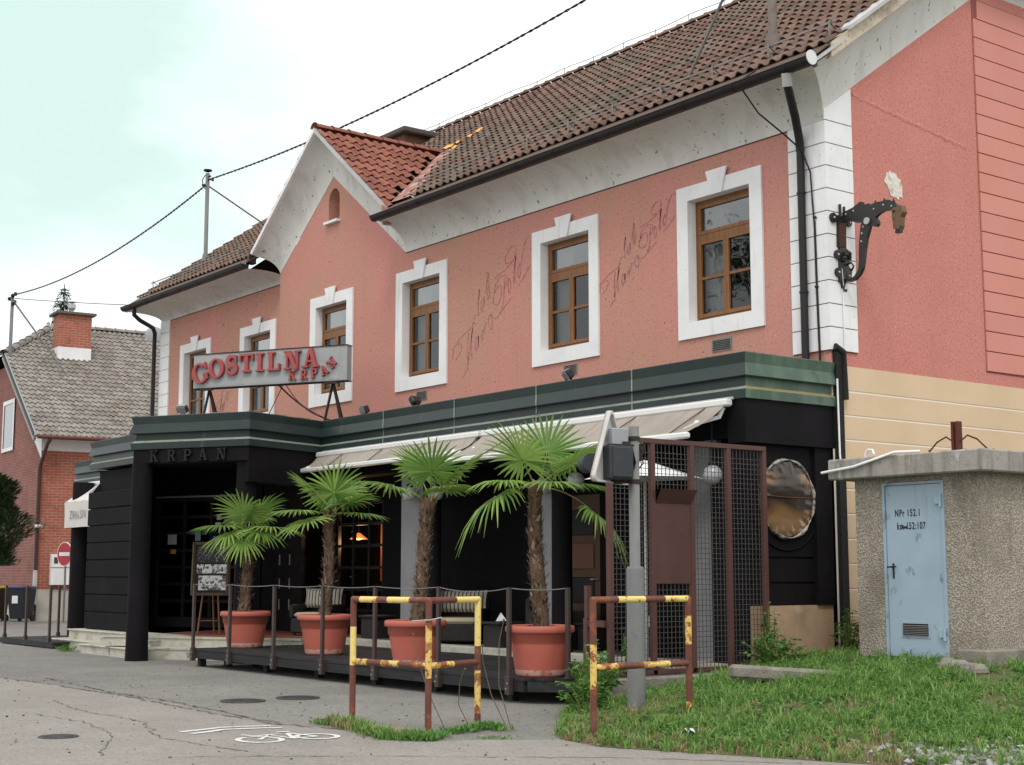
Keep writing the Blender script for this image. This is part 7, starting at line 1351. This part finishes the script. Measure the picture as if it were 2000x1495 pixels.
for (x, y, h, lx) in ((.35, -6.35, .85, -.12), (.55, -6.2, .55, .2), (.78, -5.9, 1.0, .18), (.72, -5.9, .75, -.02)): m.tube([(x + .3, y + .05, .0), (x + .12 + lx * .3, y, h * .4), (x + lx, y, h * .8), (x + lx * 1.4, y, h)], .0045, 4); m.sphere((x + lx * 1.4, y, h), .012, 6, 4)
tag(m.build('dry_stalks', mat('dry_stem', (.14, .115, .07), .8)), 'thin dry stalks bending beside the rear barrier post', 'stalks')
def bush(x, y, z, rx, ry, h, nst, nlf, L, lab, seed, mt=WEED, spread=1.0):
    q = random.Random(seed); t = thing('weed_bush', lab, 'plant', (x, y, z)); st_ = M(); lf = M()
    for s in range(nst):
        a = q.uniform(0, 6.283); r = math.sqrt(q.random()); tip = Vector((x + rx * r * math.cos(a), y + ry * r * math.sin(a), z + h * (1 - .55 * r * r) * q.uniform(.7, 1.05))); b = Vector((x + rx * .25 * math.cos(a) * q.random(), y + ry * .25 * math.sin(a), z)); mid = b.lerp(tip, .55) + Vector((0, 0, h * .12)); st_.tube([b, mid, tip], [.006, .005, .002], 4, False)
        for k in range(nlf):
            f = q.uniform(.2, 1); p = b.lerp(mid, f / .55) if f < .55 else mid.lerp(tip, (f - .55) / .45); an = q.uniform(0, 6.283); ll = L * q.uniform(.5, 1.1); d = Vector((math.cos(an), math.sin(an), q.uniform(-.5, .5))).normalized(); s_ = Vector((-math.sin(an), math.cos(an), q.uniform(-.4, .4))) * ll * .33; c = p + d * ll * .45
            lf.add([p, c + s_, p + d * ll + Vector((0, 0, -.15 * ll)), c - s_], [(0, 1, 2), (0, 2, 3)])
    st_.build('stems', PETI, t); lf.build('leaves', mt, t, kind='stuff')
bush(.48, -4.35, .02, .50, .30, .75, 46, 20, .075, 'leafy green weed bush between the deck corner and the straight barrier', 21)
bush(.75, -4.65, .05, .40, .25, .38, 26, 18, .07, 'low weed bush at the foot of the signal pole', 22)
bush(.55, -1.75, .38, .42, .40, .42, 46, 20, .07, 'dense green bush at the right foot of the mesh screen', 23)
bush(.22, -1.45, .42, .16, .14, .80, 12, 14, .075, 'tall thin weed climbing the last post of the mesh screen', 24)
bush(.42, -.30, .46, .28, .22, .62, 22, 16, .075, 'weeds growing in the gap beside the kiosk', 25)
bush(.20, -3.55, .30, .14, .26, .55, 14, 16, .065, 'weeds pushing through the mesh screen near the deck', 26)
bush(2.75, -1.42, .40, .20, .12, .22, 14, 12, .06, 'small weed clump at the kiosk front corner', 27)
m = M(); T = Matrix.Translation((1.92, -2.93, lz(1.92, -2.93) + .05)) @ Matrix.Rotation(R(66), 4, 'Z') @ Matrix.Rotation(R(4), 4, 'Y'); m.rbox((-.68, -.09, -.07), (.68, .09, .07), .03, T); tag(m.build('concrete_post', CONC), 'old concrete post lying in the grass before the kiosk', 'post')
m = M(); 
for (x, y, s) in ((2.85, -1.62, .16), (3.08, -1.7, .22), (2.7, -1.5, .1)): T = Matrix.Translation((x, y, lz(x, y) + .02)) @ Matrix.Rotation(x * 7, 4, 'Z'); m = M(); m.rbox((-s, -s * .6, -.05), (s, s * .6, .07), .04, T); tag(m.build('broken_slab', CONC), ['broken concrete lump at the kiosk corner', 'flat broken slab before the kiosk corner', 'small broken stone under the kiosk door'][[.16, .22, .1].index(s)], 'stone', 'broken concrete pieces by the kiosk')
m = M()
for _ in range(900):
    x = rnd.gauss(5.55, .42); y = rnd.gauss(-4.65, .22)
    if x < 4.2 or y < eyb(x) - .15: continue
    s = rnd.uniform(.012, .035); T = Matrix.Translation((x, y, lz(x, y) + .012)) @ Matrix.Rotation(rnd.uniform(0, 6), 4, Vector((rnd.random() - .5, rnd.random() - .5, rnd.random()))); m.box((-s, -s * rnd.uniform(.5, .9), -s * .5), (s, s * .7, s * .5), T)
o = m.build('gravel', mat('pale_gravel', (.27, .27, .265), .9, rand=.6), None, None, 'stuff'); tag(o, 'pale gravel at the lower right road edge', 'gravel')
m = M()
for _ in range(150):
    x = rnd.uniform(.6, 5); y = rnd.uniform(eyb(x), eyb(x) + 1.2); s = rnd.uniform(.008, .022); T = Matrix.Translation((x, y, lz(x, y) + .012)) @ Matrix.Rotation(rnd.uniform(0, 6), 4, 'Z'); m.box((-s, -s * .7, -s * .5), (s, s * .7, s * .5), T)
tag(m.build('pebbles', mat('pebble', (.36, .34, .31), .9, rand=.4), None, None, 'stuff'), 'scattered pebbles on the grass bank', 'pebbles')
# ------------------------------------------------------------------ trees behind and at the far left
CON1 = leafmat('thuja_leaf', (.018, .042, .014), (.05, .085, .028), .12, .6); CON2 = leafmat('spruce_needle', (.012, .028, .018), (.030, .055, .030), .1, .6)
def thuja(x, y, z0, z1, r, lab, seed):
    q = random.Random(seed); t = thing('conifer_tree', lab, 'tree', (x, y, 0)); m = M(); m.tube([(x, y, 0), (x + .05, y, z0 + .5), (x, y, z1 - .4)], [.14, .11, .03], 8); m.build('trunk', BARK, t); m = M()
    for _ in range(9000):
        f = q.random(); z = z0 + (z1 - z0) * f; rr = r * (math.sin(math.pi * min(1, .12 + .88 * f)) ** .55) * (.9 + .25 * math.sin(z * 5 + q.random())); a = q.uniform(0, 6.283); k = q.random() ** .35; rr *= k * (1 + .22 * mn.noise(Vector((math.cos(a) * 2, math.sin(a) * 2, z * 1.6)))); c = Vector((x + rr * math.cos(a), y + rr * math.sin(a), z)); L = q.uniform(.07, .17); d = Vector((math.cos(a) * .7, math.sin(a) * .7, q.uniform(.1, 1))).normalized(); s = Vector((-math.sin(a + q.uniform(-.8, .8)), math.cos(a), q.uniform(-.3, .3))) * L * .3
        m.add([c - s, c + s, c + d * L + s * .4, c + d * L - s * .4], [(0, 1, 2, 3)])
    m.build('crown', CON1, t)
thuja(-29.72, -0.92, 1.65, 4.2, 1.12, 'dark rounded conifer at the left edge before the brick house', 31)
LFM = leafmat('broad_leaf', (.03, .075, .018), (.07, .14, .035), .25, .5)
def broadleaf(x, y, h, r, lab, seed):
    q = random.Random(seed); t = thing('roadside_tree', lab, 'tree', (x, y, 0)); m = M(); m.tube([(x, y, 0), (x + .1, y, h * .3), (x, y + .1, h * .55), (x, y, h * .85)], [.22, .17, .12, .03], 10)
    for k in range(9): a = k * 2.4; z = h * (.3 + .05 * k); m.tube([(x, y, z), (x + r * .4 * math.cos(a), y + r * .4 * math.sin(a), z + .8), (x + r * .75 * math.cos(a), y + r * .75 * math.sin(a), z + 1.5)], [.07, .05, .015], 6)
    m.build('trunk', BARK, t); cl = [(x + r * .8 * (a_ := q.uniform(-1, 1)), y + r * .8 * q.uniform(-1, 1), h * .38 + h * .56 * q.random(), q.uniform(.5, 1.1)) for _ in range(46)]; m = M()
    for (cx, cy, cz, cr) in cl:
        if ((cx - x) / r) ** 2 + ((cy - y) / r) ** 2 + ((cz - h * .64) / (h * .36)) ** 2 > 1: continue
        for _ in range(190):
            d = Vector((q.gauss(0, 1), q.gauss(0, 1), q.gauss(0, .8))).normalized() * cr * q.random() ** .4; p = Vector((cx, cy, cz)) + d; L = q.uniform(.10, .2); e = Vector((q.gauss(0, 1), q.gauss(0, 1), q.gauss(0, .6))).normalized(); s = e.cross(UZ).normalized() * L * .35; m.add([p, p + e * L * .5 + s, p + e * L, p + e * L * .5 - s], [(0, 1, 2, 3)])
    m.build('crown', LFM, t)
broadleaf(-14.3, -14.6, 11.2, 3.3, 'leafy roadside tree mirrored in the upper window panes', 51)
def spruce(x, y, h, r, lab, seed):
    q = random.Random(seed); t = thing('spruce_tree', lab, 'tree', (x, y, 0)); m = M(); m.tube([(x, y, 0), (x, y, h)], [.3, .03], 8); m.build('trunk', BARK, t); m = M(); z = h * .35
    while z < h - .1:
        f = (h - z) / (h * .65); nb = 9 if f > .1 else 6
        for b in range(nb):
            a = 6.283 * b / nb + q.uniform(-.4, .4); L = r * f ** .8 * q.uniform(.7, 1.12) + .12; d = Vector((math.cos(a), math.sin(a), -.22)); s = Vector((-math.sin(a), math.cos(a), 0))
            for k in range(int(8 + 16 * f)):
                u = q.uniform(.12, 1) * L; p = Vector((x, y, z)) + d * u + Vector((0, 0, .12 * u * u / L)); ll = q.uniform(.2, .48) * (.5 + .5 * f + .2); dr_ = (d * q.uniform(.2, 1) + s * q.uniform(-1, 1) + Vector((0, 0, q.uniform(-.7, .15)))).normalized(); ss = dr_.cross(UZ).normalized() * ll * .16; m.add([p - ss, p + ss, p + dr_ * ll + ss * .3, p + dr_ * ll - ss * .3], [(0, 1, 2, 3)])
        z += .32 * (.6 + .8 * q.random()) * (.5 + .6 * f)
    m.build('crown', CON2, t)
spruce(-84.0, 20.5, 20.9, 3.6, 'dark spruce rising behind the brick chimney of the house', 41)
